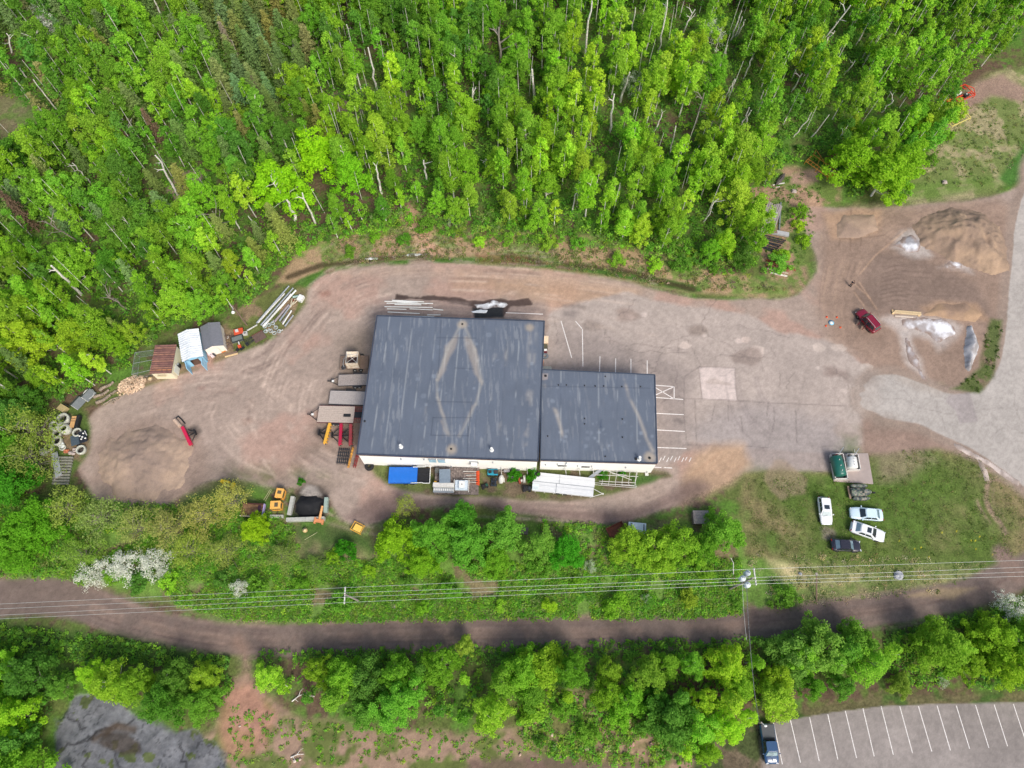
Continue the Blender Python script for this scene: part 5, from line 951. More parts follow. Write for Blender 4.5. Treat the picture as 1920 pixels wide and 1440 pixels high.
# ---------------------------------------------------------------- trailers and plows left of the workshop
def trailer(label, a, b, wd, deckm, nb=9, tongue=True, side=None, ramp=None, z=.75, wheels=(-.15, .1), name='flatbed_trailer', wr=.33, rimm=WHITE, across=False, group='flatbed trailers parked beside the workshop'):
    c, L, ang = seg(a, b, z); t = thing(name, label, 'trailer', c, ang, group); h = L / 2; W = wd / 2
    planks(L, wd, z, nb, seed=int(a[0])).build('deck', deckm, t) if not across else planks(L, wd, z, nb, along=False, jit=.05, seed=int(a[0])).build('deck', deckm, t)
    f = MB()
    for s in (-1, 1):
        f.box((0, s * (W + .04), z - .08), (L, .08, .16)); f.box((0, s * W * .5, z - .14), (L, .1, .18))
        for i in range(9): f.box((-h + (i + .5) * L / 9, s * (W + .11), z - .06), (.07, .08, .12))
    for i in range(7): f.box((-h + i * L / 6, 0, z - .12), (.08, wd, .12))
    f.build('frame', STEEL if side is None else side, t)
    if tongue: q = MB(); q.path([(-h, W * .8, z - .2), (-h - 1.5, 0, z - .22)], .06); q.path([(-h, -W * .8, z - .2), (-h - 1.5, 0, z - .22)], .06); q.box((-h - 1.62, 0, z - .2), (.35, .14, .12)); q.tube((-h - 1.1, .25, 0), (-h - 1.1, .25, z + .25), .045); q.build('tongue', BLACK, t); q = MB(); q.box((-h - .85, -.1, z + .0), (.35, .3, .25)); q.build('toolbox', WHITE, t, .03)
    for wx in wheels:
        for s in (-1, 1): wheel(t, wx * L, s * (W + .22), wr, .22, rimm)
    for s in (-1, 1): q = MB(); q.box(((wheels[0] + wheels[-1]) / 2 * L, s * (W + .22), wr * 2 + .06), ((wheels[-1] - wheels[0]) * L + .75, .28, .05)); q.build('mudguard', BLACK, t)
    if ramp:
        q = MB(); x = h + .05
        for i in range(2):
            for k in range(6): q.box((x + .1 + k * .3, (i * 2 - 1) * W * .68, z + .02), (.05, W * .5, .05))
            for s in (-1, 1): q.box((x + .85, (i * 2 - 1) * W * .68 + s * W * .25, z + .02), (1.7, .05, .06))
        q.build('ramp', ramp, t); q = MB(); q.box((x + .85, 0, z - .02), (1.7, W * .7, .04)); q.build('ramp_plate', BLACK, t)
    return t
trailer('grey plank trailer with a pointed black front frame, second thing down the workshop\'s left side', (634.5, 713), (697, 711), 1.9, WOODG, wheels=(.0, .13))
trailer('grey plank trailer without a visible tongue, between the pointed one and the long one', (618, 744.5), (692, 747), 2.25, mat((172, 164, 160), rough=.9, var=.25, scale=7), tongue=False, wheels=(-.05, .09), rimm=STEEL)
t3 = trailer('longest wooden flatbed trailer with red ramps and a black hatch in its deck', (596.5, 776), (664, 777.5), 2.75, mat((186, 170, 158), rough=.9, var=.25, scale=7), ramp=mat((130, 44, 48), rough=.6), side=mat((96, 48, 50), rough=.7), wheels=(-.05, .09))
m = MB(); m.box((1.75, -.15, .79), (1.15, .5, .03)); m.build('deck_hatch', BLACK, t3)
# hopper trailer
c, L, ang = seg((641, 680), (687, 679), .5); t = thing('hopper_trailer', 'plank trailer carrying an open white hopper braced with crossed bars, topmost beside the workshop', 'trailer', c, 0.02)
planks(4.6, 2.4, .5, 10, seed=3).build('deck', WOODB, t)
m = MB(); m.box((0, 0, .38), (4.6, 2.3, .14)); m.build('frame', STEEL, t)
for y0, s in ((1.05, 1), (-1.05, -1)): m = MB(); m.slab([(-.95, y0, 2.35), (.95, y0, 2.35), (1.0, y0 - s * .55, 1.5), (-.9, y0 - s * .55, 1.5)][::(1 if s < 0 else -1)], .05); m.box((0, y0, 1.45), (1.95, .06, 1.8)); m.build('hopper_panel', mat((222, 214, 198), rough=.6, var=.2, scale=2, dirt=(180, 150, 118)), t)
m = MB(); m.box((.98, 0, 1.3), (.05, 2.1, 1.5)); m.build('side_sheet', mat((150, 128, 106), rough=.8, var=.2), t); m = MB(); m.box((0, 0, .6), (1.9, 2.0, .08)); m.build('hopper_floor', mat((74, 52, 50), rough=.9), t)
m = MB()
for s in (-1, 1): m.tube((s * .9, -1.05, 2.38), (s * .9, 1.05, 2.38), .04); m.tube((-.9 * s, -1, 2.3), (.9 * s, .9, 1.7), .03)
m.tube((-.9, .55, 2.2), (.9, .6, 2.2), .035); m.build('brace', OFFW, t)
m = MB(); m.path([(-.9, .5, 2.1), (-1.5, .2, 1.4), (-1.7, -.5, .8), (-1.5, -.9, .62)], .045); m.build('hose', GREY, t)
for x in (.2, 1.15):
    for s in (-1, 1): wheel(t, x, s * 1.35, .33, .22, WHITE)
m = MB(); m.lathe([(.12, -.06), (.36, -.06), (.36, .06), (.12, .06)], (-1.6, -.95, .62), 18, closed=True); m.build('coiled_hose', STEEL, t)
def plow(label, a, b, m_, wd=.75, hgt=.8, armside=1, name='snow_plow'):
    c, L, ang = seg(a, b, .8); t = thing(name, label, 'snow plow', c, ang, None); h = L / 2; b_ = MB(); n = 8; prof = []
    for i in range(n + 1): q = radians(-50 + 140 * i / n); prof.append((.28 * cos(q) * armside * -1 * 1.0, .45 + .42 * sin(q)))
    vs = []; 
    for x in (-h, h):
        for k in (0, 1): vs += [(x, -(p[0] + (0.04 if k else 0) * armside), p[1]) for p in prof]
    m1 = n + 1
    fs = [(i, i + 1, 2 * m1 + i + 1, 2 * m1 + i) for i in range(n)] + [(m1 + i, 3 * m1 + i, 3 * m1 + i + 1, m1 + i + 1) for i in range(n)] + [(i, m1 + i, m1 + i + 1, i + 1) for i in range(n)] + [(2 * m1 + i, 2 * m1 + i + 1, 3 * m1 + i + 1, 3 * m1 + i) for i in range(n)]
    b_.add(vs, fs, True); b_.build('blade', m_, t)
    q = MB(); q.box((0, -.02, .86), (L, wd * .62, .05)); q.build('top_flange', m_, t, .02)
    for i in range(7): q = MB(); q.box((-h + (i + .5) * L / 7, armside * -.12, .45), (.05, .35, .7)); q.build('rib', m_, t)
    f = MB(); f.path([(-h * .6, armside * .45, .4), (-h * .15, armside * 1.25, .35), (h * .15, armside * 1.25, .35), (h * .6, armside * .45, .4)], .07); f.tube((0, armside * .4, .4), (0, armside * 1.5, .4), .07); f.box((0, armside * 1.35, .55), (.9, .12, .6)); f.tube((-.3, armside * 1.2, .8), (-.2, armside * .3, .7), .05); f.tube((.3, armside * 1.2, .8), (.2, armside * .3, .7), .05); f.build('lift_frame', BLACK, t)
    q = MB(); q.box((0, -armside * -.02, .06), (L, .06, .12)); q.build('cutting_edge', STEEL, t); return t
plow('amber-yellow snow plow blade, leftmost of three blades below the longest trailer', (608.5, 831), (618.5, 793), YEL, armside=1)
plow('bright crimson snow plow blade, middle one of the three below the longest trailer', (637, 834), (639.5, 794), mat((178, 30, 62), rough=.4, var=.12, coat=.4), armside=1)
plow('faded red snow plow blade, nearest to the workshop wall', (656.5, 834), (657.5, 795), REDF, armside=1)
plow('red snow plow standing alone on the gravel beside the west sand pile', (357, 834), (341.5, 800), mat((196, 30, 70), rough=.4, var=.1, coat=.4), armside=-1)
t = thing('steel_drum_roll', 'beige roll with a dark hoop lying above the lone red snow plow', 'roll', seg((327, 787), (338, 799), .3)[0], seg((327, 787), (338, 799), .3)[2]); m = MB(); m.tube((-.75, 0, .3), (.75, 0, .3), .3, .3, 14); m.build('roll', mat((196, 170, 150), rough=.8), t); m = MB(); m.path([(-.8, .3, .3), (-.9, .75, .2), (0, .8, .2), (.9, .75, .15)], .09); m.build('hoop', BLACK, t)
def bars(name, label, cat, a, b, wd, m_, n=4, z=.35, r=.05, cross=0, group=None):
    c, L, ang = seg(a, b, z); t = MB()
    for i in range(n): y = -wd / 2 + wd * (i + .5) / n; t.box((0, y, 0), (L, r * 2, r * 2))
    for i in range(cross): t.box((-L / 2 + L * (i + .5) / cross, 0, .0 + r * 1.2), (r * 1.6, wd, r * 1.2))
    o = t.build(name, m_); o.location = (*c, z); o.rotation_euler = (0, 0, ang); return tag(o, label, cat, group)
def up(o, z): o.location.z = z; return o
bars('steel_rack', 'black slatted steel rack on the ground below the crimson blades', 'rack', (641, 871), (646, 840), 1.8, mat((52, 56, 62), rough=.6, metal=.3, var=.3), 6, .25, .05, 5)
bars('plow_blade', 'thin amber plow blade standing on edge beside the black rack', 'plow blade', (653, 877), (662.5, 838), .28, mat((216, 156, 64), rough=.6, var=.4, dirt=(120, 84, 50)), 2, .55, .08, 8)
bars('red_rails', 'two thin red steel rails by the workshop\'s lower left corner', 'rails', (664.5, 877), (671, 852), .55, mat((140, 48, 44), rough=.6), 2, .4, .06, 3)
def tyre(label, p, r, w=.45, m_=RUBBER, group=None):
    t = MB(); t.lathe([(r * .45, 0), (r * .95, 0), (r, w * .2), (r, w * .8), (r * .95, w), (r * .45, w), (r * .40, w * .5)], (0, 0, 0), 26, closed=True)
    for i in range(22): q = 2 * pi * i / 22; t.box((r * .97 * cos(q), r * .97 * sin(q), w / 2), (.12, .07, w * .9), rz=q)
    o = t.build('tractor_tyre', m_); o.location = (*G(*p), 0); return tag(o, label, 'tyre', group)
tyre('large black tractor tyre lying flat by the workshop\'s lower left corner', (693, 875), .66)

# ---------------------------------------------------------------- along the south wall
c, L, ang = seg((729, 891), (806, 890.5), 1.2); t = thing('tarped_trailer', 'box trailer under a bright blue tarp with a black slatted front and white rail', 'trailer', c, ang - .01); h = L / 2
m = MB(); m.box((-.95, 0, .85), (L - 1.9, 2.35, .7)); m.build('body', mat((20, 70, 150), rough=.6), t); m = MB(); nx_, ny_ = 24, 10; vs = []
for j in range(ny_ + 1):
    for i in range(nx_ + 1): x = -h + (L - 1.9) * i / nx_; y = -1.22 + 2.44 * j / ny_; vs.append((x, y, 1.34 - .10 * abs(y) ** 2 + .012 * sin(i * 2.1) + .008 * sin(j * 3 + i)))
m.add(vs, [(j * (nx_ + 1) + i, j * (nx_ + 1) + i + 1, (j + 1) * (nx_ + 1) + i + 1, (j + 1) * (nx_ + 1) + i) for j in range(ny_) for i in range(nx_)], True)
m.box((-.95, -1.24, 1.08), (L - 1.9, .03, .3)); m.box((-.95, 1.24, 1.08), (L - 1.9, .03, .3)); m.build('tarp', mat((20, 104, 196), rough=.5, var=.08, scale=2), t)
m = planks(1.85, 2.3, 1.0, 8, along=False); mm = MB(); mm.box((h - .95, 0, .9), (1.9, 2.3, .1)); 
for i in range(7): mm.box((h - .95, -1.05 + .35 * i, 1.0), (1.85, .06, .08))
mm.build('slatted_front', BLACK, t)
m = MB(); m.path([(h - 2.6, 1.22, 1.35), (h - .7, 1.25, 1.4), (h - .7, 1.36, 1.4), (h + .05, 1.36, 1.4), (h + .05, -1.3, 1.4), (h - 1.0, -1.3, 1.4), (h - 1.0, -1.22, 1.4), (h - 2.8, -1.25, 1.35)], .055, 8); m.build('rail', WHITE, t)
for x in (-.6, .4):
    for s in (-1, 1): wheel(t, x, s * 1.1, .36, .22)
c, L, ang = seg((815, 901), (898, 902), .7); c1 = c; t = thing('junk_trailer', 'weathered plank trailer loaded with a grey box, grating and machine parts', 'trailer', c, ang); h = L / 2
planks(L, 4.2, .7, 17, along=False, gap=.03, jit=.04, seed=8).build('deck', mat((128, 116, 110), rough=.9, var=.45, scale=3, dirt=(70, 62, 60)), t)
m = MB(); m.box((0, 2.05, .6), (L, .1, .2)); m.box((0, -2.05, .6), (L, .1, .2)); m.box((0, 0, .55), (L, .3, .15)); m.build('frame', STEEL, t)
for x in (-.8, .3):
    for s in (-1, 1): wheel(t, x, s * 1.9, .3, .2)
def boxat(name, label, cat, a, b, wd, hgt, m_, z0=0, lid=None, bev=.03, group=None, extra=None):
    c, L, ang = seg(a, b, z0 + hgt); t = thing(name, label, cat, c, ang, group, z0); m = MB(); m.box((0, 0, hgt / 2), (L, wd, hgt)); m.build('body', m_, t, bev)
    q = MB(); q.box((0, 0, hgt + .02), (L + .04, wd + .04, .04)); q.build('lid', lid or m_, t, .01)
    for s in (-1, 1): q = MB(); q.box((s * L * .3, 0, hgt + .055), (.05, wd * .9, .03)); q.build('lid_rib', lid or m_, t)
    return t
boxat('steel_box', 'slate-grey steel box at the left of the junk trailer\'s load', 'box', (834, 880), (834, 905), 1.6, .9, mat((120, 134, 148), rough=.5, var=.15), .73)
t = thing('step_grating', 'light grey stair-like grating at the lower left of the junk trailer', 'grating', seg((816, 914), (848, 914), 1.0)[0], -.03, None, .73); m = MB(); m.box((0, 0, .5), (3.2, .06, .5)); m.box((0, .3, .72), (3.2, .6, .05)); m.build('panel', OFFW, t)
m = MB(); m.box((0, -.35, .25), (3.1, .9, .08)); m.build('tread_plate', GREY, t); m = MB()
for i in range(11): m.box((-1.4 + i * .28, -.35, .31), (.16, .34, .05))
m.build('tread', WHITE, t)
t = thing('machine_housing', 'pale blue-grey machine housing with two side rails on the junk trailer', 'machine', G(865, 909, 1.4), -.02, None, .73); m = MB(); m.box((0, 0, .3), (1.9, 1.5, .6)); m.box((.1, .0, .75), (1.0, 1.2, .35)); m.build('housing', mat((198, 210, 220), rough=.5, var=.15), t, .04)
m = MB(); m.box((.1, 0, .95), (.85, 1.0, .05)); m.build('top_panel', WHITE, t, .02); m = MB(); m.lathe([(.02, .98), (.07, .98), (.07, 1.03), (.02, 1.04)], (.1, 0, 0), 10); m.build('cap', STEEL, t)
for s in (-1, 1): m = MB(); m.box((s * 1.1, -.1, .45), (.1, 1.9, .16)); m.build('side_rail', OFFW, t)
for i in range(8):
    p = (888 + (i % 3), 884 + i * 3.2); c, L, ang = seg((868 + (i % 4) * 3, 884 + i * 3.2), (899, 884 + i * 3.4), .9); t = thing('traffic_delineator', 'white and orange road post lying on the right end of the junk trailer', 'road post', c, ang + (i % 3 - 1) * .03, 'road posts lying on the junk trailer', .75 + .05 * (i % 2)); m = MB(); m.tube((-L / 2, 0, .06), (L / 2 - .5, 0, .08), .05, .05, 8); m.build('post', mat((176, 156, 144), rough=.6, var=.4, dirt=(120, 84, 66)) if i % 2 else OFFW, t); m = MB(); m.tube((L / 2 - .5, 0, .08), (L / 2, 0, .1), .07, .22, 10); m.build('base', ORG, t)
t = thing('yellow_cover', 'small yellow angular cover at the junk trailer\'s left end', 'cover', G(816.5, 905, 1), 0, None, .73); m = MB(); m.box((0, 0, .25), (.5, .7, .5), top=.6); m.build('cover', YEL, t, .03); m = MB(); m.tube((0, -.3, .1), (0, -1.2, .1), .04); m.build('bar', YEL, t)
boxat('grey_cabinet', 'narrow dark cabinet between the blue tarp trailer and the junk trailer', 'cabinet', (820, 878), (820, 886), .7, .5, mat((90, 92, 90), rough=.7), .73)
# small machines on the grass
def mower(label, p, ang, c1_, c2_, s=1.0, name='garden_tractor'):
    t = thing(name, label, 'machine', G(*p), ang); m = MB(); m.box((0, 0, .42 * s), (1.5 * s, .9 * s, .3 * s)); m.build('chassis', c1_, t, .05); m = MB(); m.box((.45 * s, 0, .68 * s), (.6 * s, .6 * s, .28 * s), top=.8); m.build('hood', c2_, t, .05)
    m = MB(); m.box((-.35 * s, 0, .68 * s), (.4 * s, .45 * s, .1)); m.box((-.56 * s, 0, .88 * s), (.08, .45 * s, .4 * s)); m.build('seat', BLACK, t, .03); m = MB(); m.lathe([(.12 * s, 0), (.17 * s, 0), (.17 * s, .03), (.12 * s, .03)], (.05 * s, 0, .95 * s), 14, closed=True); m.tube((.2 * s, 0, .6 * s), (.05 * s, 0, .95 * s), .02); m.build('steering_wheel', BLACK, t)
    for x in (.5, -.5):
        for q in (-1, 1): wheel(t, x * s, q * .5 * s, .2 * s if x > 0 else .26 * s, .16 * s)
    return t
mower('cyan and black riding machine against the white wall, right of the junk trailer', (924, 887), 0, mat((40, 150, 176), rough=.4), mat((52, 44, 48), rough=.6), 1.05)
mower('dark garden machine on the grass below the cyan one', (926, 905), 1.5, mat((36, 48, 62), rough=.5), BLACK, .85)
mower('small black seat machine left of the white flatbed trailer', (988, 917), 0, BLACK, mat((44, 52, 60), rough=.5), .85)
mower('small black and green machine next to the junk trailer\'s right end', (909, 912), .4, BLACK, mat((30, 80, 64), rough=.5), .7)
t = thing('outboard_cowling', 'white rounded machine cowling on the grass by the wall', 'cowling', G(940, 900), 1.5); m = MB(); m.blob((0, 0, .45), (.7, .42, .42), 3, 12, 8, .06); m.build('shell', OFFW, t); m = MB(); m.box((0, 0, .82), (.3, .25, .08)); m.build('panel', WHITE, t, .02)
bars('white_board', 'short white board standing right of the rounded cowling', 'board', (945.5, 896), (945.5, 904), .12, OFFW, 1, .25, .06)
t = thing('stone_bench', 'small pale stone bench on bare soil by the south wall', 'bench', G(958, 894.5), -.1); m = MB(); m.box((0, 0, .42), (1.0, .3, .08)); m.build('seat', CONC, t, .01); m = MB(); m.box((-.35, 0, .19), (.1, .25, .38)); m.box((.35, 0, .19), (.1, .25, .38)); m.box((.2, -.4, .15), (.35, .35, .3)); m.build('leg', CONC, t)
t = thing('fuel_can', 'red and white can-shaped pump on the soil left of the grey block', 'can', G(975, 902), .2); m = MB(); m.box((-.1, 0, .3), (.3, .9, .6)); m.build('body', mat((150, 64, 44), rough=.6), t, .05); m = MB(); m.lathe([(.02, 0), (.2, 0), (.2, .5), (.02, .52)], (.25, -.05, 0), 14); m.build('bucket', OFFW, t)
t = thing('concrete_block', 'upright grey concrete block left of the white flatbed trailer', 'block', G(983, 900), 0); m = MB(); m.box((0, 0, .35), (.35, 1.0, .7)); m.build('block', CONC, t, .03); m = MB(); m.box((0, 0, .72), (.2, .6, .05)); m.build('cap', OFFW, t)
t = thing('crossed_planks', 'pale boards leaning in a cross by the wall left of the green bushes', 'boards', G(945, 886), 0); m = MB(); m.box((.0, .1, .3), (1.6, .12, .06), rz=-.1); m.box((.3, .5, .5), (.5, .5, .5)); m.build('board', WOODG, t)
boxat('plastic_crate', 'grey crate with scrap against the white wall above the crossed boards', 'crate', (945, 880), (956, 881), .7, .6, mat((150, 148, 152), rough=.7, var=.4))
boxat('dark_crate', 'dark crate against the white wall between the two green bushes', 'crate', (964, 881), (974, 882), .6, .5, mat((92, 96, 104), rough=.7, var=.4))
# white twin flatbed
t0, L, ang = seg((1001, 903), (1114, 922), 1.0); t0 = G(1056, 908, 1.0); t = thing('white_trailer', 'long white sheet-metal trailer with two lengthwise panels and a triangular tongue', 'trailer', t0, seg((1001, 919), (1114, 931), 1.0)[2]); h = 4.6
WSH = mat((212, 214, 216), rough=.45, var=.07, scale=1.2, name='white_sheet')
for y0, x0, w_, hh in ((.74, .1, 1.42, .95), (-.74, 0, 1.4, 1.0)):
    m = MB()
    for k, (ya, yb, dz) in enumerate(((-.5, -.1, 0), (-.1, .15, .09), (.15, .5, .02))): m.box((x0, y0 + (ya + yb) / 2 * w_, hh + dz / 2), (2 * h, (yb - ya) * w_, .06 + dz))
    m.box((x0, y0, hh - .3), (2 * h - .1, w_ - .1, .5)); m.build('panel', WSH, t)
m = MB(); m.box((-1.0, -.74, 1.1), (.06, 1.4, .05)); m.box((-.6, .74, 1.05), (.04, 1.42, .05)); m.box((0, 0, 1.0), (2 * h, .06, .08)); m.build('seam', GREY, t)
m = MB()
for i in range(5): m.box((-h + .5, -1.2 + i * .18, 1.1), (.95, .09, .06))
m.build('corrugated_sheet', mat((226, 238, 242), rough=.4), t)
m = MB()
for i in range(7): m.box((-h + .5 + i * 1.38, -1.52, .85), (.08, .18, .3))
m.build('stake', OFFW, t)
m = MB(); m.path([(h, -.15, .8), (h + 1.4, -.75, .75), (h, -1.35, .8)], .05, 8); m.box((h + 1.45, -.75, .75), (.25, .2, .15)); m.build('tongue', OFFW, t)
for x in (-.7, .4):
    for s in (-1, 1): wheel(t, x, s * 1.3, .36, .22)
tt = tyre('spare tyre with a grey hub lying on the white trailer\'s upper left corner', (1008.5, 890.5), .36, .2); tt.location = (*G(1008.5, 889, 1.1), 1.06)
# white scaffold tower
c, L, ang = seg((1112, 893), (1192, 893), .8); t = thing('metal_tower', 'folded white metal frame tower with a ramp lying along the annex wall', 'frame', c, -.03); t.scale = (.86, .9, 1); m = MB()
for y, z in ((1.0, .8), (.1, 1.0), (-.9, .7), (-1.25, .4)): m.tube((-3.6 + abs(y), y, z), (4.2 - abs(y) * .5, y - .1, z), .05, .05, 6)
m.build('long_tube', OFFW, t); m = MB()
for i in range(6): x = -1.8 + i * 1.15; m.tube((x, 1.0, .8), (x - .35, -1.2, .6), .045, .045, 6)
m.build('cross_tube', OFFW, t); m = MB(); m.tube((-2.2, 1.2, 1.0), (3.0, -.6, .9), .06, .06, 6); m.tube((-.5, .4, .9), (2.2, .2, .9), .05, .05, 6); m.tube((4.1, 1.0, .8), (3.6, -1.3, .5), .05, .05, 6); m.build('brace', OFFW, t)
m = MB(); m.slab([(-4.6, -.2, .5), (-2.5, 1.3, .9), (-2.1, .9, .9), (-4.2, -.6, .5)][::-1], .06); m.build('ramp', ALU, t)
m = MB()
for i in range(7): m.tube((-3.4 + i * 1.2, -1.1, .35), (-3.4 + i * 1.2, -1.5, .35), .04, .04, 6)
m.tube((-3.8, -1.05, .35), (4.0, -1.5, .35), .04); m.tube((-3.8, -1.4, .35), (3.9, -1.75, .35), .04); m.build('ladder', OFFW, t)
# east wall things
boxat('tan_crate', 'tan lidded crate against the workshop\'s right wall', 'crate', (1024, 630), (1023.5, 643), .75, .9, mat((206, 180, 150), rough=.8, var=.15), lid=mat((220, 196, 168), rough=.8))
tyre('grey-rimmed tyre leaning on the workshop\'s right wall', (1022, 668), .5, .22, mat((110, 116, 122), rough=.8))
t = thing('compressor', 'small machine with a white box between the tan crate and the wall tyre', 'machine', G(1022, 656), 0); m = MB(); m.box((0, .4, .3), (.8, 1.0, .5)); m.build('frame', mat((80, 78, 60), rough=.8, var=.4), t, .03); m = MB(); m.box((.05, -.3, .5), (.45, .3, .35)); m.build('box', WHITE, t, .02); m = MB(); m.box((.05, -.62, .4), (.5, .25, .3)); m.build('motor', mat((96, 30, 40), rough=.5), t, .03)
bars('leaning_board', 'thin orange-brown board by the step of the annex', 'board', (1019, 676), (1018, 686), .1, mat((190, 130, 96), rough=.8), 1, .25, .05)
t = thing('concrete_step', 'low grey concrete doorstep where annex meets workshop', 'step', G(1024, 695), 0); m = MB(); m.box((0, 0, .18), (1.8, .9, .36)); m.build('tread', CONC, t, .02); m = MB(); m.box((0, .55, .09), (1.6, .3, .18)); m.build('lower_tread', CONC, t, .02)
# white pipes north of the workshop
for i, (a, b) in enumerate([((721, 565), (783, 566)), ((735, 563), (795, 566)), ((725, 568.5), (812, 569)), ((744, 566), (800, 569.5)), ((721, 575), (811, 576.5)), ((726, 579), (762, 580)), ((768, 579), (811, 581)), ((812, 579.5), (831, 581.5)), ((727, 585), (787, 588)), ((801, 590.5), (826, 590.5)), ((730, 592.5), (814, 594)), ((740, 571), (790, 571.5))]):
    c, L, ang = seg(a, b, .08); m = MB(); m.tube((-L / 2, 0, 0), (L / 2, 0, 0), .085, .085, 10); q = MB(); o = m.build('plastic_pipe', WHITE); o.location = (*c, .085); o.rotation_euler = (0, 0, ang)
    nm_ = ['topmost, long', 'second from the top', 'long one third from the top', 'short-ended one fourth from the top', 'longest, alone in the middle', 'short left one below the longest', 'short right one below the longest', 'small stub at the far right', 'medium one second-lowest row', 'short right one in the lowest rows', 'lowest, against the roof edge', 'thin one just under the top bunch'][i]
    tag(o, 'white pipe on the ground north of the workshop, ' + nm_, 'pipe', 'white pipes laid out north of the workshop')

# ---------------------------------------------------------------- heaps
def heap(name, label, cat, P, hmax, fall, cf, m=None, kind=None, seed=1, ridge=.5, rs_=3.0, rough=.5, step=.2, px=True, ter=0):
    W_ = [G(*p) for p in P] if px else P; A = np.array(W_); x0, y0 = A.min(0) - 1.5; x1, y1 = A.max(0) + 1.5
    xx, yy = np.meshgrid(np.arange(x0, x1, step), np.arange(y0, y1, step)); D = np.full(xx.shape, 1e9); ins = np.zeros(xx.shape, bool); n = len(W_)
    for i in range(n):
        (ax, ay), (bx, by) = W_[i], W_[(i + 1) % n]; dx, dy = bx - ax, by - ay; l = dx * dx + dy * dy + 1e-9
        t = np.clip(((xx - ax) * dx + (yy - ay) * dy) / l, 0, 1); D = np.minimum(D, np.hypot(xx - ax - t * dx, yy - ay - t * dy))
        if abs(dy) > 1e-9: ins ^= ((yy > ay) != (yy > by)) & (xx < ax + (yy - ay) * dx / dy)
    sd = np.where(ins, D, -D) + (fbm(xx, yy, 2.2, seed + 9, 4) - .5) * 2 * rough
    base = np.clip(sd / fall, -.2, 1); z = np.where(base > 0, hmax * (1 - (1 - np.clip(base, 0, 1)) ** 1.6), hmax * base)
    r = 1 - np.abs(fbm(xx * 1.0 + yy * .25, yy - xx * .2, rs_, seed, 4) - .5) * 4
    z = z * (1 + ridge * r * .5) * (.75 + .5 * fbm(xx, yy, rs_ * 2.2, seed + 3, 2)) + (fbm(xx, yy, .8, seed + 5, 3) - .5) * .16 * min(1, hmax) * (base > 0)
    z = np.where(base > 0, z + .01, -.06); c = cf(xx, yy, z, sd); keep = z > -.03
    ny, nx = xx.shape; i = np.arange(ny * nx).reshape(ny, nx); q = np.stack([i[:-1, :-1], i[:-1, 1:], i[1:, 1:], i[1:, :-1]], -1).reshape(-1, 4); kf = (keep[:-1, :-1] | keep[:-1, 1:] | keep[1:, 1:] | keep[1:, :-1]).ravel(); q = q[kf]
    u, inv = np.unique(q, return_inverse=True); V = np.stack([xx, yy, z], -1).reshape(-1, 3)[u]; cx, cy = V[:, 0].mean(), V[:, 1].mean(); V = V - np.array([cx, cy, 0])
    o = link(name, fast_mesh(name, V, inv.reshape(-1, 4), np.clip(c, .01, .9).reshape(-1, 3)[u], m or MG[1])); o.location = (cx, cy, 0); return tag(o, label, cat, None, kind)
def faded(c1_, c2_, gc, s, seed, w=.9):
    a_, b_, g_ = [np.array(lin(q)) for q in (c1_, c2_, gc)]
    def f(x, y, z, sd):
        t = np.clip((fbm(x, y, s, seed, 5) - .5) * 6 + .5, 0, 1)[..., None]; e = np.clip((sd + (fbm(x, y, .9, seed + 7, 4) - .5) * 2.4 * w) / w, 0, 1)[..., None]
        return (a_ * (1 - t) + b_ * t) * e + g_ * (1 - e)
    return f
def two(c1_, c2_, s, seed, sharp=5, bias=0):
    a_, b_ = np.array(lin(c1_)), np.array(lin(c2_))
    def f(x, y, z, sd): t = np.clip((fbm(x, y, s, seed, 4) - .5 + bias) * sharp + .5, 0, 1)[..., None]; return (a_ * (1 - t) + b_ * t) * (1 + .25 * (fbm(x, y, .7, seed + 2, 3) - .5))[..., None]
    return f
heap('sand_pile', 'big brown sand pile at the left end of the gravel yard', 'sand pile', [(185, 870), (205, 830), (240, 808), (290, 800), (330, 808), (358, 835), (362, 870), (345, 905), (310, 925), (270, 940), (225, 930), (195, 905)], 1.15, 7.5, two((164, 142, 124), (142, 124, 112), 5, 5, 4), seed=4, ridge=.9, rough=1.2, rs_=3.4)
heap('sand_pile', 'big tan sand pile beside the road in the upper right lot', 'sand pile', [(1712, 428), (1740, 402), (1790, 392), (1840, 400), (1872, 425), (1888, 465), (1890, 505), (1860, 515), (1800, 495), (1750, 475), (1722, 455)], 1.9, 6.5, two((162, 138, 116), (140, 120, 104), 4, 15), seed=21, ridge=.8, rough=1.0, rs_=3.6)
heap('sand_pile', 'low tan sand mound above the large white patch', 'sand pile', [(1728, 590), (1760, 570), (1810, 570), (1842, 590), (1830, 606), (1780, 600)], .35, 1.8, two((166, 138, 112), (148, 124, 106), 3, 25), seed=26, rough=.5)
heap('sand_pile', 'low sand windrow with tyre grooves at the upper left of the sandy lot', 'sand pile', [(1570, 420), (1582, 404), (1640, 400), (1648, 432), (1610, 446), (1570, 446)], .35, 1.5, two((158, 136, 118), (144, 124, 110), 3, 28), seed=29, rough=.4)
SNOW = attr_mat('old_snow', rough=.8, fine=6, amt=.12, bump=.3)
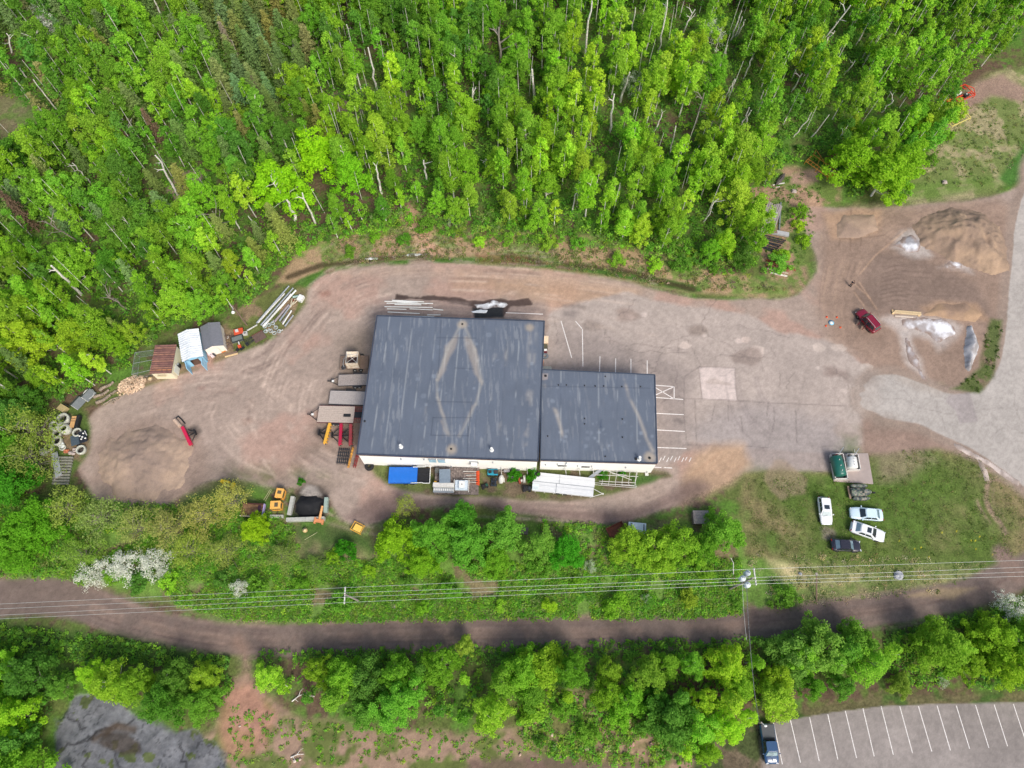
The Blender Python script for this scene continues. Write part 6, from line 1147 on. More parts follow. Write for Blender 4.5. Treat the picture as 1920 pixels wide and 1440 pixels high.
for P, h, f, lb, sdd, c2_ in [([(1676, 460), (1695, 442), (1710, 436), (1725, 452), (1722, 472), (1700, 474)], .35, .8, 'white powdery patch beside the big tan sand pile', 3, (150, 148, 152)), ([(1690, 598), (1730, 596), (1765, 598), (1790, 612), (1788, 628), (1760, 640), (1745, 632), (1710, 618), (1690, 612)], .15, .8, 'largest white patch, below the low tan sand mound', 6, (166, 158, 156)),
                         ([(1695, 632), (1702, 632), (1710, 660), (1728, 690), (1735, 712), (1722, 705), (1705, 675)], .18, .5, 'curved white streak below the large white patch', 8, (160, 150, 148)), ([(1768, 498), (1785, 488), (1802, 494), (1800, 503), (1775, 503)], .12, .6, 'small white patch at the foot of the big tan sand pile', 10, (160, 150, 144)), ([(1850, 535), (1856, 535), (1856, 562), (1850, 560)], .08, .4, 'thin white flecks near the road', 12, (150, 140, 136))]:
    heap('white_patch', lb, 'white patch', P, h * .5, f, faded((226, 226, 230), c2_, (142, 124, 114), 1.8, sdd + 60), SNOW, seed=sdd, rough=.75, rs_=1.2)
heap('snow_bank', 'long narrow grey-white snow bank next to the roadside grass', 'snow bank', [(1812, 612), (1822, 608), (1832, 630), (1836, 650), (1828, 672), (1818, 700), (1808, 690), (1806, 655)], 1.3, 1.6, two((184, 182, 184), (142, 138, 138), 1.2, 33, 6), SNOW, seed=31, ridge=.4, rough=.4, rs_=1.8)
heap('ice_patch', 'white foam-like ice patch in the wet strip above the workshop roof', 'ice patch', [(888, 570), (910, 568), (925, 562), (950, 566), (958, 572), (945, 578), (915, 578), (895, 578)], .05, .4, faded((232, 234, 236), (200, 200, 202), (100, 88, 84), 1.2, 43, .5), SNOW, seed=41, rough=.35, rs_=1.0, step=.12)
heap('ice_patch', 'small white ice sliver just under the larger one by the roof edge', 'ice patch', [(884, 584), (900, 581), (915, 582), (912, 586), (888, 587)], .06, .25, two((228, 230, 232), (180, 180, 182), 1.0, 47, 6), SNOW, seed=45, rough=.2, rs_=1.0, step=.12)
heap('ice_patch', 'thin white ice streak in the ditch above the yard, left one', 'ice patch', [(684, 485), (696, 483), (708, 484), (706, 486), (690, 487)], .06, .25, two((220, 222, 222), (170, 170, 168), 1.0, 49, 6), SNOW, seed=48, rough=.15, step=.12)
heap('ice_patch', 'long thin water foam streak in the ditch behind the workshop', 'ice patch', [(730, 480), (770, 476), (805, 474), (806, 478), (770, 480), (735, 483)], .04, .25, two((190, 192, 190), (120, 124, 112), .8, 51, 8), SNOW, seed=50, rough=.4, step=.12)
heap('concrete_kerb', 'broken pale concrete kerb strip along the road beside the lawn', 'kerb', [(1788, 832), (1800, 834), (1830, 852), (1858, 866), (1880, 882), (1912, 902), (1910, 911), (1880, 893), (1850, 872), (1820, 856), (1792, 840)], .1, .2, two((198, 184, 176), (160, 146, 138), 1.4, 63, 6), seed=60, rough=.22, rs_=1.2)
heap('concrete_kerb', 'short side piece of pale concrete strip running down into the lawn', 'kerb', [(1832, 858), (1844, 866), (1856, 900), (1848, 902), (1838, 880)], .1, .2, two((188, 172, 162), (150, 136, 126), 1.4, 65, 6), seed=64, rough=.2)
# drift of black millings in the burn place
heap('millings_pile', 'black asphalt millings heap inside the three concrete blocks', 'millings pile', [(556, 945), (566, 932), (590, 930), (606, 938), (606, 965), (590, 970), (565, 968), (556, 958)], .9, 2.2, two((30, 31, 34), (44, 44, 46), 2, 71), seed=70, ridge=.3, rough=.4)
for a, b, lb in [((548.5, 930), (541, 965), 'pale concrete block wall left of the black millings'), ((536, 974), (608, 971.5), 'pale concrete block wall below the black millings'), ((611.5, 932), (609.5, 960), 'greenish concrete block wall right of the black millings')]:
    c, L, ang = seg(a, b, .8); m = MB(); n = max(1, int(L / 1.9)); t = thing('barrier_wall', lb, 'barrier', c, ang)
    for i in range(n): m = MB(); m.box((-L / 2 + (i + .5) * L / n, 0, .4), (L / n - .03, .55, .8)); m.build('block', CONC if 'green' not in lb else mat((150, 168, 158), rough=.9, var=.2), t, .03)
def cab(label, p, ang, s=1.0):
    t = thing('machine_cab', label, 'machine cab', G(*p), ang); m = MB(); h = 1.7 * s; W, L = 1.3 * s, 1.7 * s
    for x in (-1, 1):
        for y in (-1, 1): m.box((x * (L / 2 - .07), y * (W / 2 - .07), h / 2), (.14, .14, h))
    m.box((0, 0, .25), (L, W, .5)); m.build('frame', mat((232, 166, 74), rough=.5, var=.12), t, .02)
    m = MB(); m.box((0, 0, h + .04), (L + .1, W + .1, .12)); m.build('roof', mat((236, 176, 88), rough=.5, var=.1), t, .05); m = MB(); m.box((.15 * s, 0, h + .12), (.6 * s, .75 * s, .04)); m.build('roof_hatch', mat((96, 86, 66), rough=.4), t, .01)
    for y in (-1, 1): m = MB(); m.box((0, y * (W / 2 - .05), h * .62), (L - .3, .03, h * .6)); m.build('side_window', GLASS, t)
    for x in (-1, 1): m = MB(); m.box((x * (L / 2 - .05), 0, h * .62), (.03, W - .3, h * .6)); m.build('end_window', GLASS, t)
    m = MB(); m.box((0, 0, .55), (.5, .5, .12)); m.build('seat', BLACK, t)
cab('orange-yellow cut-off machine cab with a small roof hatch, upper of the pair', (529, 929), 1.45, .8); cab('orange-yellow cut-off machine cab with a dark roof hatch, lower of the pair', (522, 951), 0.05, .85)
t = thing('excavator_arm', 'orange hydraulic arm lying over the lower right corner of the black millings walls', 'machine part', G(604, 968), 1.45, None, .5); m = MB(); m.tube((-.6, 0, .5), (1.3, 0, .6), .22, .17, 10); m.build('arm', mat((226, 164, 104), rough=.6), t); m = MB(); m.box((-.9, 0, .35), (.5, 1.3, .35)); m.box((-.9, .65, .3), (.9, .25, .5)); m.box((-1.0, -.5, .3), (.7, .25, .5)); m.build('bracket', mat((212, 140, 92), rough=.6), t, .03)
t = thing('log_round', 'cut round of pale wood lying below the burn place', 'log', G(573, 995), .8); m = MB(); m.lathe([(.02, 0), (.32, 0), (.34, .5), (.02, .52)], (0, 0, 0), 14); m.build('bark', mat((214, 184, 132), rough=.9, var=.3), t); m = MB(); m.lathe([(.02, .52), (.28, .53), (.02, .55)], (0, 0, 0), 14); m.build('cut_face', mat((232, 204, 150), rough=.9), t)
t = thing('machine_stand', 'small yellow square machine frame on the grass right of the burn place', 'frame', G(671, 991), -.45); m = MB()
for x in (-.8, .8):
    m.tube((x, -.6, .5), (x, .7, .5), .06)
for y in (-.6, .7): m.tube((-.8, y, .5), (.8, y, .5), .06)
for x, y in ((-.8, -.6), (.8, -.6), (-.8, .7), (.8, .7)): m.tube((x, y, 0), (x, y, .6), .06)
m.build('frame', YEL, t); m = MB(); m.box((.1, .0, .58), (1.2, .95, .08)); m.build('plate', mat((240, 196, 90), rough=.5), t, .02)
t = thing('yellow_hoist', 'bright yellow machine part half hidden under the willow at the yard edge', 'machine part', G(430, 908), -.25); m = MB(); m.box((-.5, .2, .5), (1.4, .3, .3)); m.box((-1.0, .1, .4), (.3, .5, .8)); m.build('beam', mat((226, 190, 20), rough=.5), t, .04); m = MB(); m.box((.85, -.2, .5), (.45, 1.0, .6)); m.build('bucket', mat((226, 190, 20), rough=.5), t, .06)
for a, b, lb in [((494, 938), (507, 917), 'left of two thin pale rods leaning on the yard edge'), ((497, 940), (509, 918), 'right of two thin pale rods leaning on the yard edge'), ((571, 1012), (595, 998), 'thin pale stick in the grass below the round of wood')]:
    c, L, ang = seg(a, b, .1); m = MB(); m.tube((-L / 2, 0, 0), (L / 2, 0, 0), .04, .04, 8); o = m.build('thin_rod', mat((176, 178, 130), rough=.7)); o.location = (*c, .08); o.rotation_euler = (0, 0, ang); tag(o, lb, 'rod')
t = thing('concrete_slab', 'grey rounded slab lying left of the concrete-walled heap', 'slab', G(520, 969), 0); m = MB(); m.box((0, 0, .2), (2.0, .5, .4)); m.build('slab', CONC, t, .1); m = MB(); m.tube((0, .2, .3), (0, 1.0, .1), .05); m.build('rod', STEEL, t)
c, L, ang = seg((452, 956), (494, 956), 1.2); t = thing('truck_bed', 'rusty open truck bed with a purple-white tailgate under the trees', 'truck bed', c, -.06); m = MB(); m.box((0, 0, .8), (L, 1.9, .12)); m.build('floor', mat((150, 118, 88), rough=.9, var=.4, scale=3, dirt=(96, 66, 50)), t)
for s in (-1, 1): m = MB(); m.box((0, s * .95, 1.05), (L, .08, .55)); m.build('side', mat((90, 50, 48), rough=.8) if s > 0 else mat((206, 190, 176), rough=.7), t)
m = MB(); m.box((L / 2, 0, 1.05), (.14, 2.0, .7)); m.build('tailgate', mat((176, 160, 206), rough=.5), t, .03); m = MB(); m.box((.9, .1, .9), (.5, 1.4, .1)); m.build('rib', mat((70, 40, 60), rough=.7), t)
for x in (-1.2, .6):
    for s in (-1, 1): wheel(t, x, s * .9, .36, .24)
c, L, ang = seg((1143, 1000), (1171, 993), 1.2); t = thing('truck_box', 'rusty red open truck box beside the trees south of the dirt track', 'truck box', c, ang + .2); m = MB(); m.box((0, 0, .8), (L + .3, 2.1, .1)); m.build('floor', mat((128, 74, 56), rough=.9, var=.4, scale=3), t)
for s in (-1, 1): m = MB(); m.box((0, s * 1.05, 1.1), (L + .3, .07, .6)); m.build('side', mat((112, 58, 46), rough=.8), t)
for s in (-1, 1): m = MB(); m.box((s * (L / 2 + .15), 0, 1.1), (.07, 2.1, .6)); m.build('end_gate', mat((100, 52, 44), rough=.8), t)
for s in (-1, 1): wheel(t, 0, s * .95, .36, .24, BLACK)
t = thing('old_vehicle', 'pale blue-white vehicle roof peeping out of the trees right of the rusty box', 'vehicle', G(1193, 993), -.1); m = MB(); m.box((0, 0, .6), (2.6, 1.7, .8)); m.box((0, 0, 1.15), (1.9, 1.45, .5), top=.85); m.build('body', mat((196, 212, 220), rough=.5), t, .1); m = MB(); m.box((0, 0, 1.18), (1.95, 1.2, .25)); m.build('windows', GLASS, t)
for x in (-.8, .8):
    for s in (-1, 1): wheel(t, x, s * .75, .32, .2)
t = thing('plank_box', 'weathered grey plank box at the right of the trees below the dirt bend', 'box', G(1311, 973), 0); m = planks(2.3, 2.0, 1.2, 5); m.build('lid', WOODG, t); m = MB(); m.box((0, 0, .58), (2.2, 1.9, 1.16)); m.build('body', mat((120, 110, 106), rough=.9, var=.3), t)
boxat('grey_pallet', 'grey weathered pallet half hidden among trees below the white trailer', 'pallet', (976, 994), (990, 996), 1.0, .4, mat((120, 108, 108), rough=.9, var=.3))

# ---------------------------------------------------------------- sheds, kennel, lamp
def shed(name, label, base, ang, L, Wd, he, hr, wallm, roofm, n=0, front=None, ov=.15):
    # ridge runs along local y (length L), gables at the ends, width Wd along x
    t = thing(name, label, 'shed', base, ang); m = MB(); x, y = Wd / 2, L / 2; q = [(-x, -y), (x, -y), (x, y), (-x, y)]; th = .08
    if front == 'open':
        m.box((-x + th / 2, 0, he / 2), (th, L, he)); m.box((x - th / 2, 0, he / 2), (th, L, he)); m.box((0, y - th / 2, he / 2), (Wd, th, he)); m.build('wall', wallm, t)
        m = MB(); 
        for s in (-1, 1): m.box((s * x * .72, -y + th / 2, he / 2), (Wd * .28, th, he))
        m.box((0, -y + th / 2, he - .25), (Wd, th, .5)); m.build('front_wall', wallm, t); m = MB(); m.box((0, 0, .03), (Wd - .2, L - .2, .05)); m.build('floor', mat((110, 84, 72), rough=.9), t)
    else: m.prism(q, 0, he); m.build('wall', wallm, t)
    if hr > he + .05:
        m = MB()
        for s in (-1, 1): m.add([(-x, s * y, he), (x, s * y, he), (0, s * y, hr - .05), (-x, s * (y - .06), he), (x, s * (y - .06), he), (0, s * (y - .06), hr - .05)], [(0, 1, 2), (3, 5, 4), (0, 2, 5, 3), (1, 4, 5, 2)])
        m.build('gable', wallm, t); m = MB(); X = x + ov; zr = hr; ze = hr - (hr - he) * X / x
        for s in (-1, 1):
            p = [(0, -y - ov, zr), (0, y + ov, zr), (s * X, y + ov, ze), (s * X, -y - ov, ze)]; m.slab(p if s > 0 else p[::-1], .06)
            if n:
                for k in range(n): yy = -y - ov + (k + .5) * (L + 2 * ov) / n; m.path([(0, yy, zr + .03), (s * X, yy, ze + .03)], .07, 4)
        r = m.build('roof', roofm, t); m = MB(); m.box((0, 0, zr + .02), (.22, L + 2 * ov, .05)); m.build('ridge_cap', roofm, r)
    else:
        m = MB(); X = x + ov; m.slab([(-X, -y - ov, he + .02), (X, -y - ov, he + .12), (X, y + ov, he + .12), (-X, y + ov, he + .02)], .07)
        r = m.build('roof', roofm, t)
        for k in range(n): m = MB(); yy = -y - ov + (k + .5) * (L + 2 * ov) / n; m.box((0, yy, he + .10), (2 * X, .15, .07), ry=-.1 / (2 * X)); m.build('roof_rib', mat([(156, 112, 96), (138, 96, 84), (170, 124, 98)][k % 3] if k != 1 else (196, 136, 84), rough=.8, var=.4, scale=1.5, dirt=(104, 76, 74)), r)
    return t
RU = mat((118, 82, 74), rough=.75, var=.5, scale=1.4, dirt=(86, 62, 62), name='rusty_sheet')
def quadshed(name, label, corners, z, **kw):   # corners of the roof SW, SE, NE, NW in the photograph
    P = [np.array(G(*p, z)) for p in corners]; c = sum(P) / 4; dx = (P[1] - P[0] + P[2] - P[3]) / 2; dy = (P[3] - P[0] + P[2] - P[1]) / 2
    return shed(name, label, tuple(c), atan2(dy[1], dy[0]) - pi / 2, np.linalg.norm(dy) - .3, np.linalg.norm(dx) - .3, **kw)
t = quadshed('garden_shed', 'cream shed with a flat rust-brown ribbed metal roof, leftmost of three sheds', [(280, 700), (321, 700), (331, 648), (291, 644)], 2.5, he=2.4, hr=2.4, wallm=mat((232, 222, 192), rough=.8, var=.1), roofm=RU, n=13)
m = MB(); m.box((1.75, -1.3, .95), (.06, 1.3, 1.7)); m.build('door', mat((228, 228, 216), rough=.6), t, .01); m = MB(); m.box((0, -2.78, 1.9), (1.4, .05, .3)); m.build('rust_stain_board', mat((206, 190, 150), rough=.8), t)
t = quadshed('open_shed', 'white ribbed metal-roofed shed with an open front and pale blue walls, middle of three', [(340, 681), (380, 663), (370, 613), (333, 626)], 2.7, he=2.5, hr=3.0, wallm=mat((150, 200, 226), rough=.6, var=.1), roofm=mat((226, 229, 232), rough=.4, var=.1, scale=1, dirt=(196, 202, 208)), n=13, front='open')
for s in (-1, 1): m = MB(); m.box((s * 1.25, -3.3, 1.2), (.08, 1.4, 2.3), rz=s * -.1); m.build('door', mat((156, 206, 232), rough=.6), t)
t = quadshed('garden_shed', 'cream gabled shed with a plain grey metal roof, rightmost of three sheds', [(380, 655), (418, 646), (411, 603), (373, 610)], 2.5, he=2.2, hr=2.8, wallm=mat((236, 226, 212), rough=.8, var=.08), roofm=mat((128, 128, 134), rough=.45, var=.15, metal=.2), n=0)
m = MB(); m.box((0, -2.25, .95), (1.1, .06, 1.8)); m.build('door', mat((240, 232, 220), rough=.7), t, .01)
ke = [G(*p, 1.8) for p in [(247, 702), (281, 694), (290, 656), (253, 661)]]; cx, cy = sum(p[0] for p in ke) / 4, sum(p[1] for p in ke) / 4
t = thing('wire_kennel', 'wire mesh kennel with thin pale bars attached to the rusty-roofed shed\'s left', 'kennel', (cx, cy)); m = MB(); lo = [(p[0] - cx, p[1] - cy) for p in ke]
for i in range(4):
    a, b = lo[i], lo[(i + 1) % 4]; m.tube((*a, 0), (*a, 1.8), .035); m.tube((*a, 1.8), (*b, 1.8), .03); m.tube((*a, .1), (*b, .1), .025)
m.tube(((lo[0][0] + lo[3][0]) / 2, (lo[0][1] + lo[3][1]) / 2, 1.8), ((lo[1][0] + lo[2][0]) / 2, (lo[1][1] + lo[2][1]) / 2, 1.8), .03); m.build('bar', ALU, t); m = MB()
for i in range(4):
    a, b = np.array(lo[i]), np.array(lo[(i + 1) % 4])
    for k in range(1, 14): p = a + (b - a) * k / 14; m.tube((*p, .1), (*p, 1.8), .008, .008, 3, False)
    for k in range(1, 8): m.tube((*a, k * .22), (*b, k * .22), .008, .008, 3, False)
for k in range(1, 16): p = np.array(lo[0]) + (np.array(lo[1]) - lo[0]) * k / 16; q = np.array(lo[3]) + (np.array(lo[2]) - lo[3]) * k / 16; m.tube((*p, 1.79), (*q, 1.79), .008, .008, 3, False)
m.build('mesh', mat((140, 160, 150), rough=.5, metal=.4), t)
xy, h, tp = height_of((463, 610), (436, 573)); t = thing('lamp_pole', 'brown wooden pole with a white lamp shade beside the sheds', 'lamp post', xy); dx, dy = tp[0] - xy[0], tp[1] - xy[1]
m = MB(); m.tube((0, 0, 0), (dx, dy, h), .13, .10, 10); m.build('pole', WOODB, t); m = MB(); m.tube((dx, dy, h - .2), (dx + .1, dy - .9, h - .1), .03); m.build('arm', ALU, t); m = MB(); m.lathe([(.05, 0), (.28, -.35), (.3, -.45), (.05, -.42)][::-1], (dx + .1, dy - 1.0, h), 14); m.build('lamp_shade', WHITE, t)
# junk between shed and pipes
def junk(name, label, cat, p, ang, parts, z=0):
    t = thing(name, label, cat, G(*p), ang, None, z)
    for nm, m_, boxes in parts:
        m = MB()
        for bx in boxes: m.box(*bx[:2], rz=bx[2] if len(bx) > 2 else 0)
        m.build(nm, m_, t, .02)
    return t
OR2 = mat((210, 84, 50), rough=.6, var=.3)
junk('orange_mower', 'faded orange machine deck on top of the scrap right of the sheds', 'machine', (449, 624), .3, [('deck', OR2, [((0, 0, .4), (1.5, 1.1, .3))]), ('motor', OFFW, [((-.2, .1, .68), (.5, .4, .3))]), ('wheel_set', RUBBER, [((.6, .6, .2), (.4, .15, .4)), ((-.6, .6, .2), (.4, .15, .4)), ((.6, -.6, .2), (.4, .15, .4)), ((-.6, -.6, .2), (.4, .15, .4))])])
junk('scrap_cabinet', 'grey-green cabinet frame in the scrap below the orange deck', 'cabinet', (447, 638), .35, [('body', mat((112, 120, 116), rough=.6), [((0, 0, .4), (1.7, .9, .5))]), ('rim', mat((60, 64, 62), rough=.7), [((0, .5, .6), (1.8, .12, .25)), ((0, -.5, .6), (1.8, .12, .25)), ((.9, 0, .6), (.12, 1.1, .25)), ((-.9, 0, .6), (.12, 1.1, .25))])])
junk('tiller', 'small orange machine with black wheels, lowest in the scrap by the sheds', 'machine', (451, 652), .4, [('body', OR2, [((0, .1, .4), (.5, .5, .35))]), ('tine', BLACK, [((-.5, -.3, .2), (.5, .35, .4), .4), ((.3, -.35, .2), (.8, .3, .3), .4)]), ('handle', OFFW, [((.1, .5, .7), (.2, .6, .06))])])
junk('bent_wire_bundle', 'bundle of black bent frames right of the scrap machines', 'frames', (467, 640), -.9, [('frame', STEEL, [((i * .22 - .4, 0, .3), (.06, 1.6, .06), .15 * (i % 3 - 1)) for i in range(6)] + [((0, .5, .35), (1.2, .06, .06)), ((0, -.5, .35), (1.2, .06, .06))]), ('plate', BLACK, [((.3, -.5, .2), (.6, .5, .1))])])
junk('white_basin', 'white basin-like appliance between the orange deck and the black frames', 'basin', (461, 627), .2, [('bowl', OFFW, [((0, 0, .3), (.7, .55, .5))]), ('opening', mat((110, 110, 112), rough=.7), [((0, -.02, .56), (.4, .3, .03))])])
junk('brown_plate', 'flat brown rusty plate between scrap and the stored poles', 'plate', (486, 632), .6, [('plate', mat((104, 84, 76), rough=.9, var=.3), [((0, 0, .1), (2.0, 1.6, .08))]), ('edge', RUST, [((0, .8, .16), (2.0, .06, .12))])])
junk('white_beam', 'short white beam leading from the scrap to the stored poles', 'beam', (474, 616), .62, [('beam', OFFW, [((0, 0, .3), (1.9, .16, .16))]), ('end_plate', ALU, [((-.95, 0, .3), (.05, .3, .3))])])
junk('scrap_branches', 'tangle of brown scrap and brush beside the grey-roofed shed', 'scrap', (431, 640), .1, [('piece', mat((120, 100, 88), rough=.9, var=.5), [((random.uniform(-.7, .7), random.uniform(-1.3, 1.3), random.uniform(.1, .5)), (random.uniform(.4, 1.3), .1, .1), random.uniform(0, 3)) for _ in range(22)]), ('sheet', OFFW, [((-.3, .6, .3), (.5, .35, .05), .5)])])
junk('bagged_junk', 'white and dark sacks by the open shed\'s right door', 'sacks', (396, 666), .5, [('sack', mat((214, 198, 200), rough=.8), [((0, .2, .35), (.7, .6, .6)), ((.2, -.4, .25), (.5, .4, .5))]), ('dark_sack', STEEL, [((.5, -.1, .25), (.4, .8, .5))])])
junk('plank_stack', 'two brown planks on the ground below the scrap machines', 'planks', (434, 665), .3, [('plank', WOODN, [((0, -.15, .1), (2.1, .25, .1))]), ('upper_plank', WOODB, [((.05, .2, .1), (2.0, .3, .12))])])
junk('orange_tarp', 'small crumpled orange sheet at the grey shed\'s corner', 'sheet', (419, 658), .2, [('sheet', mat((226, 130, 60), rough=.7), [((0, 0, .1), (.8, .5, .15), .3), ((.2, .1, .2), (.4, .4, .1), .9)])])
junk('black_barrel', 'black barrel between the rusty-roofed and the open shed', 'barrel', (337, 688), 0, [('barrel', BLACK, [((0, 0, .45), (.5, .5, .9))]), ('lid', GREY, [((0, .1, .92), (.4, .4, .05))])])
# stored light poles and pipes
for i, (a, b, r, z, m_, lb) in enumerate([((481, 606), (541, 537), .17, .3, ALU, 'leftmost and longest silver pole'), ((484, 605), (533, 551), .13, .25, OFFW, 'thin white pole, second from the left'), ((489, 610), (549, 541), .17, .35, ALU, 'silver pole, third from the left'), ((493, 612), (554, 545), .19, .4, WHITE, 'thick white pole, fourth from the left'), ((501, 604), (545, 552), .15, .5, OFFW, 'white pole lying on top of the thick ones'), ((549, 557), (564, 554), .2, .4, mat((150, 176, 168), rough=.5), 'short greenish pole across the upper end'), ((515, 603), (541, 572), .2, .25, mat((150, 140, 142), rough=.7), 'grey-brown pole in the middle'), ((524, 602), (544, 574), .17, .25, ALU, 'silver pole right of the grey-brown one'), ((529, 606), (546, 584), .2, .25, mat((156, 144, 142), rough=.7), 'brownish short pole'), ((530, 608), (546, 583), .12, .55, WHITE, 'thin bright short pole'), ((534, 612), (549, 592), .16, .25, ALU, 'outermost short silver pole at the right')]):
    c, L, ang = seg(a, b, z); t = thing('light_pole', lb + ' in the pole stack at the bend', 'pole', c, ang, 'poles stacked at the forest edge', z - r); m = MB(); m.tube((-L / 2, 0, r), (L / 2, 0, r), r, r * .82, 14); m.build('tube', m_, t); m = MB(); m.lathe([(r * .3, 0), (r * 1.12, 0), (r * 1.12, .08), (r * .3, .08)], (L / 2, 0, r), 14, 'X', closed=True); m.build('collar', m_, t)
junk('white_tank', 'small white rounded tank at the upper right end of the pole stack', 'tank', (565, 562), -.4, [('tank', WHITE, [((0, 0, .4), (.9, 1.1, .7))]), ('cradle', RUST, [((-.6, -.2, .15), (.3, 1.2, .3), .3)])])
junk('timber_offcuts', 'pale timber offcuts between the poles and the white tank', 'timber', (550, 570), 1.2, [('offcut', mat((206, 196, 170), rough=.8), [((0, 0, .3), (1.8, .16, .12)), ((.1, .3, .35), (1.4, .12, .1), .3), ((.2, -.3, .3), (1.0, .14, .1), -.4)]), ('bracket', RUST, [((.5, .1, .45), (.5, .3, .06), .6)])])
rd = random.Random(3)
for i, (px, py) in enumerate([(497, 613), (505, 610), (512, 607), (518, 615), (508, 621), (499, 622), (524, 622), (515, 625)]):
    t = thing('pole_base_scrap', 'piece of bent grey-white lamp fitting heaped at the lower end of the pole stack', 'scrap metal', G(px, py), rd.uniform(0, 3), 'lamp fittings heaped below the pole stack'); m = MB(); m.lathe([(.22, 0), (.34, 0), (.36, .16), (.24, .16)], (0, 0, .1), 14, closed=True); m.build('ring', mat((176, 186, 184), rough=.5, var=.3), t); m = MB(); m.box((.3, .1, .2), (.7, .14, .12), rz=.5, ry=.3); m.build('arm', OFFW, t)
# firewood and logs
BRK = mat((176, 158, 134), rough=.9, var=.3, scale=4)
m = MB(); rs = np.random.default_rng(9); FC = G(248, 722)
for i in range(330):
    a = rs.uniform(0, 2 * pi); q = rs.random() ** .5; x, y = 2.2 * q * cos(a), 1.5 * q * sin(a); z = .12 + (1 - q) * .75 * rs.random(); m.box((x, y, z), (.42, rs.uniform(.13, .22), rs.uniform(.1, .18)), rz=rs.uniform(0, 3.1), rx=rs.uniform(-.6, .6), ry=rs.uniform(-.5, .5))
o = m.build('firewood_pile', mat((218, 192, 164), rough=.9, var=.45, scale=2, dirt=(150, 124, 102))); o.location = (*FC, 0); o.rotation_euler = (0, 0, .35); tag(o, 'heap of pale split firewood beside the wire kennel', 'firewood', None, 'stuff')
for i, (a, b, r, lb) in enumerate([((187, 732), (213, 716), .26, 'uppermost weathered grey log with a hollow'), ((176, 746), (205, 732), .24, 'long barkless log across the middle of the log stack'), ((181, 756), (208, 741), .28, 'thick light log, lowest of the stack'), ((208, 738), (219, 733), .18, 'short grey log at the right end of the stack'), ((194, 757), (222, 744), .12, 'thin crooked log below the stack'), ((211, 755), (215, 750), .14, 'short log stub below the firewood'), ((221, 749), (222, 744), .13, 'small upright log piece near the firewood')]):
    c, L, ang = seg(a, b, r); t = thing('log', lb, 'log', c, ang, 'logs beside the firewood heap', .0); m = MB(); n = 5; m.path([(-L / 2 + L * k / n, .12 * sin(k * 1.3 + i), r + .03 * (k % 2)) for k in range(n + 1)], [r * (1.1 - .06 * k) for k in range(n + 1)], 10); m.build('bark', mat((158, 142, 124), rough=.9, var=.4, scale=3, dirt=(104, 92, 82)), t); m = MB(); m.lathe([(r * .2, 0), (r * .98, 0), (r * .2, .02)], (-L / 2 - .02, .12 * sin(i), r), 10, 'X'); m.build('cut_face', mat((222, 200, 162), rough=.9), t)
for p, r in [((222, 737), .2), ((226, 741), .22), ((233, 738), .15), ((282, 710), .42)]: t = thing('wood_round', 'sawn wood round ' + ('by the rusty shed\'s corner' if r > .4 else 'among the firewood, near the logs'), 'wood round', G(*p), 0, None if r > .4 else 'sawn rounds by the firewood'); m = MB(); m.lathe([(.02, 0), (r, 0), (r, .3), (.02, .3)], (0, 0, 0), 12); m.build('bark', BRK, t); m = MB(); m.lathe([(.02, .3), (r * .85, .31), (.02, .32)], (0, 0, 0), 12); m.build('cut_face', WOODN, t)
t = thing('wheelbarrow', 'white rounded tub cart with two handles left of the logs', 'cart', G(170, 741), 1.0); m = MB(); m.lathe([(.3, .25), (.85, .55), (.9, .62), (.82, .6), (.3, .32)], (0, 0, 0), 18, closed=False); m.build('tub', OFFW, t); m = MB(); m.box((0, 0, .66), (.6, .5, .05)); m.build('frame', GREY, t, .02); m = MB(); m.tube((-.5, -.3, .45), (-1.6, -.35, .4), .04); m.tube((-.5, .3, .45), (-1.6, .25, .4), .04); m.build('handle', WOODN, t)
for p, lb in [((147, 757), 'bent dark grey sheet standing like a tent, left and lower one'), ((166, 742), 'bent dark grey sheet standing like a tent, right and upper one')]:
    t = thing('folded_panel', lb, 'panel', G(*p), -.55); m = MB(); m.slab([(-1.1, -.8, .05), (0, -.8, 1.0), (0, 1.0, 1.0), (-1.1, 1.0, .05)], .04); m.slab([(0, -.8, 1.0), (1.1, -.8, .5), (1.1, 1.0, .5), (0, 1.0, 1.0)], .04); m.build('sheet', mat((104, 110, 112), rough=.5, var=.2), t); m = MB(); m.path([(-1.1, -.82, .05), (0, -.82, 1.0), (1.1, -.82, .5)], .03); m.build('edge_trim', OFFW, t)
junk('plywood_box', 'tan plywood box under the leaves left of the tent-like sheets', 'box', (121, 768), -.5, [('box', mat((188, 168, 122), rough=.8), [((0, 0, .4), (1.3, 1.0, .8))]), ('flap', STEEL, [((.3, .7, .6), (1.2, .05, .5), .1)])])
junk('engine_crate', 'amber crate with black machinery beside the upper concrete rings', 'crate', (146, 794), 0, [('crate', mat((200, 156, 104), rough=.7), [((-.35, 0, .4), (.7, 1.9, .8))]), ('machinery', BLACK, [((.25, .1, .4), (.5, 2.1, .7)), ((-.1, -.9, .5), (.4, .3, .5))]), ('slat', mat((120, 90, 70), rough=.8), [((-.35, .5, .83), (.72, .08, .04)), ((-.35, .1, .83), (.72, .08, .04))])])
RINGL = ['largest hollow concrete ring at the top of the group', 'capped concrete ring with a small dark hole, left of the largest', 'concrete cone ring with a round opening, just below the largest', 'concrete ring with green weeds inside', 'concrete ring directly below the weedy one', 'white concrete ring above the dark flat cart', 'small concrete ring at the left', 'tilted capped ring at the far left', 'thin white ring next to bent scrap', 'white concrete ring at the lower right of the group']
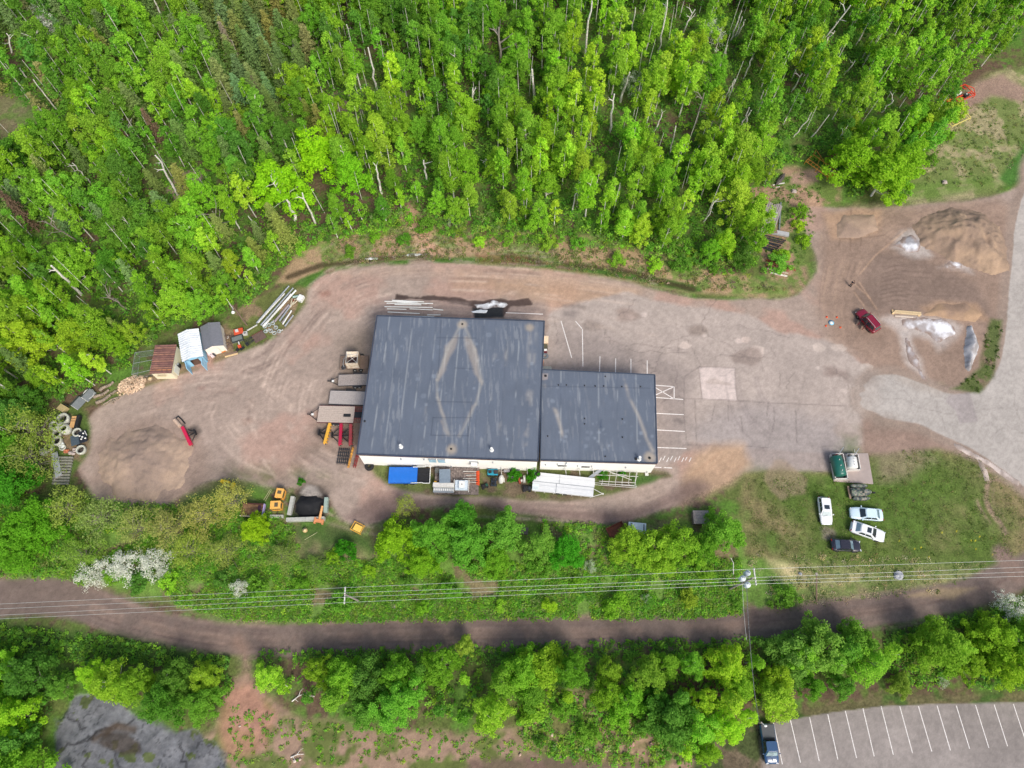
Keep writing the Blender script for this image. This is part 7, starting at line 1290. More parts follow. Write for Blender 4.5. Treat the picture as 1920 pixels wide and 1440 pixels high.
for (px, py, r, hh, cap), lb in zip([(124, 789, .95, 1.1, 0), (109, 801, .95, 1.1, 1), (127, 807, .85, 1.2, 2), (110, 816, .68, .7, 0), (111, 829, .75, .8, 0), (147.5, 812.5, .72, .6, 0), (95, 841, .62, .7, 0), (85, 849, .6, .6, 3), (119, 840, .5, .35, 0), (154.5, 845, .75, .6, 0)], RINGL):
    t = thing('concrete_ring', lb, 'concrete ring', G(px, py), 0, 'concrete manhole rings at the left edge of the yard'); m = MB(); ri = r * .68
    if cap == 2: pr = [(r * .8, 0), (r, 0), (r, hh * .5), (r * .72, hh), (r * .5, hh), (r * .75, hh * .5)]
    elif cap == 1: pr = [(r * .8, 0), (r, 0), (r, hh * .75), (r * .85, hh), (r * .36, hh), (r * .36, hh - .12), (r * .8, hh * .7)]
    else: pr = [(ri, 0), (r, 0), (r * 1.0, hh - .04), (r * .97, hh), (ri * 1.04, hh), (ri, hh - .04)]
    m.lathe(pr, (0, 0, 0), 28, closed=True); m.build('ring', mat((206, 206, 194), rough=.85, var=.2, scale=2, dirt=(160, 160, 148)), t)
    if cap == 3: m = MB(); m.lathe([(.02, hh), (r * .95, hh), (r * .9, hh + .08), (.02, hh + .1)], (.1, -.1, 0), 24); m.build('lid', CONC, t)
    m = MB(); m.lathe([(.02, .0), (ri * .98, .0), (ri * .98, .04), (.02, .05)], (0, 0, 0), 20); m.build('soil_inside', mat((70, 84, 44) if 'weeds' in lb else (92, 84, 78), rough=1), t)
t = thing('equipment_cart', 'dark flat cart with white lamp heads between the two right-hand concrete rings', 'cart', G(151, 825), .35); m = planks(2.4, 1.7, .5, 6); m.build('deck', mat((70, 84, 96), rough=.7), t); m = MB(); m.box((.7, .1, .62), (1.2, 1.9, .12)); m.build('tray', mat((30, 34, 46), rough=.6), t, .02)
for x, y in ((.3, .3), (.7, .0), (1.1, -.35), (.5, -.3), (.9, .55)): m = MB(); m.blob((x, y, .78), (.16, .14, .12), int(x * 9), 8, 5, .08); m.build('lamp_head', WHITE, t)
m = MB(); m.box((1.25, .5, .75), (.08, .9, .08), rz=.3); m.build('bar', WHITE, t)
for s in (-1, 1): wheel(t, -.3, s * .85, .25, .15)
junk('brick_stack', 'small stack of red bricks under the leaves above the concrete posts', 'bricks', (126, 846), .1, [('brick', mat((184, 112, 84), rough=.9), [((i % 3 * .26 - .25, i // 3 * .26 - .2, .15), (.24, .22, .3)) for i in range(6)]), ('top_brick', mat((206, 128, 92), rough=.9), [((0, 0, .36), (.5, .25, .12))])])
for px, py, lb in [(137.5, 847, 'grey sack-like rocks right of the brick stack'), (114, 836, 'broken white concrete shards beside the thin white ring')]:
    t = thing('rubble', lb, 'rubble', G(px, py), 0)
    for k in range(5): m = MB(); m.blob((rd.uniform(-.5, .5), rd.uniform(-.4, .4), .18), (rd.uniform(.2, .4), rd.uniform(.15, .3), .2), k, 7, 4, .3); m.build('lump', mat((178, 164, 158) if px > 120 else (214, 218, 216), rough=.9), t)
for i in range(10):
    y = 858 + i * 5.4; a, b = (110 - i * .9 + (0 if i < 5 else -4), y), (137 - i * .9, y + .3); c, L, ang = seg(a, b, .2); t = thing('concrete_post', 'grey concrete post, ' + ['topmost', 'second from the top', 'third from the top', 'fourth from the top', 'fifth from the top', 'sixth from the top', 'seventh from the top', 'third from the bottom', 'second from the bottom', 'lowest'][i] + ' in the ladder-like row at the left', 'post', c, ang, 'concrete posts in a ladder-like row'); m = MB(); m.box((0, 0, .17), (L, .30, .34)); m.build('post', mat((150, 148, 138), rough=.9, var=.3, dirt=(104, 104, 90)), t, .05); m = MB(); m.tube((L / 2, 0, .17), (L / 2 + .12, 0, .17), .03); m.build('bolt', STEEL, t)
t = thing('grey_plank', 'wide pale grey plank lying across the left ends of the concrete posts', 'plank', seg((103, 856), (109, 887), .4)[0], seg((103, 856), (109, 887), .4)[2], None, .36); m = MB(); m.box((0, 0, .04), (4.2, .95, .08)); m.build('plank', mat((164, 168, 172), rough=.8, var=.15), t); m = MB(); m.box((2.1, 0, .06), (.1, 1.5, .08), rz=.2); m.build('batten', WOODG, t)
# ---------------------------------------------------------------- fuel station on the lawn
P = [G(*p) for p in [(1557, 851), (1627, 850), (1637, 908), (1563, 903)]]; c = (sum(p[0] for p in P) / 4, sum(p[1] for p in P) / 4); t = thing('concrete_pad', 'grey concrete pad under the green and white fuel tanks', 'pad', c); m = MB(); m.prism([(p[0] - c[0], p[1] - c[1]) for p in P][::-1], 0, .1); m.build('slab', mat((164, 150, 144), rough=.9, var=.12, scale=1), t)
m = MB(); m.box((1.0, 2.75, .11), (.1, .5, .02)); m.build('joint', CONC, t)
def fuel(label, corners, tank_a, tank_b, r, m_, zt=1.0):
    P = [G(*p, .9) for p in corners]; c = (sum(p[0] for p in P) / 4, sum(p[1] for p in P) / 4); t = thing('fuel_tank', label, 'fuel tank', c); lo = [(p[0] - c[0], p[1] - c[1]) for p in P]
    for i in range(4): a, b = np.array(lo[i]), np.array(lo[(i + 1) % 4]); d = b - a; m = MB(); m.box((*((a + b) / 2), .5), (np.linalg.norm(d) + .1, .12, .8), rz=atan2(d[1], d[0])); m.build('bund_wall', mat((206, 200, 194), rough=.8, var=.12), t)
    m = MB(); m.prism([(x * .96, y * .96) for x, y in lo][::-1], .1, .16); m.build('bund_floor', mat((60, 56, 58), rough=.9), t)
    A, B = np.array(G(*tank_a, zt + r)) - c, np.array(G(*tank_b, zt + r)) - c; d = B - A; L = np.linalg.norm(d); an_ = atan2(d[1], d[0]); u = d / L; mid = (A + B) / 2
    m = MB(); m.lathe([(.02, -L / 2 - .12), (r * .55, -L / 2 - .09), (r * .88, -L / 2 - .02), (r, -L / 2 + .1), (r, L / 2 - .1), (r * .88, L / 2 + .02), (r * .55, L / 2 + .09), (.02, L / 2 + .12)], (0, 0, 0), 24, 'X'); o = m.build('tank', m_, t); o.location = (mid[0], mid[1], zt); o.rotation_euler = (0, 0, an_)
    for s in (-.3, .3): m = MB(); m.box((*(mid + u * L * s), zt / 2), (.2, r * 1.4, zt), rz=an_); m.build('saddle', STEEL, t)
    for s in (-.25, .05, .3): m = MB(); p = mid + u * L * s; m.tube((*p, zt + r - .02), (*p, zt + r + .16), .07); m.build('filler_cap', OFFW, t)
    p = A; m = MB(); m.tube((*p, .1), (*p, zt + r + .35), .04); m.tube((*p, zt + r + .3), (p[0] + .9, p[1] + 1.1, zt + r + .4), .05); m.build('pump_arm', ALU, t)
    m = MB(); m.box((p[0] + .1, p[1] + .15, zt + .2), (.35, .3, .5)); m.build('pump', mat((130, 40, 44), rough=.5) if r > .8 else OFFW, t); return t
fuel('long green cylindrical fuel tank in a white-walled bund on the pad', [(1559, 851), (1581, 850), (1590, 897), (1567, 897)], (1571, 853), (1581, 889), .88, GREEN, 1.05)
fuel('shorter white cylindrical fuel tank in its own bund on the pad', [(1588, 851), (1609, 851), (1614, 880), (1590, 881)], (1600, 855), (1603, 875), .75, WHITE, .95)
t = thing('bollard_post', 'thin grey post on the pad between the two fuel tanks', 'post', G(1587, 868), 0, None, .1); m = MB(); m.tube((0, 0, 0), (0, 0, 1.2), .06); m.build('post', ALU, t); m = MB(); m.tube((0, 0, 1.0), (-.8, -.2, 1.1), .03); m.build('pipe', ALU, t)
CAMO = None
def camo():
    m, t, b = _nodes('camouflage'); L = t.links.new; tc = N(t, 'ShaderNodeTexCoord'); nz = N(t, 'ShaderNodeTexNoise'); nz.inputs['Scale'].default_value = 2.2; nz.inputs['Detail'].default_value = 2; L(tc.outputs['Object'], nz.inputs['Vector']); r = N(t, 'ShaderNodeValToRGB'); r.color_ramp.interpolation = 'CONSTANT'; e = r.color_ramp.elements
    e[0].color = (*lin((60, 66, 70)), 1); e[1].position = .46; e[1].color = (*lin((96, 112, 92)), 1)
    for p_, c_ in ((.54, (140, 124, 116)), (.6, (120, 132, 124)), (.66, (58, 70, 60))): q = e.new(p_); q.color = (*lin(c_), 1)
    L(nz.outputs['Fac'], r.inputs['Fac']); L(r.outputs['Color'], b.inputs['Base Color']); b.inputs['Roughness'].default_value = .7; return m
CAMO = camo(); t = thing('camouflage_trailer', 'camouflage-painted covered trailer with rounded side pods below the concrete pad', 'trailer', G(1608, 925), 0)
m = loft([[(-w_, .35), (w_, .35), (w_ * 1.02, .7), (w_ * .8, 1.05), (0, 1.12), (-w_ * .8, 1.05), (-w_ * 1.02, .7)] for w_ in (.62, .66, .66, .62, .5, .25)], [-1.35, -.9, 0, .6, 1.1, 1.6]); m.build('hull', CAMO, t)
for s in (-1, 1): m = loft([[(s * .95 - w_, .45), (s * .95 + w_, .45), (s * .95 + w_, .75), (s * .95 + w_ * .6, .92), (s * .95 - w_ * .6, .92), (s * .95 - w_, .75)] for w_ in (.1, .28, .32, .3, .1)], [-1.2, -1.0, .1, .9, 1.3]); m.build('side_pod', CAMO, t); wheel(t, -.1, s * .98, .36, .24)
m = MB(); m.tube((1.5, 0, .4), (2.3, 0, .4), .05); m.box((2.25, 0, .42), (.35, .25, .25)); m.build('hitch', BLACK, t); m = MB(); m.box((.35, .05, 1.13), (.3, .7, .06)); m.build('hatch', mat((52, 62, 54), rough=.5), t, .02); m = MB(); m.box((-1.5, 0, .5), (.25, 1.9, .2)); m.build('rear_step', mat((150, 126, 108), rough=.7), t, .02)
# ---------------------------------------------------------------- landing pad, cones, person, timber
t = thing('landing_pad', 'round pale blue landing pad with a white middle among four small orange cones', 'landing pad', G(1558.5, 605)); m = MB(); m.lathe([(.02, 0), (.46, 0), (.48, .02), (.02, .025)], (0, 0, .01), 28); m.build('disc', mat((120, 186, 216), rough=.6), t); m = MB(); m.lathe([(.02, .0), (.3, 0), (.3, .01), (.02, .012)], (0, 0, .04), 24); m.build('centre', WHITE, t)
for px, py, lb in [(1550, 594.5, 'upper left of'), (1569, 595, 'upper right of'), (1548.5, 611, 'lower left of'), (1575.5, 614, 'lower right of')]:
    t = thing('traffic_cone', 'small orange marker cone ' + lb + ' the round landing pad', 'cone', G(px, py), 0, 'marker cones round the landing pad'); m = MB(); m.box((0, 0, .02), (.3, .3, .04)); m.build('base', ORG, t); m = MB(); m.tube((0, 0, .03), (0, 0, .38), .11, .025, 12); m.build('cone', ORG, t)
c, L, ang = seg((1673, 584), (1727, 588.5), .3); t = thing('lumber_bundle', 'pale yellow squared timbers strapped together beside the large white patch', 'timber', c, ang); 
for k in range(3): m = MB(); m.box((.1 * k, -.2 + k * .2, .3), (L - .2 * k, .17, .2)); m.build('timber', mat((214, 190, 150) if k != 1 else (196, 170, 132), rough=.8, var=.15), t)
m = MB(); m.box((-L / 2 + .15, 0, .14), (.3, .8, .14)); m.box((L / 2 - .3, 0, .14), (.3, .8, .14)); m.build('bearer', WOODN, t)
bars('timber_strip', 'thin whitish timber strip just below the strapped timbers', 'timber', (1678, 592.5), (1712, 595), .14, mat((214, 200, 184), rough=.8), 1, .1, .07)
c = G(1593.5, 537); to = Vector((.62, .2)); t = thing('person', 'standing person in dark clothes holding a small pale controller, left of the sandy tracks', 'person', c, radians(-35))
SKIN = mat((196, 150, 124), rough=.6, var=.05, name='skin'); HAIR = mat((52, 38, 30), rough=.9, name='hair'); CLOTH = mat((34, 38, 48), rough=.9, var=.2, name='dark_jacket'); TROU = mat((30, 34, 44), rough=.9, var=.2, name='dark_trousers')
def skin_obj(name, nodes, edges, m_, parent, root=0, sub=1):
    me = bpy.data.meshes.new(name); me.from_pydata([n[0] for n in nodes], edges, []); o = link(name, me, parent, m_); mod = o.modifiers.new('skin', 'SKIN'); mod.use_smooth_shade = True
    for i, n in enumerate(nodes): me.skin_vertices[0].data[i].radius = (n[1], n[2] if len(n) > 2 else n[1]); me.skin_vertices[0].data[i].use_root = (i == root)
    s = o.modifiers.new('sub', 'SUBSURF'); s.levels = sub; s.render_levels = sub; return o
nd = [((0, 0, .95), .14, .10), ((0, 0, 1.15), .13, .095), ((0, .0, 1.38), .17, .10), ((0, 0, 1.50), .06), ((0, .01, 1.58), .055), ((0, .02, 1.66), .085, .09), ((0, .015, 1.74), .075, .085)]; ed = [(i, i + 1) for i in range(6)]
for s in (-1, 1):
    b = len(nd); nd += [((s * .19, 0, 1.43), .055), ((s * .25, -.02, 1.16), .042), ((s * .14, .22, 1.08), .032), ((s * .09, .30, 1.09), .03, .018)]; ed += [(2, b), (b, b + 1), (b + 1, b + 2), (b + 2, b + 3)]
    for f in range(4): k = len(nd); L_ = (.034, .04, .036, .028)[f]; x = s * (.105 - f * .018); nd += [((x, .345, 1.095 - f * .004), .0095), ((x - s * .012, .345 + L_, 1.085), .0085), ((x - s * .026, .345 + L_ * 1.1, 1.06), .0075)]; ed += [(b + 3, k), (k, k + 1), (k + 1, k + 2)]
    k = len(nd); nd += [((s * .06, .31, 1.115), .011), ((s * .045, .34, 1.125), .009)]; ed += [(b + 3, k), (k, k + 1)]
    k = len(nd); nd += [((s * .10, 0, .88), .085), ((s * .12, .02 * s, .50), .058), ((s * .13, -.02, .10), .04), ((s * .135, .02, .045), .045, .035), ((s * .145, .15, .035), .04, .028)]; ed += [(0, k), (k, k + 1), (k + 1, k + 2), (k + 2, k + 3), (k + 3, k + 4)]
skin_obj('body', nd, ed, SKIN, t)
jn = [((0, 0, .98), .165, .125), ((0, 0, 1.18), .15, .115), ((0, 0, 1.40), .18, .12), ((0, 0, 1.475), .09, .08)]; je = [(0, 1), (1, 2), (2, 3)]
for s in (-1, 1): b = len(jn); jn += [((s * .20, 0, 1.43), .07), ((s * .26, -.02, 1.16), .056), ((s * .155, .20, 1.08), .043)]; je += [(2, b), (b, b + 1), (b + 1, b + 2)]
skin_obj('jacket', jn, je, CLOTH, t)
jn = [((0, 0, .97), .15, .11)]; je = []
for s in (-1, 1): b = len(jn); jn += [((s * .10, 0, .86), .10), ((s * .12, .02 * s, .50), .075), ((s * .13, -.02, .09), .06)]; je += [(0, b), (b, b + 1), (b + 1, b + 2)]
skin_obj('trousers', jn, je, TROU, t)
for s in (-1, 1): m = MB(); m.box((s * .14, .07, .045), (.1, .28, .09)); m.build('shoe', BLACK, t, .03); m = MB(); m.blob((s * .032, .105, 1.70), (.012, .008, .008), 1, 8, 5, 0); m.build('eye', WHITE, t); m = MB(); m.blob((s * .088, .01, 1.69), (.012, .02, .03), 1, 8, 5, 0); m.build('ear', SKIN, t)
m = MB(); m.blob((0, .118, 1.675), (.012, .02, .02), 1, 8, 5, 0); m.build('nose', SKIN, t); m = MB(); m.box((0, .105, 1.635), (.045, .01, .008)); m.build('mouth', mat((150, 84, 78), rough=.6), t)
m = MB(); m.blob((0, -.01, 1.745), (.098, .105, .08), 2, 14, 8, .04); m.build('hair', HAIR, t)
o = MB(); o.box((0, 0, 0), (.17, .11, .04)); o = o.build('remote_controller', OFFW, None, .01); a_ = radians(-35); o.location = (c[0] - .36 * sin(a_), c[1] + .36 * cos(a_), 1.115); o.rotation_euler = (0, 0, a_); tag(o, 'small pale remote controller held by the dark-clothed person', 'controller')
# ---------------------------------------------------------------- north-east storage
t = thing('plank_pile', 'stack of weathered grey planks at the forest edge', 'planks', G(1444, 407), seg((1437, 425), (1450, 388), .6)[2]); 
for i in range(9): m = MB(); m.box((rd.uniform(-.3, .3), -1.25 + i * .3, .55 + rd.uniform(0, .08)), (5.0 + rd.uniform(-.5, .5), .26, .12), rz=rd.uniform(-.02, .02)); m.build('plank', mat((156, 146, 144), rough=.9, var=.3, scale=6), t)
m = MB(); m.box((0, 0, .25), (4.6, 2.4, .42)); m.build('lower_layer', WOODB, t); m = MB(); m.box((.2, -.5, .72), (1.6, .9, .05), rz=.05); m.build('lattice', mat((176, 174, 176), rough=.9, var=.5, scale=14), t)
bars('long_pipe', 'long thin grey-green pipe right of the plank stack', 'pipe', (1461, 431), (1464, 380), .24, mat((112, 122, 120), rough=.7), 1, .15, .12)
junk('concrete_beam', 'pale grey beam with a small pallet on it, above the black pipes', 'beam', (1449, 439), -.22, [('beam', mat((170, 170, 172), rough=.9), [((0, 0, .6), (5.2, .8, .4))]), ('pallet', WOODB, [((-.2, .1, .86), (1.3, 1.1, .12), .2)])])
for i in range(8):
    a, b = (1424 + rd.randint(0, 8), 438 + i * 3.6), (1474 - i * 3.0, 450 + i * 3.0); c, L, ang = seg(a, b, .35); t = thing('black_pipe', 'black plastic pipe in the bundle below the pale beam', 'pipe', c, ang, 'black pipes bundled at the forest edge', .05 * (i % 3)); m = MB(); m.tube((-L / 2, 0, .15), (L / 2, 0, .15), .11, .11, 10); m.build('tube', mat((22, 26, 36), rough=.35, var=.2), t); m = MB(); m.lathe([(.06, 0), (.135, 0), (.135, .12), (.06, .12)], (L / 2 - .12, 0, .15), 10, 'X', closed=True); m.build('socket', BLACK, t)
for i, (a, b, c_, lb) in enumerate([((1436, 487), (1490, 503), (140, 70, 56), 'uppermost rust-red rail'), ((1438, 491), (1492, 507), (150, 84, 66), 'second rust-red rail'), ((1436, 496), (1480, 508), (170, 104, 82), 'lower orange-brown rail'), ((1438, 503), (1478, 513), (196, 176, 160), 'pale wooden beam'), ((1444, 511), (1476, 518), (222, 216, 206), 'short white beam, lowest'), ((1440, 499), (1470, 507), (120, 90, 76), 'dark brown short rail')]):
    o = bars('steel_rail', lb + ' of the rail pile left of the sandy lot', 'rail', a, b, .22, mat(c_, rough=.8, var=.25), 1, .18, .1, 3, 'rails and beams piled left of the sandy lot')
t = thing('small_boat', 'dark upturned canoe-shaped shell with a white rod at the forest edge', 'boat', G(1462, 338), .9); m = loft([[(-w_, .1), (w_, .1), (w_ * .95, .3), (w_ * .6, .5), (0, .55), (-w_ * .6, .5), (-w_ * .95, .3)] for w_ in (.08, .35, .5, .5, .35, .08)], [-1.7, -1.1, -.4, .4, 1.1, 1.6]); m.build('hull', mat((84, 76, 72), rough=.6), t); m = MB(); m.box((.2, 0, .56), (1.0, .12, .05)); m.build('keel', BLACK, t)
bars('white_rod', 'curved white pipe lying below the dark boat shell', 'pipe', (1449, 347), (1471, 343), .14, OFFW, 1, .2, .07); bars('white_lath', 'thin white lath below the curved pipe', 'lath', (1450, 352), (1462, 350), .08, OFFW, 1, .1, .04)
for p, r, lb in [((1488, 360), .5, 'grey tree stump by the soil patch near the yellow rack'), ((1770, 343), .5, 'pale stone on the grass right of the lime trees')]: t = thing('stump', lb, 'stump' if 'stump' in lb else 'stone', G(*p)); m = MB(); m.blob((0, 0, .2), (r, r * .8, .35), 4, 10, 6, .2); m.build('block', mat((170, 156, 150), rough=.9), t)
def rack(name, label, a, b, wd, m_, n, cat='machine frame', z=.8, extra=None):
    c, L, ang = seg(a, b, z); t = thing(name, label, cat, c, ang); m = MB()
    for y in (-wd / 2, wd / 2, -wd / 6): m.box((0, y, z), (L, .12, .12))
    m.build('long_beam', m_, t); m = MB()
    for i in range(n): m.box((-L / 2 + (i + .5) * L / n, -wd / 3, z + .04), (.09, wd / 3, .1))
    m.build('rung', m_, t); m = MB()
    for x in (-L / 2, L / 2): q = MB(); q.box((x, 0, z), (.12, wd, .12)); q.build('end_beam', m_, t)
    for x in (-L / 2, 0, L / 2):
        for y in (-wd / 2, wd / 2): m.box((x, y, z / 2), (.1, .1, z))
    m.build('support_post', m_, t); return t, L
YR = mat((206, 152, 50), rough=.6, var=.3, dirt=(160, 96, 50))
t, L = rack('yellow_rack', 'rusty yellow ladder-like machine frame with an orange gearbox at the forest edge', (1518, 296), (1560, 326), 2.3, YR, 7); m = MB(); m.box((L / 2 + .2, .1, .7), (.9, 1.2, .6)); m.build('gearbox', mat((212, 110, 48), rough=.7, var=.4), t, .05); m = MB(); m.box((L / 2 + .9, .0, .5), (.7, 1.5, .8)); m.build('wheel_block', RUBBER, t, .1)
m = MB(); m.tube((-L / 2, 1.1, .8), (-L / 2 - .3, 2.4, .9), .06); m.tube((-L / 2, 2.2, .9), (0, 1.2, .8), .06); m.tube((-1.5, 2.0, .8), (-.5, -.3, .8), .06); m.build('brace', YR, t)
t, L = rack('red_implement', 'dark red triangular implement frame behind the yellow rack', (1550, 302), (1582, 294), 1.8, mat((110, 44, 40), rough=.7, var=.3), 3); m = MB(); m.tube((-L / 2, -.9, .8), (L / 2, .9, .8), .07); m.tube((-L / 2, .9, .8), (0, -.9, .8), .07); m.build('brace', mat((110, 44, 40), rough=.7, var=.3), t)
RO = mat((222, 66, 38), rough=.5, var=.2); t, L = rack('orange_implement', 'bright orange-red tillage frame with a white box near the top right corner', (1773, 187), (1819, 168), 3.0, RO, 5); m = MB(); m.box((-.4, .2, 1.05), (1.9, .75, .5)); m.build('white_box', WHITE, t, .03)
m = MB()
for i in range(6): m.tube((-L / 2 + i * L / 5, 1.4, .8), (-L / 2 + i * L / 5 + .5, .3, .9), .06); m.tube((-L / 2 + i * L / 5, -1.4, .8), (-L / 2 + i * L / 5 - .3, -.4, .6), .06)
m.tube((L / 2, 1.5, .8), (L / 2 + .9, 0, .8), .07); m.tube((L / 2, -1.5, .8), (L / 2 + .9, 0, .8), .07); m.build('tine', RO, t); m = MB(); m.box((1.3, -.8, .75), (.9, .7, .5)); m.build('pump_block', BLACK, t, .05); m = MB(); m.box((1.4, -.75, 1.03), (.25, .2, .1)); m.build('filter', WHITE, t)
t, L = rack('cream_implement', 'cream-yellow thin implement frame half in the grass below the orange-red one', (1775, 226), (1810, 210), 3.2, mat((222, 206, 120), rough=.6, var=.2), 4); m = MB(); m.tube((-1.5, 2.2, .8), (1.2, 2.6, .8), .07); m.tube((-.5, 1.6, .8), (.3, 2.5, .8), .05); m.build('wing_bar', mat((230, 220, 170), rough=.6), t)
t = thing('yellow_implement', 'amber-yellow machine part at the left end of the orange-red frame', 'machine part', G(1776, 194), .3); m = MB(); m.box((0, 0, .5), (1.1, .9, .7), top=.7); m.build('body', mat((228, 160, 34), rough=.6, var=.2), t, .05); m = MB(); m.tube((-1.3, .7, .5), (.2, .2, .5), .07); m.build('bar', RO, t)
t = thing('white_van', 'white vehicle roof cut by the photograph\'s top right corner', 'van', G(1902, 0), .1); m = MB(); m.box((0, 0, 1.1), (4.6, 1.9, 1.5)); m.build('body', CWH, t, .15); m = MB(); m.box((0, 0, 1.3), (4.65, 1.6, .5)); m.build('windows', GLASS, t)
for x in (-1.4, 1.4):
    for s in (-1, 1): wheel(t, x, s * .85, .35, .22)
# ---------------------------------------------------------------- power line
def upole(label, base, top, arm, r=.16, armL=3.2, name='utility_pole', wood_=WOODG, insul=4, hf=None):
    xy, h, tp = height_of(base, top); t = thing(name, label, 'utility pole', xy); m = MB(); dx, dy = tp[0] - xy[0], tp[1] - xy[1]; m.tube((0, 0, 0), (dx, dy, h), r, r * .7, 10); m.build('pole', wood_, t); return t, xy, h, (dx, dy)
A1 = [(1414, 1067), (1415, 1083), (1417, 1089), (1418, 1095)]; Z1 = 10.2
t, xy1, h1, d1 = upole('utility pole with three round transformers beside the lawn corner', (1368, 1104), (1412, 1084), None)
def cross(t, xy, pts, z, m_=OFFW):
    P = [G(*p, z) for p in pts]; L_ = [(p[0] - xy[0], p[1] - xy[1]) for p in P]; m = MB(); a, b = np.array(L_[0]), np.array(L_[-1]); d = b - a; m.box((*((a + b) / 2), z - .12), (np.linalg.norm(d) + .3, .14, .16), rz=atan2(d[1], d[0])); m.build('crossarm', m_, t)
    for q in L_: m = MB(); m.lathe([(.03, -.1), (.09, -.06), (.06, 0), (.1, .05), (.03, .12)], (q[0], q[1], z), 10); m.build('insulator', WHITE, t)
    return P
W1 = cross(t, xy1, A1, Z1)
for i, (px, py) in enumerate([(1403, 1074), (1394, 1084), (1403, 1096)]):
    g_ = G(px, py, 9.0); lx, ly = g_[0] - xy1[0], g_[1] - xy1[1]; m = MB(); m.lathe([(.02, 7.9), (.36, 7.9), (.38, 8.0), (.38, 8.9), (.3, 9.02), (.02, 9.06)], (lx, ly, 0), 20); tr_ = m.build('transformer', mat((206, 216, 220), rough=.45, var=.1), t); m = MB(); m.tube((lx + .12, ly, 9.0), (lx + .12, ly, 9.3), .05); m.tube((lx - .12, ly + .1, 9.0), (lx - .12, ly + .1, 9.3), .05); m.build('bushing', GREY, tr_)
    m = MB(); m.tube((lx, ly, 8.6), (d1[0] * .85, d1[1] * .85, 8.6), .05); m.build('bracket', STEEL, t)
t, xy2, h2, d2 = upole('utility pole with a single white crossarm above the bottom track, left half', (672, 1126), (646, 1114), None)
Z2 = max(8.5, h2); P0 = [(647, 1102), (646.5, 1112), (646, 1120), (645.5, 1130)]; W2 = cross(t, xy2, P0, h2)
m = MB(); m.tube((0, 0, h2 * .6), (d2[0] + .1, d2[1] - .4, h2 - .1), .03); m.build('brace', ALU, t)
t, xy3, h3, d3 = upole('short bare wooden pole under the wires right of the transformer pole', (1531, 1126), (1531, 1076), None, .13, name='wooden_post') if False else (None,) * 4
xyp = G(1531, 1126); t = thing('leaning_post', 'brown leaning stay post under the wires between transformer pole and lawn corner', 'post', xyp); q_ = G(1531, 1076, 4.0); m = MB(); m.tube((0, 0, 0), (q_[0] - xyp[0], q_[1] - xyp[1], 4.0), .12, .09, 8); m.build('post', WOODB, t); m = MB(); m.box((q_[0] - xyp[0], q_[1] - xyp[1], 4.0), (.3, .3, .08)); m.build('cap', WOODG, t)
xyp = G(1375, 1080); q_ = G(1375, 1055, 2.5); t = thing('signal_post', 'thin pale post with a forked top left of the transformers', 'post', xyp); m = MB(); m.tube((0, 0, 0), (q_[0] - xyp[0], q_[1] - xyp[1], 2.5), .07, .05, 8); m.build('post', OFFW, t); m = MB(); m.tube((q_[0] - xyp[0], q_[1] - xyp[1], 2.5), (q_[0] - xyp[0] - .4, q_[1] - xyp[1] + .6, 2.9), .04); m.build('fork', OFFW, t)
def wire(label, pts, r=.017, sag=.5, m_=None, dash=False, group=None):
    m = MB()
    for a, b in zip(pts[:-1], pts[1:]):
        a, b = Vector(a), Vector(b); n = 14; P = [a.lerp(b, i / n) - Vector((0, 0, sag * 4 * (i / n) * (1 - i / n))) for i in range(n + 1)]; m.path([tuple(p) for p in P], r, 5)
    return tag(m.build('power_wire', m_ or mat((196, 200, 196), rough=.5, metal=.2)), label, 'wire', group)
LE = [(0, 1132), (0, 1141), (0, 1153), (0, 1160)]; RE = [(1920, 1050), (1920, 1063), (1920, 1072), (1920, 1080)]
for i, nm_ in enumerate(['uppermost', 'second from the top', 'third from the top', 'lowest']):
    p2 = (*W2[i], h2 + .12); p1 = (*W1[i], Z1 + .12); l = (*G(*LE[i], h2), h2); r_ = (*G(*RE[i], Z1), Z1); l2 = tuple(p2[k] + (l[k] - p2[k]) * 1.5 for k in range(3)); r2 = tuple(p1[k] + (r_[k] - p1[k]) * 1.5 for k in range(3))
    wire(nm_ + ' of four power wires crossing the lower part', [l2, p2, p1, r2], sag=.25, group='power wires across the lower part')
sp = (*G(1414, 1255, 6), 6); wire('thin service wire from the transformer pole down over the track, left one', [(*G(1392, 1092, 8.5), 8.5), (*G(1400, 1200, 6), 6)], .02, .3)
wire('twisted dark service cable from the transformer pole down over the track', [(*G(1400, 1100, 8.5), 8.5), (*G(1412, 1270, 6.2), 6.2), (*G(1424, 1352, 6.3), 6.3)], .045, .3, mat((110, 112, 112), rough=.6, var=.6, scale=5, dirt=(40, 40, 44)))
xy, h, tp = height_of((1402, 1352), (1428, 1355)); dx, dy = tp[0] - xy[0], tp[1] - xy[1]; t = thing('street_lamp', 'wooden street lamp pole with a short white arm over the blue pickup\'s bed', 'street lamp', xy); m = MB(); m.tube((0, 0, 0), (dx, dy, h), .14, .1, 10); m.build('pole', WOODG, t); g_ = G(1435, 1361, h); m = MB(); m.tube((dx, dy, h - .1), (g_[0] - xy[0], g_[1] - xy[1], h + .1), .04); m.build('arm', WHITE, t); m = MB(); m.blob((g_[0] - xy[0], g_[1] - xy[1], h + .08), (.22, .15, .1), 1, 10, 6, 0); m.build('lamp_head', WHITE, t)
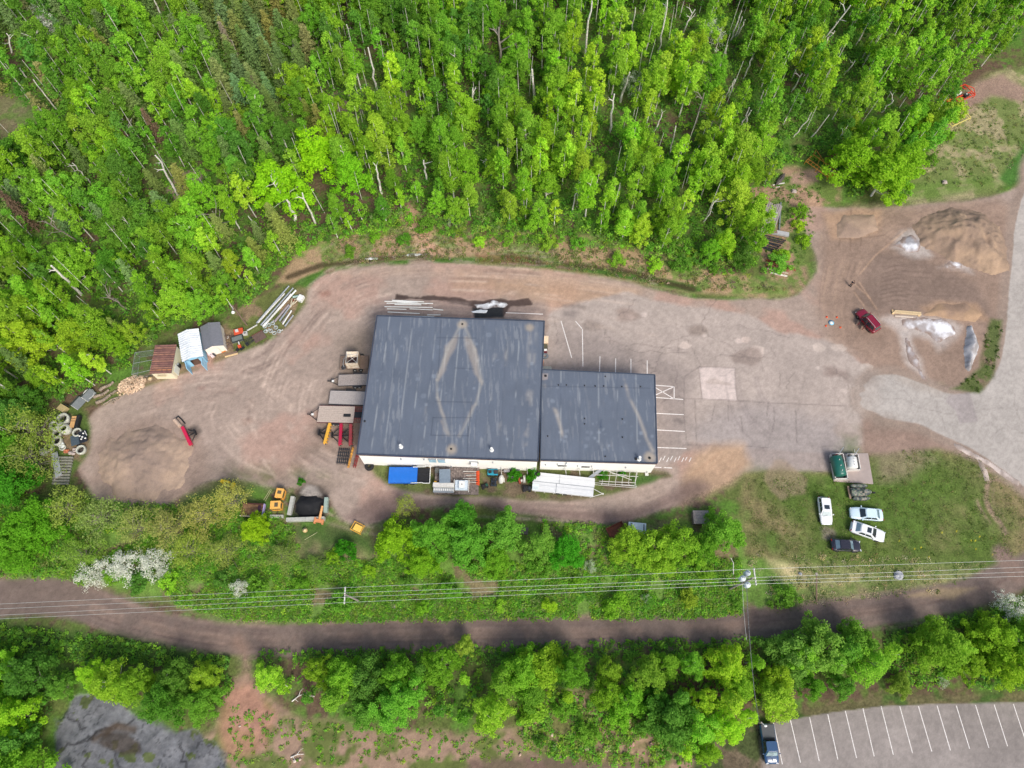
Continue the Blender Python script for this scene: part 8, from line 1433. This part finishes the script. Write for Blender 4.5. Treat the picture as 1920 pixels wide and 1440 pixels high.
# ---------------------------------------------------------------- stones, branches
BO = [((1000, 1345), .9, (150, 146, 150)), ((993, 1335), .5, (140, 136, 140)), ((1120, 1380), .7, (186, 152, 136)), ((1132, 1372), .5, (196, 162, 144)), ((1100, 1405), .8, (190, 158, 144)), ((1138, 1403), .9, (178, 146, 132)), ((1140, 1350), .7, (170, 140, 128)), ((1165, 1362), .7, (188, 150, 134)), ((1180, 1352), .6, (200, 164, 146)), ((1185, 1370), .6, (184, 144, 128)), ((1120, 1365), .4, (190, 160, 146)), ((1030, 1340), .5, (176, 150, 138)), ((1035, 1378), .4, (200, 176, 160)), ((975, 1415), .4, (190, 160, 146)), ((1185, 1395), .8, (176, 138, 122)), ((1220, 1395), .5, (186, 150, 136)), ((553, 1427), .45, (206, 190, 176)), ((563, 1424), .3, (206, 186, 170)), ((450, 1362), .3, (200, 180, 164)), ((1050, 1420), .4, (190, 162, 146)), ((1150, 1400), .4, (180, 150, 136))]
for p, r, c_ in BO:
    o = MB().blob((0, 0, 0), (r * .55, r * .42, r * .35), int(p[0]), 9, 6, .22).build('boulder', mat(c_, rough=.9, var=.25, scale=4, bump=.3)); o.location = (*G(*p), .12); o.rotation_euler = (0, 0, p[0]); tag(o, ('pinkish' if c_[0] > 160 else 'grey') + (' larger' if r > .65 else ' small') + ' boulder ' + ('on the bare soil at the bottom left' if p[0] < 700 else 'on the rubble slope at the bottom middle'), 'boulder', 'boulders, ' + ('a' if p[0] < 700 else 'b') + ('l' if r > .65 else 's') + ('p' if c_[0] > 160 else 'g'))
    o['group'] = ('pinkish' if c_[0] > 160 else 'grey') + (' larger' if r > .65 else ' small') + ' boulders ' + ('at the bottom left' if p[0] < 700 else 'on the rubble slope')
for p, r, lb in [((1684, 1079), 1.1, 'flat grey rock in the straw-coloured grass below the lawn'), ((739, 1137), .5, 'pale stone in the brush below the power lines, left'), ((877, 1125), .4, 'pale stone in the brush below the power lines, right'), ((784, 432), .5, 'whitish stone at the foot of the soil scar on the bank'), ((1500, 1076), .4, 'small grey stone in dry grass right of the transformers')]:
    o = MB().blob((0, 0, 0), (r * .7, r * .6, r * .4), int(p[0]), 10, 6, .2).build('boulder', mat((168, 170, 176), rough=.9, var=.3, scale=3, bump=.3)); o.location = (*G(*p), .12); tag(o, lb, 'boulder')
for a, b, lb in [((547, 1315), (575, 1299), 'forked bleached branch on the bare pink soil'), ((965, 1280), (968, 1300), 'bleached dead branch at the left of the rubble slope'), ((545, 1420), (570, 1414), 'thin pale stick at the bottom edge of the pink soil')]:
    c, L, ang = seg(a, b, .2); t = thing('dead_branch', lb, 'branch', c, ang); m = MB(); m.path([(-L / 2, 0, .1), (0, .15, .3), (L / 2, 0, .2)], [.09, .07, .03], 6); m.build('stem', BARKW, t); m = MB(); m.path([(0, .15, .3), (.5, .6, .4), (.9, .7, .3)], [.05, .03, .015], 5); m.path([(-.6, .05, .2), (-.3, -.5, .3)], [.05, .02], 5); m.build('twig', BARKW, t)
